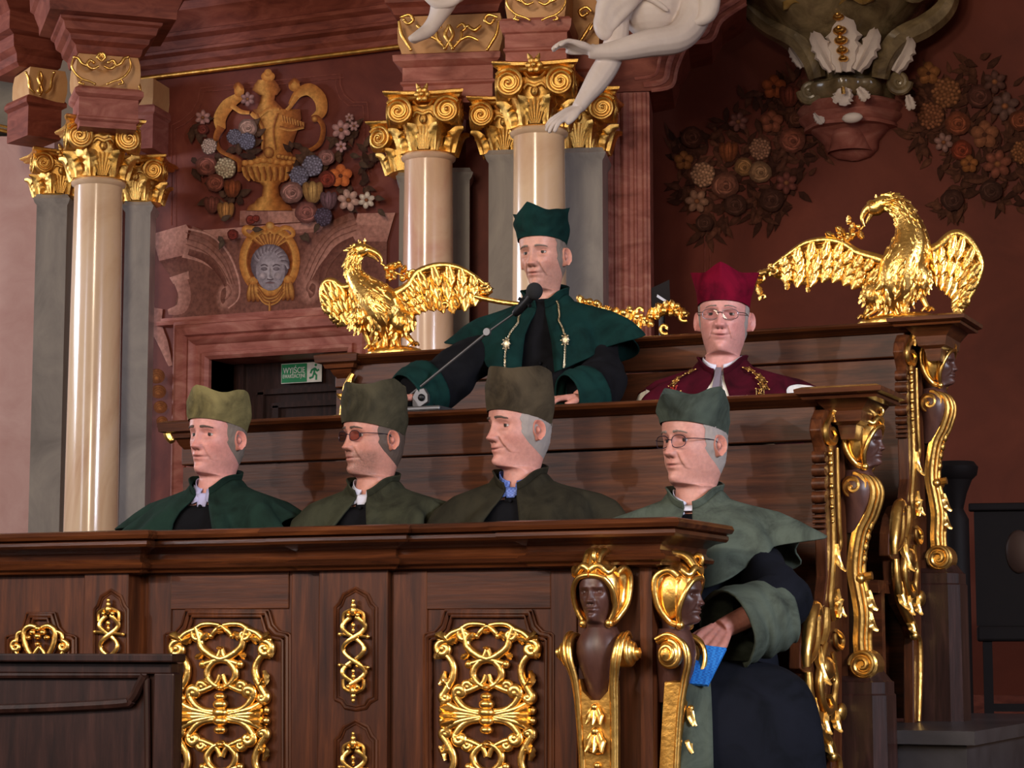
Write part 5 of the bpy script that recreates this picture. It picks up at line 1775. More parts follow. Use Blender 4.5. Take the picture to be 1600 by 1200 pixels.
    # tail fan
    mb = M()
    for (x0, y0, x1, y1) in tail:
        p0, p1 = Pt(x0, y0, .02), Pt(x1, y1, .03)
        mb.leaf(p0, p1 - p0, fr.n, (p1 - p0).length, 13 / k, .3, 2, 8, 6, .3)
    mb.build('tail', 'gold_feather', root, ang=70)
    # feet and base
    for (x0, y0, x1, y1) in feet:
        mb = M()
        p0, p1 = Pt(x0, y0, .02), Pt(x1, y1, .03)
        p1.z = max(p1.z, zb + .015)
        mb.tube([p0, p0.lerp(p1, .6) + fr.n * .004, p1], [7 / k, 4.5 / k, 4 / k], 8)
        for q in (-1, 0, 1):
            e = p1 + fr.t * (q * .022) + fr.n * (.03 - .012 * abs(q)) + Vector((0, 0, -.006))
            e.z = max(e.z, zb + .006)
            mb.tube(cr([p1, p1.lerp(e, .5) + Vector((0, 0, .008)), e], 4), lambda t: lerp(3.6, 1.6, t) / k, 7)
        mb.build('claw_foot', 'gold_feather', root)
    mb = M()
    x0, x1, h_ = base
    a, b2 = fr.sz(x0, pyb)[0], fr.sz(x1, pyb)[0]
    cx = (a + b2) / 2
    mb.lathe([(1, 0), (1.0, .25), (.9, .6), (.6, .95), (.0, 1.05)], 20)
    for v in mb.v:
        ang = atan2(v.y, v.x)
        v.x *= 1 + .05 * sin(5 * ang); v.y *= 1 + .05 * sin(5 * ang)
    mb.warp(lambda p: fr.w(cx + p.x * (b2 - a) / 2, p.y * .06, zb + p.z * h_))
    mb.build('base', 'gold_feather', root)
    # leafy sprig in the beak
    mb = M()
    S = cr([tuple(Pt(x, y, .01)) for x, y in sprig['stem']], 6)
    mb.tube(S, 2.0 / k, 6)
    for x, y, dx, dy, L in sprig['leaves']:
        p0 = Pt(x, y, .012)
        mb.leaf(p0, Pt(x + dx, y + dy, .012) - p0, fr.n, L / k, L * .6 / k, .8, 3, 8, 4, .4)
    for x, y, r in sprig['berries']:
        mb.ell(Pt(x, y, .018), r / k, 8, 6)
    mb.build('sprig', 'gold_feather', root, ang=70)
    if extra:
        extra(root, fr, k, Pt)
    return root

rn = random.Random(5)
eagle('gilded eagle statue on the right end of the rear bench, wing spread leftwards', 1410, 500, 7.2, radians(8),
      [(1366, 326, 12, .0), (1384, 317, 14, .0), (1404, 326, 16, .0), (1420, 352, 22, .005), (1424, 384, 31, .01), (1414, 416, 37, .015), (1404, 446, 36, .01), (1400, 474, 26, .0), (1400, 492, 16, .0)],
      [(1438, 438, .03, 19, 26), (1366, 462, .03, 19, 22)],
      [dict(bone=[(1396, 414), (1366, 404), (1340, 396), (1318, 382), (1290, 376), (1258, 382), (1228, 402), (1204, 420)], edge=[(1384, 450), (1362, 456), (1336, 452), (1312, 444), (1288, 440), (1262, 450), (1232, 444), (1196, 428)], n=11, r=9, d=.0, curls=[(1212, 426, 9), (1190, 438, 12), (1170, 442, 10), (1158, 440, 6), (1194, 466, 6)],
            leaves=[(1206, 424, -1, .3, 26), (1192, 440, -1, .1, 28), (1184, 446, .4, 1, 22), (1176, 440, -1, -.4, 22), (1230, 440, .1, 1, 18), (1262, 446, .2, 1, 16)]),
       dict(bone=[(1448, 392), (1466, 384), (1486, 366), (1504, 366), (1522, 384), (1533, 412), (1524, 446), (1504, 480)], edge=[(1452, 432), (1458, 440), (1466, 448), (1476, 456), (1484, 462), (1488, 470), (1488, 480), (1490, 488)], n=9, r=9, d=-.03)],
      [(1396, 462, 1352, 500), (1400, 466, 1368, 502), (1404, 468, 1386, 503), (1408, 466, 1404, 502), (1412, 462, 1420, 498), (1398, 458, 1360, 488)],
      dict(c=(1368, 325, 13), beak=[(1362, 322), (1352, 330), (1347, 342), (1351, 354)], low=[(1362, 334), (1356, 344), (1353, 350)], eye=(1363, 322), brow=[(1356, 320), (1362, 316), (1370, 318)], crest=[(1376, 312, 1, -2), (1382, 311, 1.6, -1.2), (1370, 312, -.3, -2)]),
      dict(stem=[(1350, 354), (1338, 366), (1322, 366), (1306, 374), (1294, 380)], leaves=[(1338, 366, -1, .6, 24), (1330, 366, .3, -1, 20), (1322, 368, -1, -.8, 22), (1316, 370, .2, 1, 20), (1308, 374, -1, -.5, 22), (1340, 364, .8, .8, 18), (1326, 352, .1, -1, 16), (1344, 360, .2, 1, 18), (1300, 378, -.8, .6, 20)], berries=[(1334, 368, 5), (1326, 372, 5), (1318, 376, 4), (1342, 356, 4), (1328, 348, 4), (1312, 366, 4)]),
      (1340, 1478, .035), feet=[(1438, 458, 1452, 486), (1362, 478, 1352, 498)])
def garland(root, fr, k, Pt):
    mb = M()
    S = [(742, 464), (790, 474), (860, 480), (928, 478), (960, 500), (986, 490), (1010, 502), (1040, 490), (1062, 486), (1078, 494)]
    mb.tube(cr([tuple(Pt(x, y, .02)) for x, y in S], 6), 4.0 / k, 8)
    for i in range(46):
        x = 912 + 3.5 * i
        yy_ = tab(S, x)[0]
        a = rn.uniform(0, 6.28)
        p0 = Pt(x, yy_ + rn.uniform(-7, 7), .03)
        mb.leaf(p0, Pt(x + cos(a), yy_ + sin(a), .03) - p0, fr.n, rn.uniform(14, 24) / k, rn.uniform(10, 15) / k, .9, 3, 8, 4, .45)
        if i % 3 == 0:
            mb.ell(Pt(x + 3, yy_ + rn.uniform(-9, 9), .04), rn.uniform(4, 6) / k, 8, 6)
    for x, y, r in ((1042, 516, 9), (962, 512, 9), (1072, 496, 9), (1004, 488, 8)):
        mb.tube([tuple(Pt(x + r * (1 - .7 * t) * cos(5.5 * t + 1), y + r * (1 - .7 * t) * sin(5.5 * t + 1), .035)) for t in [q / 17 for q in range(18)]], lambda t: 3.4 / k, 7)
    p0 = Pt(984, 500, .02); p0b = Vector((p0.x, p0.y, ztC + .005))
    mb.tube([p0, p0b], 4 / k, 8)
    mb.build('garland', 'gold_feather', root, ang=70)
eagle('gilded eagle statue on the left end of the rear bench beside the column', 605, 553, 7.2, radians(8),
      [(570, 390, 11, .0), (559, 393, 12, .0), (553, 410, 12, .0), (556, 430, 15, .005), (570, 450, 23, .01), (590, 470, 31, .015), (606, 490, 35, .012), (608, 512, 28, .0), (606, 532, 16, .0)],
      [(570, 498, .03, 20, 20), (634, 506, .03, 22, 20)],
      [dict(bone=[(608, 466), (628, 458), (644, 446), (656, 428), (686, 417), (716, 419), (742, 432), (766, 450)], edge=[(630, 500), (642, 500), (656, 492), (674, 486), (694, 488), (716, 490), (742, 480), (768, 456)], n=11, r=9, d=.01, curls=[(656, 444, 10), (664, 470, 9), (700, 480, 8), (650, 430, 8)],
            leaves=[(660, 444, .4, 1, 24), (672, 462, .2, 1, 26), (690, 466, .1, 1, 26), (664, 460, .6, 1, 26), (712, 464, .4, 1, 26)]),
       dict(bone=[(572, 452), (552, 446), (532, 448), (516, 438), (504, 442), (500, 462), (506, 482), (524, 496)], edge=[(574, 490), (568, 496), (560, 500), (552, 502), (546, 504), (540, 506), (536, 506), (534, 504)], n=9, r=8, d=-.03)],
      [(600, 516, 580, 552), (604, 518, 592, 553), (608, 520, 604, 553), (612, 518, 618, 553), (616, 516, 632, 550)],
      dict(c=(567, 391, 11.5), beak=[(574, 390), (586, 394), (595, 402), (597, 412)], low=[(576, 398), (586, 403), (592, 409)], eye=(574, 390), brow=[(570, 388), (576, 385), (583, 389)], crest=[(563, 382, -.6, -2), (569, 381, .4, -2), (558, 385, -1.5, -1)]),
      dict(stem=[(597, 412), (608, 420), (622, 428), (640, 434)], leaves=[(604, 418, 1, -.2, 20), (612, 420, 1, -.4, 18), (616, 424, .2, 1, 18), (628, 428, .6, -.8, 18), (634, 432, 1, .3, 22), (606, 424, .1, 1, 16), (622, 416, 1, .0, 12)], berries=[(606, 420, 5), (614, 426, 5), (610, 432, 4), (620, 414, 4), (626, 412, 4), (632, 436, 6), (640, 428, 5), (612, 438, 3.5)]),
      (572, 660, .03), extra=garland, feet=[(634, 520, 652, 540), (570, 510, 584, 545)])

# ================================================================ marble figures on the cornice
def hand_fingers(mb, wrist, d, up, L, spread=1.0, curl=.3, r=.0085, thumb=1):
    """palm and five bent fingers; d along the hand, up = back of the hand"""
    d = Vector(d).normalized(); up = Vector(up); up = (up - d * up.dot(d)).normalized(); sd = d.cross(up).normalized()
    wrist = Vector(wrist)
    pl = L * .5
    for q in range(4):
        o = (q - 1.5)
        mb.tube([wrist + sd * (o * L * .075), wrist + d * pl * .55 + sd * (o * L * .115), wrist + d * pl + sd * (o * L * .12)], [r * 1.35, r * 1.5, r * 1.15], 10)
        fl = L * (.44, .50, .47, .37)[q if thumb > 0 else 3 - q]
        p = wrist + d * pl + sd * (o * L * .12)
        a = curl * .5; pts = [p]
        dd = (d + sd * (o * .09 * spread)).normalized()
        for j in range(3):
            v = dd * cos(a) - up * sin(a)
            p = p + v * (fl * (.42, .32, .26)[j]); pts.append(p); a += curl
        mb.tube(cr(pts, 3), lambda t: r * lerp(1.08, .78, t), 10)
        mb.ell(pts[-1], r * .8, 8, 6)
    b = wrist + d * pl * .25 - sd * (thumb * L * .15)
    mb.tube(cr([b, b + d * L * .16 - sd * (thumb * L * .10) - up * L * .05, b + d * L * .32 - sd * (thumb * L * .12) - up * L * .1, b + d * L * .42 - sd * (thumb * L * .08) - up * L * .13], 3), lambda t: r * lerp(1.45, .9, t), 10)
fs = Fr(980, 9.75, YAW)
ks = 3400.0 / (fs.o - CAM).length
S_ = lambda x, y, d=0.0: fs.p(x, y, d)
mb = M()
def limb(pts, n=14):
    P = cr([tuple(S_(x, y, d)) + (r,) for x, y, r, d in pts], 6)
    mb.tube([p[:3] for p in P], [p[3] / ks for p in P], n)
limb([(1080, -60, 30, .0), (1088, -10, 30, .02), (1080, 36, 27, .06), (1056, 68, 24, .1), (1010, 80, 22, .14), (965, 92, 17, .16), (932, 96, 12, .17), (920, 94, 12, .17)])
limb([(960, -20, 34, .05), (962, 30, 22, .06), (962, 66, 19, .08), (950, 104, 20, .1), (932, 136, 19, .13), (912, 166, 13, .16), (902, 182, 11, .17)])
hand_fingers(mb, S_(922, 94, .17), S_(885, 84, .2) - S_(922, 94, .17), Vector((0, 0, 1)), .20, 1, .40, .0135, -1)
hand_fingers(mb, S_(903, 182, .17), S_(868, 202, .2) - S_(903, 182, .17), Vector((0, 0, 1)) + fs.n * .4, .20, 1.8, .25, .0135, 1)
mb.ell(S_(1010, -60, -.05), (.30, .2, .33), 20, 14)
mb.ell(S_(1020, 10, -.02), (.16, .14, .16), 20, 14)
mb.ell(S_(1000, -210, -.02), (.11, .13, .15), 16, 12)      # head, above the picture
mb2 = fuse(mb, .0055, 2)
rootS = thing('marble_figure', 'white marble figure leaning down with both arms over the column capital', 'statue', S_(1000, 40, -.2))
mb2.build('body', 'white_marble', rootS)
mb = M()
for pts, r in (([(938, 50), (944, 20), (962, 2), (990, -10), (1010, -40)], 15), ([(944, 58), (954, 30), (976, 14), (1000, 0), (1024, -20)], 12), ([(950, 60), (966, 40), (986, 18), (1006, -6)], 8), ([(936, 30), (934, 50), (942, 66), (952, 60)], 9),
               ([(1104, -30), (1110, 6), (1104, 34), (1088, 46)], 12), ([(1094, -30), (1098, 10), (1094, 40), (1080, 48)], 9), ([(1000, 6), (1020, 14), (1042, 30)], 5)):
    P_ = cr([tuple(S_(x, y, .13)) for x, y in pts], 8)
    mb.tube(P_, lambda t, r=r: r / ks * (.7 + .4 * sin(pi * t)), 10)
mb2 = fuse(mb, .009, 2)
mb2.build('drapery', 'white_marble', rootS)
fs = Fr(680, 10.15, YAW)
mb = M()
limb([(716, -120, 44, .0), (708, -50, 40, .1), (700, -16, 30, .14), (694, 16, 23, .15), (684, 40, 15, .15), (672, 58, 13, .15), (660, 68, 11, .17), (650, 75, 8, .2), (643, 77, 5, .21)])
for q in range(4):
    mb.tube([S_(650 + q * 1.5, 75 + q * .8, .2 - .012 * q), S_(641 + q * 2, 78 + q, .215 - .012 * q)], .012, 8)
mb2 = fuse(mb, .009, 2)
rootS = thing('marble_figure', 'bare foot of a white marble figure hanging over the gilded frieze', 'statue', S_(690, 40, -.1))
mb2.build('leg', 'white_marble', rootS)
mb = M()
for pts, r in (([(664, -30), (666, 4), (682, 22), (706, 22), (722, 10)], 8), ([(680, -40), (684, 0), (700, 14), (722, -4)], 9), ([(700, -40), (712, -4), (728, -14)], 12), ([(664, 0), (674, 20), (690, 28), (714, 20)], 5)):
    P_ = cr([tuple(S_(x, y, .2)) for x, y in pts], 8)
    mb.tube(P_, r / ks, 10)
mb.ell(S_(702, -40, .1), (.16, .14, .2), 16, 12)
mb2 = fuse(mb, .009, 2)
mb2.build('drapery', 'white_marble', rootS)

# ================================================================ black board behind the rear bench, dark chair at the right
fm = Fr(1035, 7.6, radians(20))
kmm = 3400.0 / (fm.o - CAM).length
root = thing('music_stand', 'black music stand board with a small label behind the rear bench', 'stand', fm.w(0, 0, .386))
mb = M(); mb.prism([fm.p(x, y) for x, y in ((1018, 450), (1046, 437), (1047, 470), (1054, 486), (1018, 486))], -fm.n * .02); mb.build('board', 'black_wood', root, smooth=False)
mb = M(); mb.prism([fm.p(x, y, .002) for x, y in ((1027, 460), (1041, 469), (1040, 473), (1026, 464))], -fm.n * .001); mb.build('paper_label', 'white_cloth', root, smooth=False)
mb = M(); q = fm.w(0, .02, .386); mb.tube([q, Vector((q.x, q.y, fm.p(1035, 480).z))], .012, 10)
for a in range(3):
    mb.tube([q + Vector((0, 0, .22)), q + Vector((.2 * cos(a * 2.1), .2 * sin(a * 2.1) + .05, .008))], .008, 8)
mb.build('pole', 'black_metal', root)

fq = Fr(1570, 8.6, radians(12))
root = thing('chair', 'dark wooden chair standing in shadow at the right edge', 'chair', fq.w(0, .2, 0))
a, b = fq.sz(1524, 900)[0], fq.sz(1650, 900)[0]
zs_, zt2 = fq.sz(1570, 990)[1], fq.sz(1570, 786)[1]
mb = M(); fq.box(mb, a, b, .0, .03, zs_ + .03, zt2 - .03); mb.build('backrest', 'black_wood', root, smooth=False)
mb = M(); fq.box(mb, a - .02, b + .02, -.02, .05, zt2 - .03, zt2); mb.build('top_rail', 'black_wood', root, smooth=False, mods=[('BEVEL', dict(width=.006, segments=2))])
mb = M(); mb.ell(fq.p(1592, 862, .005), (.055, .02, .085), 20, 12); mb.build('oval_pad', 'floor_stone', root)
mb = M(); fq.box(mb, a, b, -.02, .45, zs_ - .03, zs_ + .03); mb.build('seat', 'black_wood', root, smooth=False, mods=[('BEVEL', dict(width=.01, segments=2))])
for x in (a + .04, b - .05):
    for d in (.0, .4):
        mb = M(); fq.box(mb, x - .018, x + .018, d, d + .036, 0, zs_ - .03); mb.build('leg', 'black_wood', root, smooth=False)
mb = M(); fq.box(mb, a + .04, b - .05, .01, .03, zs_ * .55, zs_ * .55 + .03); mb.build('stretcher', 'black_wood', root, smooth=False)
# ================================================================ people
for nm, c in (('velvet_emerald', (14, 41, 38)), ('velvet_bottle', (26, 44, 37)), ('velvet_moss', (52, 53, 40)), ('velvet_brown_green', (44, 41, 31)), ('velvet_grey_green', (74, 82, 72)),
              ('velvet_khaki', (112, 103, 68)), ('velvet_dark_olive', (64, 60, 46)), ('velvet_olive_brown', (68, 59, 45)), ('velvet_slate_green', (62, 70, 62)), ('velvet_crimson', (100, 7, 32)), ('velvet_wine', (64, 10, 24))):
    mk_velvet(nm, c)
mk_velvet('robe_black', (18, 18, 21), 0.9, 0.03)
mk_velvet('robe_navy', (19, 21, 28), 0.9, 0.04)
mk_velvet('ermine', (226, 220, 210), 0.95, 0.1, .85)
mk_plain('shirt_white', (206, 206, 220), 0.8)
mk_plain('shirt_lilac', (170, 168, 204), 0.8)
mk_plain('tie_grey', (110, 100, 110), 0.6)
mk_plain('hair_grey', (124, 112, 102), 0.8, 0, .2)
mk_plain('hair_dark', (84, 68, 58), 0.7)
mk_plain('hair_silver', (150, 141, 134), 0.8, 0, .2)
mk_plain('spectacle_metal', (120, 110, 116), 0.3, 0.9)
mk_plain('spectacle_dark', (60, 56, 74), 0.3, 0.7)
mk_plain('enamel_blue', (60, 74, 130), 0.25)
mk_plain('enamel_red', (150, 40, 34), 0.25)
# blue checked shirt and blue chequered booklet
def mk_check(name, c1, c2, scale):
    m, nt, b = nt_new(name)
    tc = nt.nodes.new('ShaderNodeTexCoord'); ck = nt.nodes.new('ShaderNodeTexChecker')
    ck.inputs['Scale'].default_value = scale
    ck.inputs['Color1'].default_value = rgba(c1); ck.inputs['Color2'].default_value = rgba(c2)
    nt.links.new(tc.outputs['Object'], ck.inputs['Vector'])
    nt.links.new(ck.outputs[0], b.inputs['Base Color'])
    b.inputs['Roughness'].default_value = 0.5
mk_check('shirt_check', (70, 92, 160), (96, 120, 186), 160)
mk_check('booklet_blue', (20, 92, 176), (40, 124, 206), 150)
for nm, tint, fac in (('lens_clear', (245, 240, 240), .025), ('lens_tinted', (196, 160, 152), .04)):
    m, nt, b = nt_new(nm)
    nt.nodes.remove(b)
    tr = nt.nodes.new('ShaderNodeBsdfTransparent'); tr.inputs[0].default_value = rgba(tint)
    gl = nt.nodes.new('ShaderNodeBsdfGlossy'); gl.inputs['Roughness'].default_value = .05
    mx = nt.nodes.new('ShaderNodeMixShader'); mx.inputs[0].default_value = fac
    nt.links.new(tr.outputs[0], mx.inputs[1]); nt.links.new(gl.outputs[0], mx.inputs[2])
    nt.links.new(mx.outputs[0], nt.nodes['Material Output'].inputs['Surface'])

def sstep(a, b, x):
    t = max(0, min(1, (x - a) / (b - a)))
    return t * t * (3 - 2 * t)

class Person:
    def __init__(s, label, px, py, Y, head_yaw, body_yaw=0.0, pitch=0.0, roll=0.0, scale=1.0, lean=(0, 0), face=None, skin=(214, 160, 138), seed=1, floor=0.0, group=None, nk=.026):
        s.nk = nk
        s.H = PY(px, py, Y)
        s.hy, s.by, s.pit, s.rol, s.sc, s.lean = radians(head_yaw), radians(body_yaw), radians(pitch), radians(roll), scale, Vector((lean[0], lean[1], 0))
        s.f = dict(FACE0, **(face or {}))
        s.skin = tuple(a_ * b_ for a_, b_ in zip(lin(*skin), (.93, .83, .80)))
        s.rn = random.Random(seed)
        b = s.T(Vector((0, 0, -.7)))
        s.floor = floor
        s.root = thing('person', label, 'person', (b.x, b.y, floor), 0, group)
        s.Rh = Matrix.Rotation(s.hy, 3, 'Z') @ Matrix.Rotation(s.pit, 3, 'X') @ Matrix.Rotation(s.rol, 3, 'Y')
    def T(s, p, w=None):
        """head/body local (face to -y, eyes at z 0) to world"""
        p = Vector(p)
        if w is None:
            w = sstep(-.205, -.125, p.z)
        p = Vector((p.x * lerp(1, .945, w), p.y * lerp(1, .955, w), p.z))
        piv = Vector((0, .012, -.125))
        Rh = Matrix.Rotation(s.hy, 3, 'Z') @ Matrix.Rotation(s.pit, 3, 'X') @ Matrix.Rotation(s.rol, 3, 'Y')
        Rb = Matrix.Rotation(s.by, 3, 'Z')
        a = Rh @ (p - piv) + piv
        b = Rb @ (p - piv) + piv
        q = b.lerp(a, w)
        q = q + s.lean * max(0, min(.5, -.12 - p.z))
        q.z += s.nk * sstep(-.105, -.165, p.z)
        return s.H + q * s.sc
    def TB(s, p):
        return s.T(p, 0.0)
    def TH(s, p):
        return s.T(p, 1.0)
    def inv(s, wp):
        """world point to body local (approximate: undo lean at that height)"""
        q = (Vector(wp) - s.H) / s.sc
        q = q - s.lean * max(0, -.12 - q.z)
        piv = Vector((0, .012, -.125))
        return Matrix.Rotation(-s.by, 3, 'Z') @ (q - piv) + piv
    # ---------------------------------------------------------------- body
    def body(s, arms, iris=(.06, .035, .02), gaze=0.0, openness=1.0, stubble=0.0, stub_col=(70, 60, 56), lipc=(176, 104, 96), legs=True, red=0.5, lyaw=0.0):
        Rl = Matrix.Rotation(lyaw, 3, 'Z')
        f, sk = s.f, s.skin
        mb = M()
        zs, al = head_rings(f, -.74, 1.0, 132)
        rings, cols = [], []
        stc, lp = lin(*stub_col), lin(*lipc)
        for z in zs:
            r = []
            for a in al:
                p = head_surface(f, z, a)
                r.append(s.T(p))
                c = list(sk)
                k = 1 + .05 * noise.noise(p * 40)
                ca = cos(a)
                if ca > 0 and -.13 < z < .06:
                    x = p.x; ax = abs(x)
                    # ruddy nose and cheeks
                    q = red * (.45 * gs(ax, .014) * gs(z + .034, .014) + .38 * gs(ax - .044, .018) * gs(z + .034, .020))
                    c = [c[0] * (1 - .10 * q), c[1] * (1 - .42 * q), c[2] * (1 - .42 * q)]
                    zm = -.0655 + f['smile'] * (ax / .025) ** 2
                    q = gs(ax, .021) ** 2 * gs(z - zm, .0085)
                    c = [lerp(u, v, min(1, q * .75)) for u, v in zip(c, lp)]
                    q = gs(ax, .0225) * gs(z - zm, .0019 + .3 * f['open'])
                    c = [u * (1 - .75 * q) for u in c]
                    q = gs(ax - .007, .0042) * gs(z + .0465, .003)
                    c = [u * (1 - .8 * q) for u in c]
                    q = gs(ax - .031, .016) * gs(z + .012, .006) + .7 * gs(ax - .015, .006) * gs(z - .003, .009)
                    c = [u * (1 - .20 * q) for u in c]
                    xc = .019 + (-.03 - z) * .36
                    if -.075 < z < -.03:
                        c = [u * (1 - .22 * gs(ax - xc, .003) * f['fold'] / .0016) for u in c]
                    for zl in (.034, .041, .048):
                        c = [u * (1 - .07 * gs(z - zl - .002 * cos(60 * x), .0012)) for u in c]
                    if stubble:
                        q = stubble * max(0, min(1, sstep(-.036, -.058, z) * (1 - gs(ax, .019) * gs(z - zm, .007)) * sstep(.2, .5, 1 - ax / .12) + .9 * gs(ax, .024) * gs(z + .053, .006)))
                        q *= (.75 + .5 * noise.noise(p * 300)) * min(1, ca * 2.5)
                        c = [lerp(u, v, max(0, min(1, q))) for u, v in zip(c, stc)]
                cols.append(tuple(u * k for u in c))
            rings.append(r)
        mb.loft(rings, cols=cols)
        for sd in (-1, 1):
            add_ear(mb, sd, tuple(x * y for x, y in zip(sk, (1.0, .88, .86))), f, s.TH)
            add_eye(mb, sd, f, s.TH, sk, tuple(x * y for x, y in zip(sk, (.92, .84, .82))), iris, gaze, openness)
        mb.col = sk
        am = M()
        for pts, hand in arms:
            W = [Vector(p) for p in pts]
            P_ = cr([tuple(p) for p in W], 5)
            n = len(P_)
            am.tube(P_, [lerp(.045, .027, i / (n - 1)) for i in range(n)], 12)
            if hand:
                hand(am, W[-1])
        if legs:
            for sd in (-1, 1):
                q = [s.TB(Rl @ Vector((sd * .09, 0, -.72))), s.TB(Rl @ Vector((sd * .10, -.2, -.71))), s.TB(Rl @ Vector((sd * .11, -.36, -.71)))]
                k = s.TB(Rl @ Vector((sd * .11, -.38, -.73)))
                am.tube(cr([tuple(p) for p in q], 4), lambda t: lerp(.07, .045, t), 12)
                ft = Vector((k.x, k.y + .02, s.floor + .07))
                am.tube(cr([tuple(k), tuple(k.lerp(ft, .4) + Vector((0, .015, 0))), tuple(ft)], 4), lambda t: lerp(.045, .034, t), 12)
                am.tube([ft + Vector((0, .03, -.03)), ft + Vector((0, -.06, -.035)), ft + Vector((0, -.16, -.045))], [.035, .036, .022], 10)
        else:
            for sd in (-1, 1):
                h = s.TB((sd * .09, .02, -.72)); ft = Vector((h.x, h.y + .0, s.floor + .07))
                am.tube(cr([tuple(h), tuple(h.lerp(ft, .5)), tuple(ft)], 4), lambda t: lerp(.08, .04, t), 12)
                am.tube([ft + Vector((0, .04, -.03)), ft + Vector((0, -.06, -.035)), ft + Vector((0, -.16, -.045))], [.035, .036, .022], 10)
        am = fuse(am, .0035, 2)
        mb.add(am.v, am.f, [tuple(u * (1 + .06 * noise.noise(v * 60)) for u in (sk[0] * .92, sk[1] * .80, sk[2] * .78)) for v in am.v])
        return mb.build('body', 'skin', s.root, col=True, ang=60)
    # ---------------------------------------------------------------- hair, brows
    def hair(s, mat, front=1.25, low=-.10, thick=.005, ztop=.085, side=-.02):
        f = s.f
        mb = M()
        def fn(u, v):
            fr2 = front + .10 * noise.noise(Vector((v * 7, front * 9, 0))) - .12 * v
            al = lerp(fr2, 2 * pi - fr2, u)
            t = abs(u - .5) * 2              # 1 at the temples, 0 at the nape
            zl = lerp(low, side, t ** 3)
            z = lerp(zl, ztop, v)
            p = head_surface(f, z, al if al < pi else al - 2 * pi)
            e = min(1, 6 * v, 6 * (1 - t) + .15)
            k = 1 + (thick * e + .003 * noise.noise(Vector((p.x * 260, p.y * 260, p.z * 60))) * e) / .08
            ctr = Vector((0, .01, z))
            return s.TH(ctr + (p - ctr) * k)
        mb.grid(fn, 110, 26)
        mb.build('hair', mat, s.root, ang=80)
    def brows(s, mat, thick=.0030, z0=.0215, arch=.003):
        f = s.f
        for sd in (-1, 1):
            mb = M()
            P_ = []
            for i in range(14):
                t = i / 13
                x = lerp(.012, .049, t)
                z = z0 + arch * sin(pi * (.15 + .7 * t)) - .004 * t * t
                w_, fr_, bk_, nar = hz(z)
                al = math.asin(min(.98, x / (w_ * f['wid'])))
                p = head_surface(f, z, sd * al)
                P_.append(s.TH(p + Vector((0, -.0008, s.rn.uniform(-.0006, .0006)))))
            mb.tube(P_, lambda t: thick * (1.1 - .65 * t) * (.85 + .3 * s.rn.random()), 7)
            mb.build('eyebrow', mat, s.root)
    # ---------------------------------------------------------------- cap with four corners
    def cap(s, mat, H=.105, rc=.112, rm=.088, rise=(.028, .02, .02, .02), zf=.040, zb=.0, slump=.006, sag=.02, shift=(0, 0), tilt=0.0, seed=1):
        f = s.f
        rings = []
        NA = 96
        als = [2 * pi * j / NA - pi for j in range(NA)]
        def corner(a):
            return .55 * (1 - abs(sin(2 * a))) + .45 * abs(cos(2 * a)) ** 1.5
        def rs(a):
            # rise of the nearest corner: front, own left, back, own right
            k = int(round(a / (pi / 2))) % 4
            return rise[k]
        def bot(a):
            z = lerp(zf, zb, (1 - cos(a)) / 2) + .004 * sin(a) ** 2
            p = head_surface(f, z, a)
            d = Vector((p.x, p.y, 0)); d.normalize()
            return p + d * .006
        def top(a):
            c = corner(a)
            r = rc * (abs(cos(a)) + abs(sin(a))) ** (math.log(rm / rc) / math.log(1.41421))
            base = Vector((sin(a) * r * .98, -cos(a) * r * 1.08 + .008, 0))
            z = zf + H + tilt * cos(a) + rs(a) * c * .8 - .004
            nz = noise.noise(Vector((cos(a) * 2, sin(a) * 2, seed * 3.1))) * slump
            return base + Vector((shift[0], shift[1], z + nz))
        NT = 14
        for i in range(NT + 1):
            t = i / NT
            r = []
            for a in als:
                b, q = bot(a), top(a)
                p = b.lerp(q, t)
                d = Vector((sin(a), -cos(a), 0))
                bul = .010 * sin(pi * t) * (1 - corner(a)) - .004 * sin(pi * t) * corner(a)
                w_ = slump * 1.2 * noise.noise(Vector((sin(a) * 3, cos(a) * 3 + seed, t * 3))) * sin(pi * min(1, t * 1.1))
                r.append(s.TH(p + d * (bul + w_)))
            rings.append(r)
        for i in range(1, 9):
            t = i / 8
            r = []
            for a in als:
                q = top(a)
                c0 = Vector((shift[0], shift[1] + .008, zf + H - sag * .6))
                p = q.lerp(c0, t)
                p.z -= sag * sin(pi * t) * (.8 + .4 * noise.noise(Vector((sin(a) * 2, cos(a) * 2, seed + t))))
                r.append(s.TH(p))
            rings.append(r)
        mb = M()
        mb.loft(rings, cap1=True)
        # inside band so the rim has thickness
        ins = [[s.TH(bot(a)) for a in als], [s.TH(bot(a) * .985 + Vector((0, 0, .02))) for a in als]]
        mb.loft([ins[1], ins[0]])
        mb.build('cap', mat, s.root, ang=75)
    # ---------------------------------------------------------------- shoulder cape
    SIDE = [(0, .068, -.160), (.10, .088, -.184), (.28, .145, -.202), (.48, .205, -.220), (.62, .238, -.240)]
    FRONT = [(0, .066, -.212), (.10, .082, -.232), (.28, .108, -.262), (.48, .134, -.300), (.62, .146, -.335)]
    BACK = [(0, .084, -.148), (.10, .098, -.170), (.28, .118, -.20), (.48, .134, -.25), (.62, .140, -.30)]
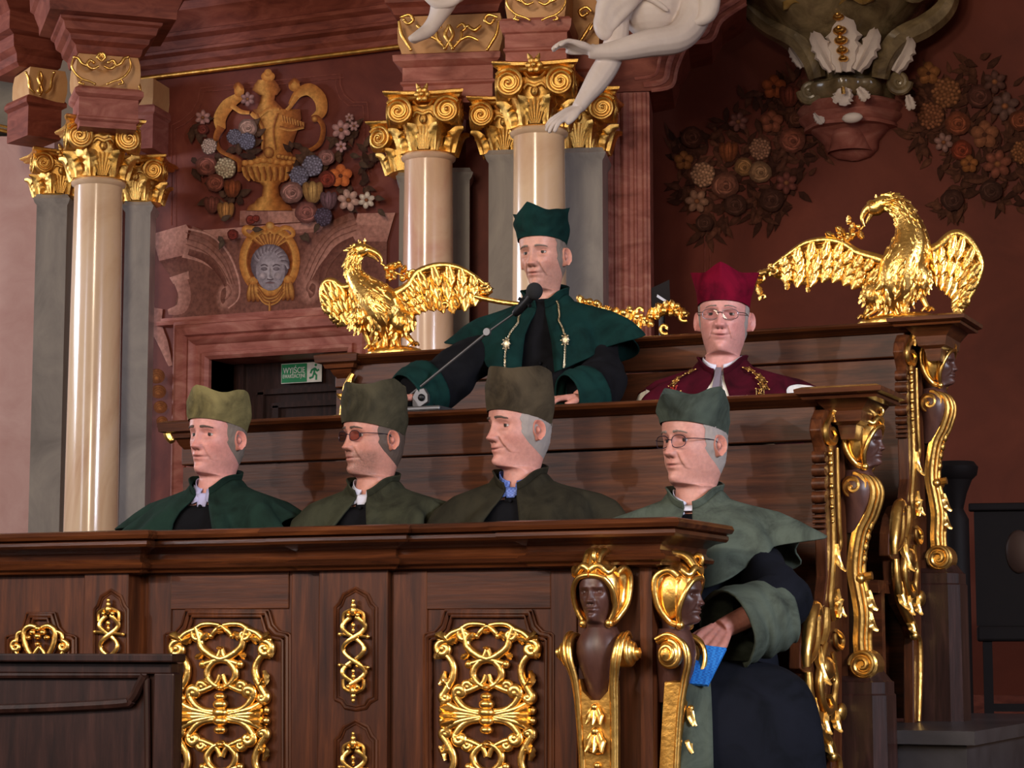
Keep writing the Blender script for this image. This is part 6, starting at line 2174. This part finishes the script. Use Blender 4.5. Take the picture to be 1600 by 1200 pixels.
    def cape_pt(s, a, t, hem, off=0.0, folds=True, top=0.0):
        """a azimuth (0 front, + own left), t 0 neck .. 1 hem; hem = (side r, side z, front r, front z, back r, back z, asym)"""
        sx, szz, fx, fz, bx, bz = hem[:6]
        asym = hem[6] if len(hem) > 6 else 0.0
        sr, sz_ = tab(s.SIDE + [(1, sx + (asym if sin(a) > 0 else -asym), szz)], t)
        if cos(a) >= 0:
            fr_, fz_ = tab(s.FRONT + [(1, fx, fz)], t)
        else:
            fr_, fz_ = tab(s.BACK + [(1, bx, bz)], t)
        q = sin(a) ** 2
        q = q ** 1.15
        x, y, z = sr * sin(a), -fr_ * cos(a), lerp(fz_, sz_, q)
        if folds:
            am = .022 * sstep(.08, .75, t)
            w_ = am * (sin(7 * a + s.ph) + .6 * sin(12 * a + 2 * s.ph + 1.5 * t)) + .015 * sstep(0, .4, t) * noise.noise(Vector((a * 4.5, t * 1.6, s.ph)))
            k = 1 + w_ / .18
            x *= k; y *= k
            z += .010 * t * t * sin(5 * a + s.ph)
        d = Vector((sin(a), -cos(a) * 1.2, .45 * (1 - t))).normalized()
        return Vector((x, y, z)) + d * (off + .004)
    def cape(s, mat, hem=(.292, -.295, .172, -.43, .16, -.42), gap=(.16, .20), ph=0.0, collar=.036, name='cape', off=0.0, open_turn=0.0, tside=1.0):
        s.ph = ph
        s.hem = hem
        mb = M()
        NA, NT = 110, 30
        def fn(u, v):
            t = v
            g = lerp(gap[0], gap[1], t)
            a = g + (2 * pi - 2 * g) * u + open_turn * t
            a = a if a < pi else a - 2 * pi
            t = t * lerp(1, tside, sin(a) ** 2)
            return s.TB(s.cape_pt(a, t, hem, off))
        mb.grid(fn, NA, NT)
        if collar:
            def fc(u, v):
                g = gap[0]
                a = g + (2 * pi - 2 * g) * u
                a = a if a < pi else a - 2 * pi
                p = s.cape_pt(a, 0, hem, off)
                fl = .006 * v
                return s.TB(p + Vector((sin(a) * fl, -cos(a) * fl, collar * v * (1 - .45 * cos(a)))))
            mb.grid(fc, NA, 6)
        mb.build(name, mat, s.root, ang=80, mods=[('SOLIDIFY', dict(thickness=.005, offset=0))])
    def robe(s, mat, seated=True, knee=-.46, width=.20, lower=True, drop=.05, lyaw=0.0):
        mb = M()
        Rl = Matrix.Rotation(lyaw, 3, 'Z')
        R_ = [(-.165, .062, .056, .078), (-.20, .085, .070, .09), (-.24, .14, .088, .10), (-.30, .195, .112, .112), (-.40, .205, .135, .122), (-.55, .195, .15, .13), (-.66, .205, .165, .14), (-.76, .215, .18, .15)]
        rings = []
        for z, rx, rf, rb in cr(R_, 3):
            r = []
            for j in range(64):
                a = 2 * pi * j / 64
                k = 1 + .02 * sin(9 * a + z * 10) * sstep(-.2, -.5, z)
                r.append(s.TB((rx * sin(a) * k, (-rf if cos(a) > 0 else -rb) * cos(a) * k, z - drop * max(0, cos(a)) * sstep(-.27, -.17, z))))
            rings.append(r)
        mb.loft(rings, cap1=True)
        # button placket
        mb.grid(lambda u, v: s.TB(Vector((lerp(-.02, .02, u), -lerp(.060, .158, sstep(-.17, -.5, lerp(-.21, -.62, v))) - .002, lerp(-.222, -.62, v)))), 2, 12)
        for q in range(5):
            z = -.24 - .05 * q
            mb.ell(s.TB((0, -lerp(.062, .16, sstep(-.17, -.5, z)) - .004, z)), .0065, 8, 6)
        if lower and seated:
            # lap and skirt: sections along hip - knee - floor
            path = [(0.06, -.69, .19, .09), (-.08, -.69, .20, .09), (-.22, -.69, .205, .085), (-.32, -.69, .21, .085), (-.38, -.715, .225, .095), (-.41, -.78, .24, .11), (-.41, -.95, .255, .12), (-.41, -1.12, .265, .13), (-.41, (s.floor + .02 - s.H.z) / s.sc, .275, .14)]
            P_ = cr(path, 4)
            rings = []
            for i, (y, z, w_, h_) in enumerate(P_):
                y0, z0 = P_[max(i - 1, 0)][:2]; y1, z1 = P_[min(i + 1, len(P_) - 1)][:2]
                t = Vector((0, y1 - y0, z1 - z0)).normalized()
                nn = Vector((0, -t.z, t.y))
                r = []
                for j in range(56):
                    a = 2 * pi * j / 56
                    cx = (abs(cos(a)) ** .7) * (1 if cos(a) > 0 else -1)
                    cy = (abs(sin(a)) ** .8) * (1 if sin(a) > 0 else -1)
                    dip = .035 * gs(cx, .3) * (1 if sin(a) > 0 else 0)
                    fd = .012 * sin(8 * a + 5 * z + y * 7) * sstep(.3, 1, i / len(P_)) + .014 * noise.noise(Vector((cos(a) * 3, sin(a) * 3, z * 4 + y * 5)))
                    r.append(s.TB(Rl @ (Vector((w_ * cx * (1 + fd), y, z)) + Vector((0, nn.y, nn.z)) * ((h_ * cy - dip) * (1 + 2 * fd)))))
                rings.append(r)
            mb.loft(rings, cap0=True, cap1=True)
        elif lower:
            rings = []
            zf_ = (s.floor + .02 - s.H.z) / s.sc
            for i in range(14):
                t = i / 13
                z = lerp(-.70, zf_, t)
                r = []
                for j in range(64):
                    a = 2 * pi * j / 64
                    k = 1 + .05 * t * sin(11 * a)
                    r.append(s.TB((lerp(.21, .27, t) * sin(a) * k, -lerp(.16, .22, t) * cos(a) * k, z)))
                rings.append(r)
            mb.loft(rings, cap0=True, cap1=True)
        mb.build('robe', mat, s.root, ang=80)
    def sleeve(s, pts, radii, mat, cuff=None, cuff_mat=None, seed=0):
        """pts and radii in the world; the cuff is a wide turned-back band at the end"""
        def sw(P_, R_, name, m_, fold=.10, cap=True):
            P4 = cr([tuple(p) + (r,) for p, r in zip(P_, R_)], 7)
            mb = M()
            n = len(P4)
            mb.tube([p[:3] for p in P4], [p[3] for p in P4], 28, cap=cap)
            k = 0
            for i in range(n):
                c = Vector(P4[i][:3])
                for j in range(28):
                    v = mb.v[k]
                    w_ = noise.noise(Vector((i * .22 + seed, cos(j * .224) * 2, sin(j * .224) * 2))) * fold + .04 * sin(i * 1.1 + j * .45)
                    mb.v[k] = c + (v - c) * (1 + w_)
                    k += 1
            mb.build(name, m_, s.root, ang=80, mods=[] if cap else [('SOLIDIFY', dict(thickness=.006, offset=0))])
        sw(pts, radii, 'sleeve', mat)
        if cuff:
            sw(cuff[0], cuff[1], 'cuff', cuff_mat, .06, False)
    def shirt(s, mat, h=.026, vdepth=.03):
        mb = M()
        g = .18
        def fn(u, v):
            a = g + (2 * pi - 2 * g) * u
            a = a if a < pi else a - 2 * pi
            fr_ = max(0, cos(a))
            z = lerp(-.182 - .034 * fr_, -.182 + h + .012 * (1 - fr_) - .030 * fr_, v) + .010 * (1 - cos(a)) * .5
            rx = .060 + .003 * (1 - v); ry = (.052 + .004 * (1 - v)) if cos(a) > 0 else .080
            return s.TB((rx * sin(a), -ry * cos(a), z))
        mb.grid(fn, 60, 5)
        # collar points
        for sd in (-1, 1):
            a = s.TB((sd * .010, -.056, -.190)); b = s.TB((sd * .044, -.046, -.172)); c = s.TB((sd * .034, -.074, -.232)); d = s.TB((sd * .012, -.068, -.222))
            mb.add([a, b, c, d], [(0, 1, 2, 3)])
        mb.grid(lambda u, v: s.TB((lerp(-.024, .024, u) * (1 - .5 * v), -.060 - .012 * v, lerp(-.200, -.200 - vdepth, v))), 4, 4)
        mb.build('shirt_collar', mat, s.root, ang=80, mods=[('SOLIDIFY', dict(thickness=.002))])
    def glasses(s, mat, lens, rx=.024, ry=.016, z=-.002, dy=.0, sq=.75, thick=.0012):
        f = s.f
        mb = M()
        yb = head_surface(f, .012, 0).y
        y0 = yb - .006 + dy
        ob = []
        for sd in (-1, 1):
            c = Vector((sd * .0315, y0 + .006, z))
            P_ = []
            for i in range(33):
                a = 2 * pi * i / 32
                cx = (abs(cos(a)) ** sq) * (1 if cos(a) >= 0 else -1); cz = (abs(sin(a)) ** sq) * (1 if sin(a) >= 0 else -1)
                P_.append(c + Vector((rx * cx, .006 * (cx * sd) ** 2 * (1 if cx * sd > 0 else .2), ry * cz)))
            mb.tube([s.TH(p) for p in P_], thick, 6, cap=False)
            lm = M(); lm.add([s.TH(p) for p in P_[:-1]], [tuple(range(32))])
            ob.append(lm)
            mb.tube(cr([tuple(s.TH(Vector((sd * (.0315 + rx), y0 + .012, z + .006)))), tuple(s.TH(Vector((sd * .074 * f['wid'], y0 + .035, z + .007)))), tuple(s.TH(Vector((sd * .0785 * f['wid'], .0, z + .006)))), tuple(s.TH(Vector((sd * .080 * f['wid'], .022, z - .008))))], 5), thick * 1.1, 6)
        mb.tube(cr([tuple(s.TH(Vector((x, y0 + .004 - .003 * (1 - abs(x) / .0085), z + .004 + .002 * (1 - abs(x) / .0085))))) for x in (-.0085, -.004, 0, .004, .0085)], 4), thick, 6)
        g = mb.build('glasses', mat, s.root)
        for lm in ob:
            lm.build('lens', lens, g, smooth=False)

def arm_hidden(p, sd, fwd=-.30, z=-.52):
    """arm resting forward under the desk"""
    return [p.TB((sd * .165, .0, -.31)), p.TB((sd * .20, -.06, -.50)), p.TB((sd * .13, fwd, z))]
def rest_hand(d, up=(0, 0, 1), thumb=1):
    return lambda mb, w_: hand_fingers(mb, w_, d, up, .18, 1, .3, .0088, thumb)
def std_sleeves(p, mat, cuff_mat):
    for sd in (-1, 1):
        a = arm_hidden(p, sd)
        p.sleeve([a[0], a[0].lerp(a[1], .6), a[1], a[1].lerp(a[2], .6), a[2]], [.055, .065, .07, .07, .07], mat, ([a[1].lerp(a[2], .55), a[2], a[2] + (a[2] - a[1]).normalized() * .02], [.082, .095, .098]), cuff_mat, seed=sd)

YP = 5.80
# far left man ------------------------------------------------------------------------------------------------
p = Person('seated man in khaki cap and dark green velvet cape, leftmost of the front row', 337, 682, YP, -9, -4, 0, 2, 1.04, (0, .05), dict(nose=.023, nosew=1.1, wid=.99, jaw=1.02, cheek=.003, hollow=.003, open=.0012, lips=.9, len=1), (208, 154, 145), 1)
p.body([(arm_hidden(p, q), rest_hand((-q * .5, -1, 0), thumb=q)) for q in (-1, 1)], gaze=.12, red=.9)
p.hair('hair_grey', 1.30, -.09)
p.brows('hair_dark', .0040)
p.cap('velvet_khaki', .084, .104, .091, (.024, .012, .01, .008), .048, .008, .006, .015, seed=1)
p.cape('velvet_bottle', (.318, -.285, .178, -.44, .16, -.42, -.01), (.36, .40), .4)
p.shirt('shirt_lilac', vdepth=.05)
p.robe('robe_black')
std_sleeves(p, 'robe_black', 'velvet_bottle')

# second man, tinted glasses and short beard --------------------------------------------------------------------
p = Person('seated man with tinted glasses, short beard and dark olive cap', 583, 683, YP, -26, -2, 0, 1, 1.02, (.0, .04), dict(nose=.023, nosew=1.1, wid=1.02, jaw=1.03, cheek=.003, hollow=.0005), (196, 145, 129), 2)
p.body([(arm_hidden(p, q), rest_hand((-q * .5, -1, 0), thumb=q)) for q in (-1, 1)], gaze=.1, stubble=.62, stub_col=(78, 64, 58), red=.6)
p.hair('hair_dark', 1.28, -.09)
p.brows('hair_dark', .0034)
p.cap('velvet_dark_olive', .112, .101, .091, (.016, .03, .016, .02), .040, -.002, .006, .025, seed=4)
p.glasses('spectacle_dark', 'lens_tinted', .023, .0145, -.002, .0)
p.cape('velvet_moss', (.262, -.36, .170, -.44, .16, -.42, .0), (.26, .26), 1.9)
p.shirt('shirt_white')
p.robe('robe_black')
std_sleeves(p, 'robe_black', 'velvet_moss')

# third man, blue checked shirt ---------------------------------------------------------------------------------
p = Person('seated smiling man with blue checked shirt collar and tall brown-green cap', 812, 668, YP, -30, 0, 0, 0, 1.03, (.02, .04), dict(nose=.027, nosew=1.05, bridge=.6, wid=.97, jaw=.96, hollow=.003, cheek=.005, smile=.0035, fold=.0026, chin=.008, lips=.7), (198, 148, 135), 3)
p.body([(arm_hidden(p, q), rest_hand((-q * .5, -1, 0), thumb=q)) for q in (-1, 1)], gaze=.15, openness=.9, red=.6)
p.hair('hair_silver', 1.22, -.09)
p.brows('hair_dark', .0040)
p.cap('velvet_olive_brown', .118, .100, .090, (.012, .010, .012, .012), .046, .0, .004, .02, seed=7)
p.cape('velvet_brown_green', (.290, -.34, .170, -.45, .16, -.42, .01), (.26, .22), 3.0)
p.shirt('shirt_check', .03)
p.robe('robe_black')
std_sleeves(p, 'robe_black', 'velvet_brown_green')

# fourth man, grey-green cape, holding a booklet ------------------------------------------------------------------
p = Person('seated elderly man in grey-green cape holding a blue booklet by the stall end', 1084, 691, YP, -24, 2, 0, 1, 1.05, (.03, .05), dict(nose=.024, nosew=1.1, wid=1.05, jaw=1.08, cheek=.004, hollow=-.001, chin=.005, fold=.002), (198, 150, 137), 4)
elb, wri = PY(1205, 935, 5.60), PY(1126, 984, 5.44)
sh = p.TB((.175, .0, -.33))
hd = PY(1082, 1036, 5.31) - wri
def grip(mb, w_):
    hand_fingers(mb, w_, hd, Vector((.35, -.5, .8)), .185, .8, .34, .0092, -1)
a2 = arm_hidden(p, -1)
p.body([([sh, elb, wri], grip), (a2, rest_hand((.4, -1, 0), thumb=-1))], gaze=.1, openness=.85, red=.6, lyaw=.42)
p.hair('hair_silver', 1.3, -.09)
p.brows('hair_grey', .0034)
p.cap('velvet_slate_green', .082, .112, .090, (.004, .018, .02, .03), .052, .012, .006, .03, (-.004, -.006), -.012, seed=9)
p.glasses('spectacle_dark', 'lens_clear', .025, .0165, -.004, .0)
p.cape('velvet_grey_green', (.285, -.275, .190, -.42, .17, -.40, .01), (.16, .16), 4.3)
p.shirt('shirt_white', .02, .015)
p.robe('robe_navy', lyaw=.42)
p.sleeve([sh.lerp(elb, .1), sh.lerp(elb, .62), elb + Vector((.02, .02, -.01)), elb.lerp(wri, .5)], [.05, .068, .082, .06], 'robe_navy', ([PY(1236, 962, 5.60), PY(1206, 966, 5.57), PY(1168, 972, 5.52), PY(1136, 984, 5.46)], [.070, .092, .100, .104]), 'velvet_grey_green', seed=3)
p.sleeve([a2[0], a2[0].lerp(a2[1], .6), a2[1], a2[1].lerp(a2[2], .6), a2[2]], [.055, .065, .07, .07, .07], 'robe_navy', ([a2[1].lerp(a2[2], .55), a2[2]], [.082, .095]), 'velvet_grey_green')
# green facing running down the robe front
mb = M()
def facing(u, v):
    pts = [(.0, -.55, -.125), (.0, -.59, -.20), (.0, -.60, -.36), (.0, -.66, -.485), (.0, -.90, -.535), (.0, -1.14, -.555)]
    q = cr(pts, 6); i = min(int(v * (len(q) - 1)), len(q) - 2); t = v * (len(q) - 1) - i
    z = lerp(q[i][1], q[i + 1][1], t); y = lerp(q[i][2], q[i + 1][2], t)
    return p.TB(Matrix.Rotation(.42, 3, 'Z') @ Vector((lerp(-.17, -.05, u), y - .035 + .012 * sin(6 * u + 3 * v), z)))
mb.grid(facing, 8, 30)
mb.build('robe_facing', 'velvet_grey_green', p.root, mods=[('SOLIDIFY', dict(thickness=.004))])
bk_ = [PY(x, y, Y_) for x, y, Y_ in ((1058, 1066, 5.27), (1106, 1070, 5.28), (1135, 1012, 5.36), (1086, 1006, 5.35))]
nb = (bk_[1] - bk_[0]).cross(bk_[3] - bk_[0]).normalized()
mb = M(); mb.prism(bk_, nb * -.008)
tag(mb.build('booklet', 'booklet_blue', None, smooth=False), 'blue chequered booklet in the elderly man\'s hand', 'booklet')

# standing speaker ---------------------------------------------------------------------------------------------------
YS = 6.62
p = Person('standing speaker in emerald velvet cape with silver chain leaning to the microphone', 850, 398, YS, 0, 6, 4, -1, 1.04, (.02, .20), dict(nose=.026, nosew=1.1, bridge=.5, wid=.95, jaw=.95, cheek=.006, hollow=.006, fold=.0028, bag=.002, chin=.006, open=.0006), (202, 156, 139), 5, floor=.386)
shl, shr = p.TB((-.17, .01, -.32)), p.TB((.17, .01, -.32))
el_l, wr_l = PY(690, 598, 6.46), PY(650, 622, 6.36)
el_r, wr_r = PY(938, 600, 6.55), PY(905, 622, 6.40)
p.body([([shl, el_l, wr_l], rest_hand((-.3, -1, -.1), thumb=-1)), ([shr, el_r, wr_r], rest_hand((-.5, -1, -.1), thumb=1))], gaze=.05, openness=.85, legs=False, stubble=.16, red=.55)
p.hair('hair_grey', 1.28, -.085)
p.brows('hair_grey', .0034, .019)
p.cap('velvet_emerald', .084, .109, .087, (.040, .016, .02, .014), .052, .016, .008, .03, seed=12)
p.cape('velvet_emerald', (.292, -.285, .178, -.43, .16, -.40, -.01), (.20, .20), 5.2, .045)
p.robe('robe_black', seated=False, drop=.012)
p.sleeve([shl, shl.lerp(el_l, .5) + Vector((0, -.03, .01)), el_l, wr_l], [.055, .075, .085, .08], 'robe_black', ([PY(676, 604, 6.42), PY(656, 612, 6.38), PY(636, 622, 6.34)], [.090, .094, .086]), 'velvet_emerald', seed=5)
p.sleeve([shr.lerp(el_r, .05), shr.lerp(el_r, .6), el_r, el_r.lerp(wr_r, .6)], [.05, .072, .085, .08], 'robe_black', ([PY(926, 612, 6.46), PY(908, 618, 6.42), PY(886, 622, 6.38)], [.086, .088, .078]), 'velvet_emerald', seed=6)
mb = M(); med = []
for sd in (-1, 1):
    pts = []
    for i in range(70):
        t = i / 69
        pts.append(p.TB(p.cape_pt(sd * lerp(.75, .30, sstep(0, .35, t) * .6 + .4 * t), lerp(.0, .97, t), p.hem, .007)))
    for i in range(69):
        c = (pts[i] + pts[i + 1]) / 2
        t = (pts[i + 1] - pts[i]).normalized()
        b_ = t.orthogonal().normalized()
        if i % 2: b_ = t.cross(b_)
        mb.tube([c + t * (.0042 * cos(a)) + b_ * (.0028 * sin(a)) for a in [q * pi / 4 for q in range(9)]], .0011, 5, cap=False)
    med.append(pts[46])
ch = mb.build('chain', 'silver_chain', p.root); ch['kind'] = 'stuff'
for c in med:
    mb = M(); mb.ell(c, (.013, .006, .018), 12, 8)
    for q in range(8):
        mb.ell(c + Vector((.014 * cos(q * pi / 4), -.002, .020 * sin(q * pi / 4))), .0035, 6, 5)
    mb.build('medallion', 'silver_chain', p.root)

# rector, seated behind the middle bench ------------------------------------------------------------------------------
p = Person('seated man in crimson cap and dark red cape with gold chain of office', 1127, 496, 6.66, 12, 8, 0, 2, 1.06, (0, .05), dict(nose=.022, nosew=1.15, wid=1.03, jaw=1.08, cheek=.005, hollow=-.002, smile=.003, fold=.002, chin=.004, lips=.8), (206, 154, 147), 6, floor=.386)
p.body([(arm_hidden(p, q), rest_hand((-q * .5, -1, 0), thumb=q)) for q in (-1, 1)], gaze=-.05, openness=.8, red=.8, lipc=(170, 92, 92))
p.hair('hair_silver', 1.3, -.09)
p.brows('hair_grey', .0022)
p.cap('velvet_crimson', .094, .116, .086, (.030, .012, .012, .012), .040, .010, .001, .02, seed=15)
p.glasses('spectacle_metal', 'lens_clear', .026, .0155, -.003, .0)
p.cape('velvet_wine', (.262, -.285, .172, -.42, .16, -.40), (.20, .24), 2.2, .030, tside=.60)
p.cape('ermine', (.270, -.335, .166, -.47, .155, -.44), (.10, .06), 2.2, 0, 'ermine_lining', -.005, tside=.86)
p.shirt('shirt_white', .034, .03)
mb = M(); mb.prism([p.TB((x, y, z)) for x, y, z in ((-.009, -.066, -.188), (.009, -.066, -.188), (.014, -.105, -.25), (.010, -.14, -.34), (-.010, -.14, -.34), (-.014, -.105, -.25))], p.TB((0, -.004, 0)) - p.TB((0, 0, 0)))
mb.build('tie', 'tie_grey', p.root, smooth=False)
p.robe('robe_black')
std_sleeves(p, 'velvet_wine', 'ermine')
chain = M()
spots = []
for sd in (-1, 1):
    for i in range(9):
        t = i / 8.6
        a = sd * lerp(1.02, .07, t ** 1.15)
        spots.append((a, lerp(.12, .80, t ** .8), i, sd))
links = []
for a, t, i, sd in spots:
    c = p.TB(p.cape_pt(a, t, p.hem, .010)); d = p.TB(p.cape_pt(a * .96, min(1, t + .05), p.hem, .010)) - c
    e = p.TB(p.cape_pt(a, t, p.hem, .03)) - c
    e.normalize(); d.normalize(); b_ = d.cross(e).normalized(); e = b_.cross(d)
    links.append((c, d, b_, e, i, sd))
mb = M()
for sd in (-1, 1):
    mb.tube([l[0] for l in links if l[5] == sd], .0022, 6)
ch = mb.build('chain_of_office', 'gold_chain', p.root)
for c, d, b_, e, i, sd in links:
    mb = M()
    sz = .0125 if i != 5 else .017
    for q in range(4):
        c0 = [(-1, -1), (1, -1), (1, 1), (-1, 1)][q]; c1 = [(-1, -1), (1, -1), (1, 1), (-1, 1)][(q + 1) % 4]
        mb.tube([c + d * (c0[0] * sz) + b_ * (c0[1] * sz), c + d * (c1[0] * sz) + b_ * (c1[1] * sz)], .0020, 6)
        mb.ell(c + d * (c0[0] * sz * 1.1) + b_ * (c0[1] * sz * 1.1), .0032, 6, 5)
    mb.ell(c, (.007, .007, .007), 8, 6)
    mb.tube([c - d * sz + b_ * sz * .3, c + e * .004, c + d * sz - b_ * sz * .3], .0018, 5); mb.tube([c - d * sz * .3 + b_ * sz, c + e * .004, c + d * sz * .3 - b_ * sz], .0018, 5)
    mb.build('chain_link', 'enamel_blue' if i == 6 else ('gold_chain' if i != 3 or sd > 0 else 'enamel_red'), ch)

# ================================================================ microphone on its arm
mt = Fr(655, 6.30)
base = PY(652, 640, 6.30); base.z = ztB + .004
root = thing('microphone', 'black microphone on a thin boom arm clamped to the middle bench rail', 'microphone', base)
A, B_, C_ = PY(640, 618, 6.30), PY(762, 519, 6.28), PY(806, 488, 6.27)
mb = M(); mb.tube([A, B_], .0048, 10); mb.tube([B_, C_], .0034, 10); mb.build('boom_arm', 'grey_metal', root)
mb = M(); q = (C_ - A).normalized()
mb.lathe([(0, -.006), (.012, -.006), (.014, 0), (.012, .006), (0, .006)], 16); mb.warp(lambda v: B_ + Vector((v.x, v.z - .004, v.y))); mb.build('joint_knob', 'grey_metal', root)
mb = M(); k0 = PY(655, 618, 6.29)
mb.prism([PY(x, y, 6.285) for x, y in ((644, 620), (650, 609), (662, 606), (668, 616), (668, 628), (650, 640), (644, 634))], (0, .018, 0)); mb.build('clamp_bracket', 'grey_metal', root, smooth=False, mods=[('BEVEL', dict(width=.002, segments=2))])
mb = M(); mb.ell(PY(658, 621, 6.282), (.012, .008, .012)); mb.build('clamp_screw', 'black_metal', root)
mb = M(); b0 = PY(658, 634, 6.30); mb.tube([Vector((b0.x, b0.y, ztB - .002)), b0], .012, 10); mb.lathe([(.0, 0), (.05, 0), (.05, .008), (.03, .014), (0, .014)], 20, (b0.x, b0.y, ztB)); mb.build('base', 'black_metal', root)
D0, D1, D2 = PY(805, 490, 6.268), PY(822, 472, 6.262), PY(835, 455, 6.258)
mb = M(); mb.tube(cr([tuple(D0), tuple(D0.lerp(D1, .3)), tuple(D1), tuple(D1.lerp(D2, .5))], 4), [.012 + .004 * min(1, i / 6) for i in range(13)], 14); mb.tube([D0 - (D1 - D0) * .1, D0], [.009, .012], 12); mb.build('body', 'black_metal', root)
mb = M(); mb.ell(D2, (.027, .027, .028), 20, 14); mb.build('foam_head', 'black_foam', root)
mb = M(); mb.tube([D1 + Vector((-.022, -.01, .012)), D1, D1 + Vector((.018, -.01, -.016))], .006, 8); mb.build('clip', 'black_metal', root)

# ================================================================ small things left
mb = M(); z0 = ztB + .0145
a, b = PY(642, 636, 6.34), PY(716, 632, 6.34)
mb.box(a.x, b.x, 6.20, 6.40, ztB + .012, ztB + .028)
tag(mb.build('folder', 'grey_metal', None, smooth=False, mods=[('BEVEL', dict(width=.006, segments=3))]), 'flat grey folder lying on the middle bench rail by the microphone', 'folder')
fn_ = Fr(1488, 8.3)
root = thing('newel_post', 'dark carved wooden post standing behind the rear bench end', 'post', fn_.w(0, 0, 0))
zt_n = fn_.sz(1488, 722)[1]
mb = M(); mb.lathe([(.05, 0), (.05, zt_n - .22), (.03, zt_n - .18), (.045, zt_n - .12), (.065, zt_n - .07)], 20, tuple(fn_.w(0, 0, 0))); mb.build('shaft', 'black_wood', root)
mb = M(); mb.lathe([(.065, zt_n - .07), (.085, zt_n - .05), (.09, zt_n - .02), (.075, zt_n), (0, zt_n)], 20, tuple(fn_.w(0, 0, 0))); mb.build('cap', 'black_wood', root)
for rt, Yq, pts in ((benchC, YC - .03, [(552, 584), (546, 596), (542, 610), (547, 622), (538, 634), (534, 652)]), (benchB, YB - .03, [(268, 664), (263, 674), (266, 684), (270, 690)])):
    mb = M()
    P_ = cr([tuple(PY(x, y, Yq)) for x, y in pts], 6)
    mb.tube(P_, lambda t: .016 * (.5 + .6 * sin(pi * (.1 + .8 * t))), 8)
    if rt is benchC:
        for x, y, dx, dz in ((545, 606, .6, .8), (540, 626, -.7, .6), (538, 636, .7, -.5)):
            mb.leaf(PY(x, y, Yq - .012), Vector((dx, 0, dz)), Vector((0, -1, 0)), .045, .026, .8, 3)
    mb.build('gilded_scroll', 'gold', rt)
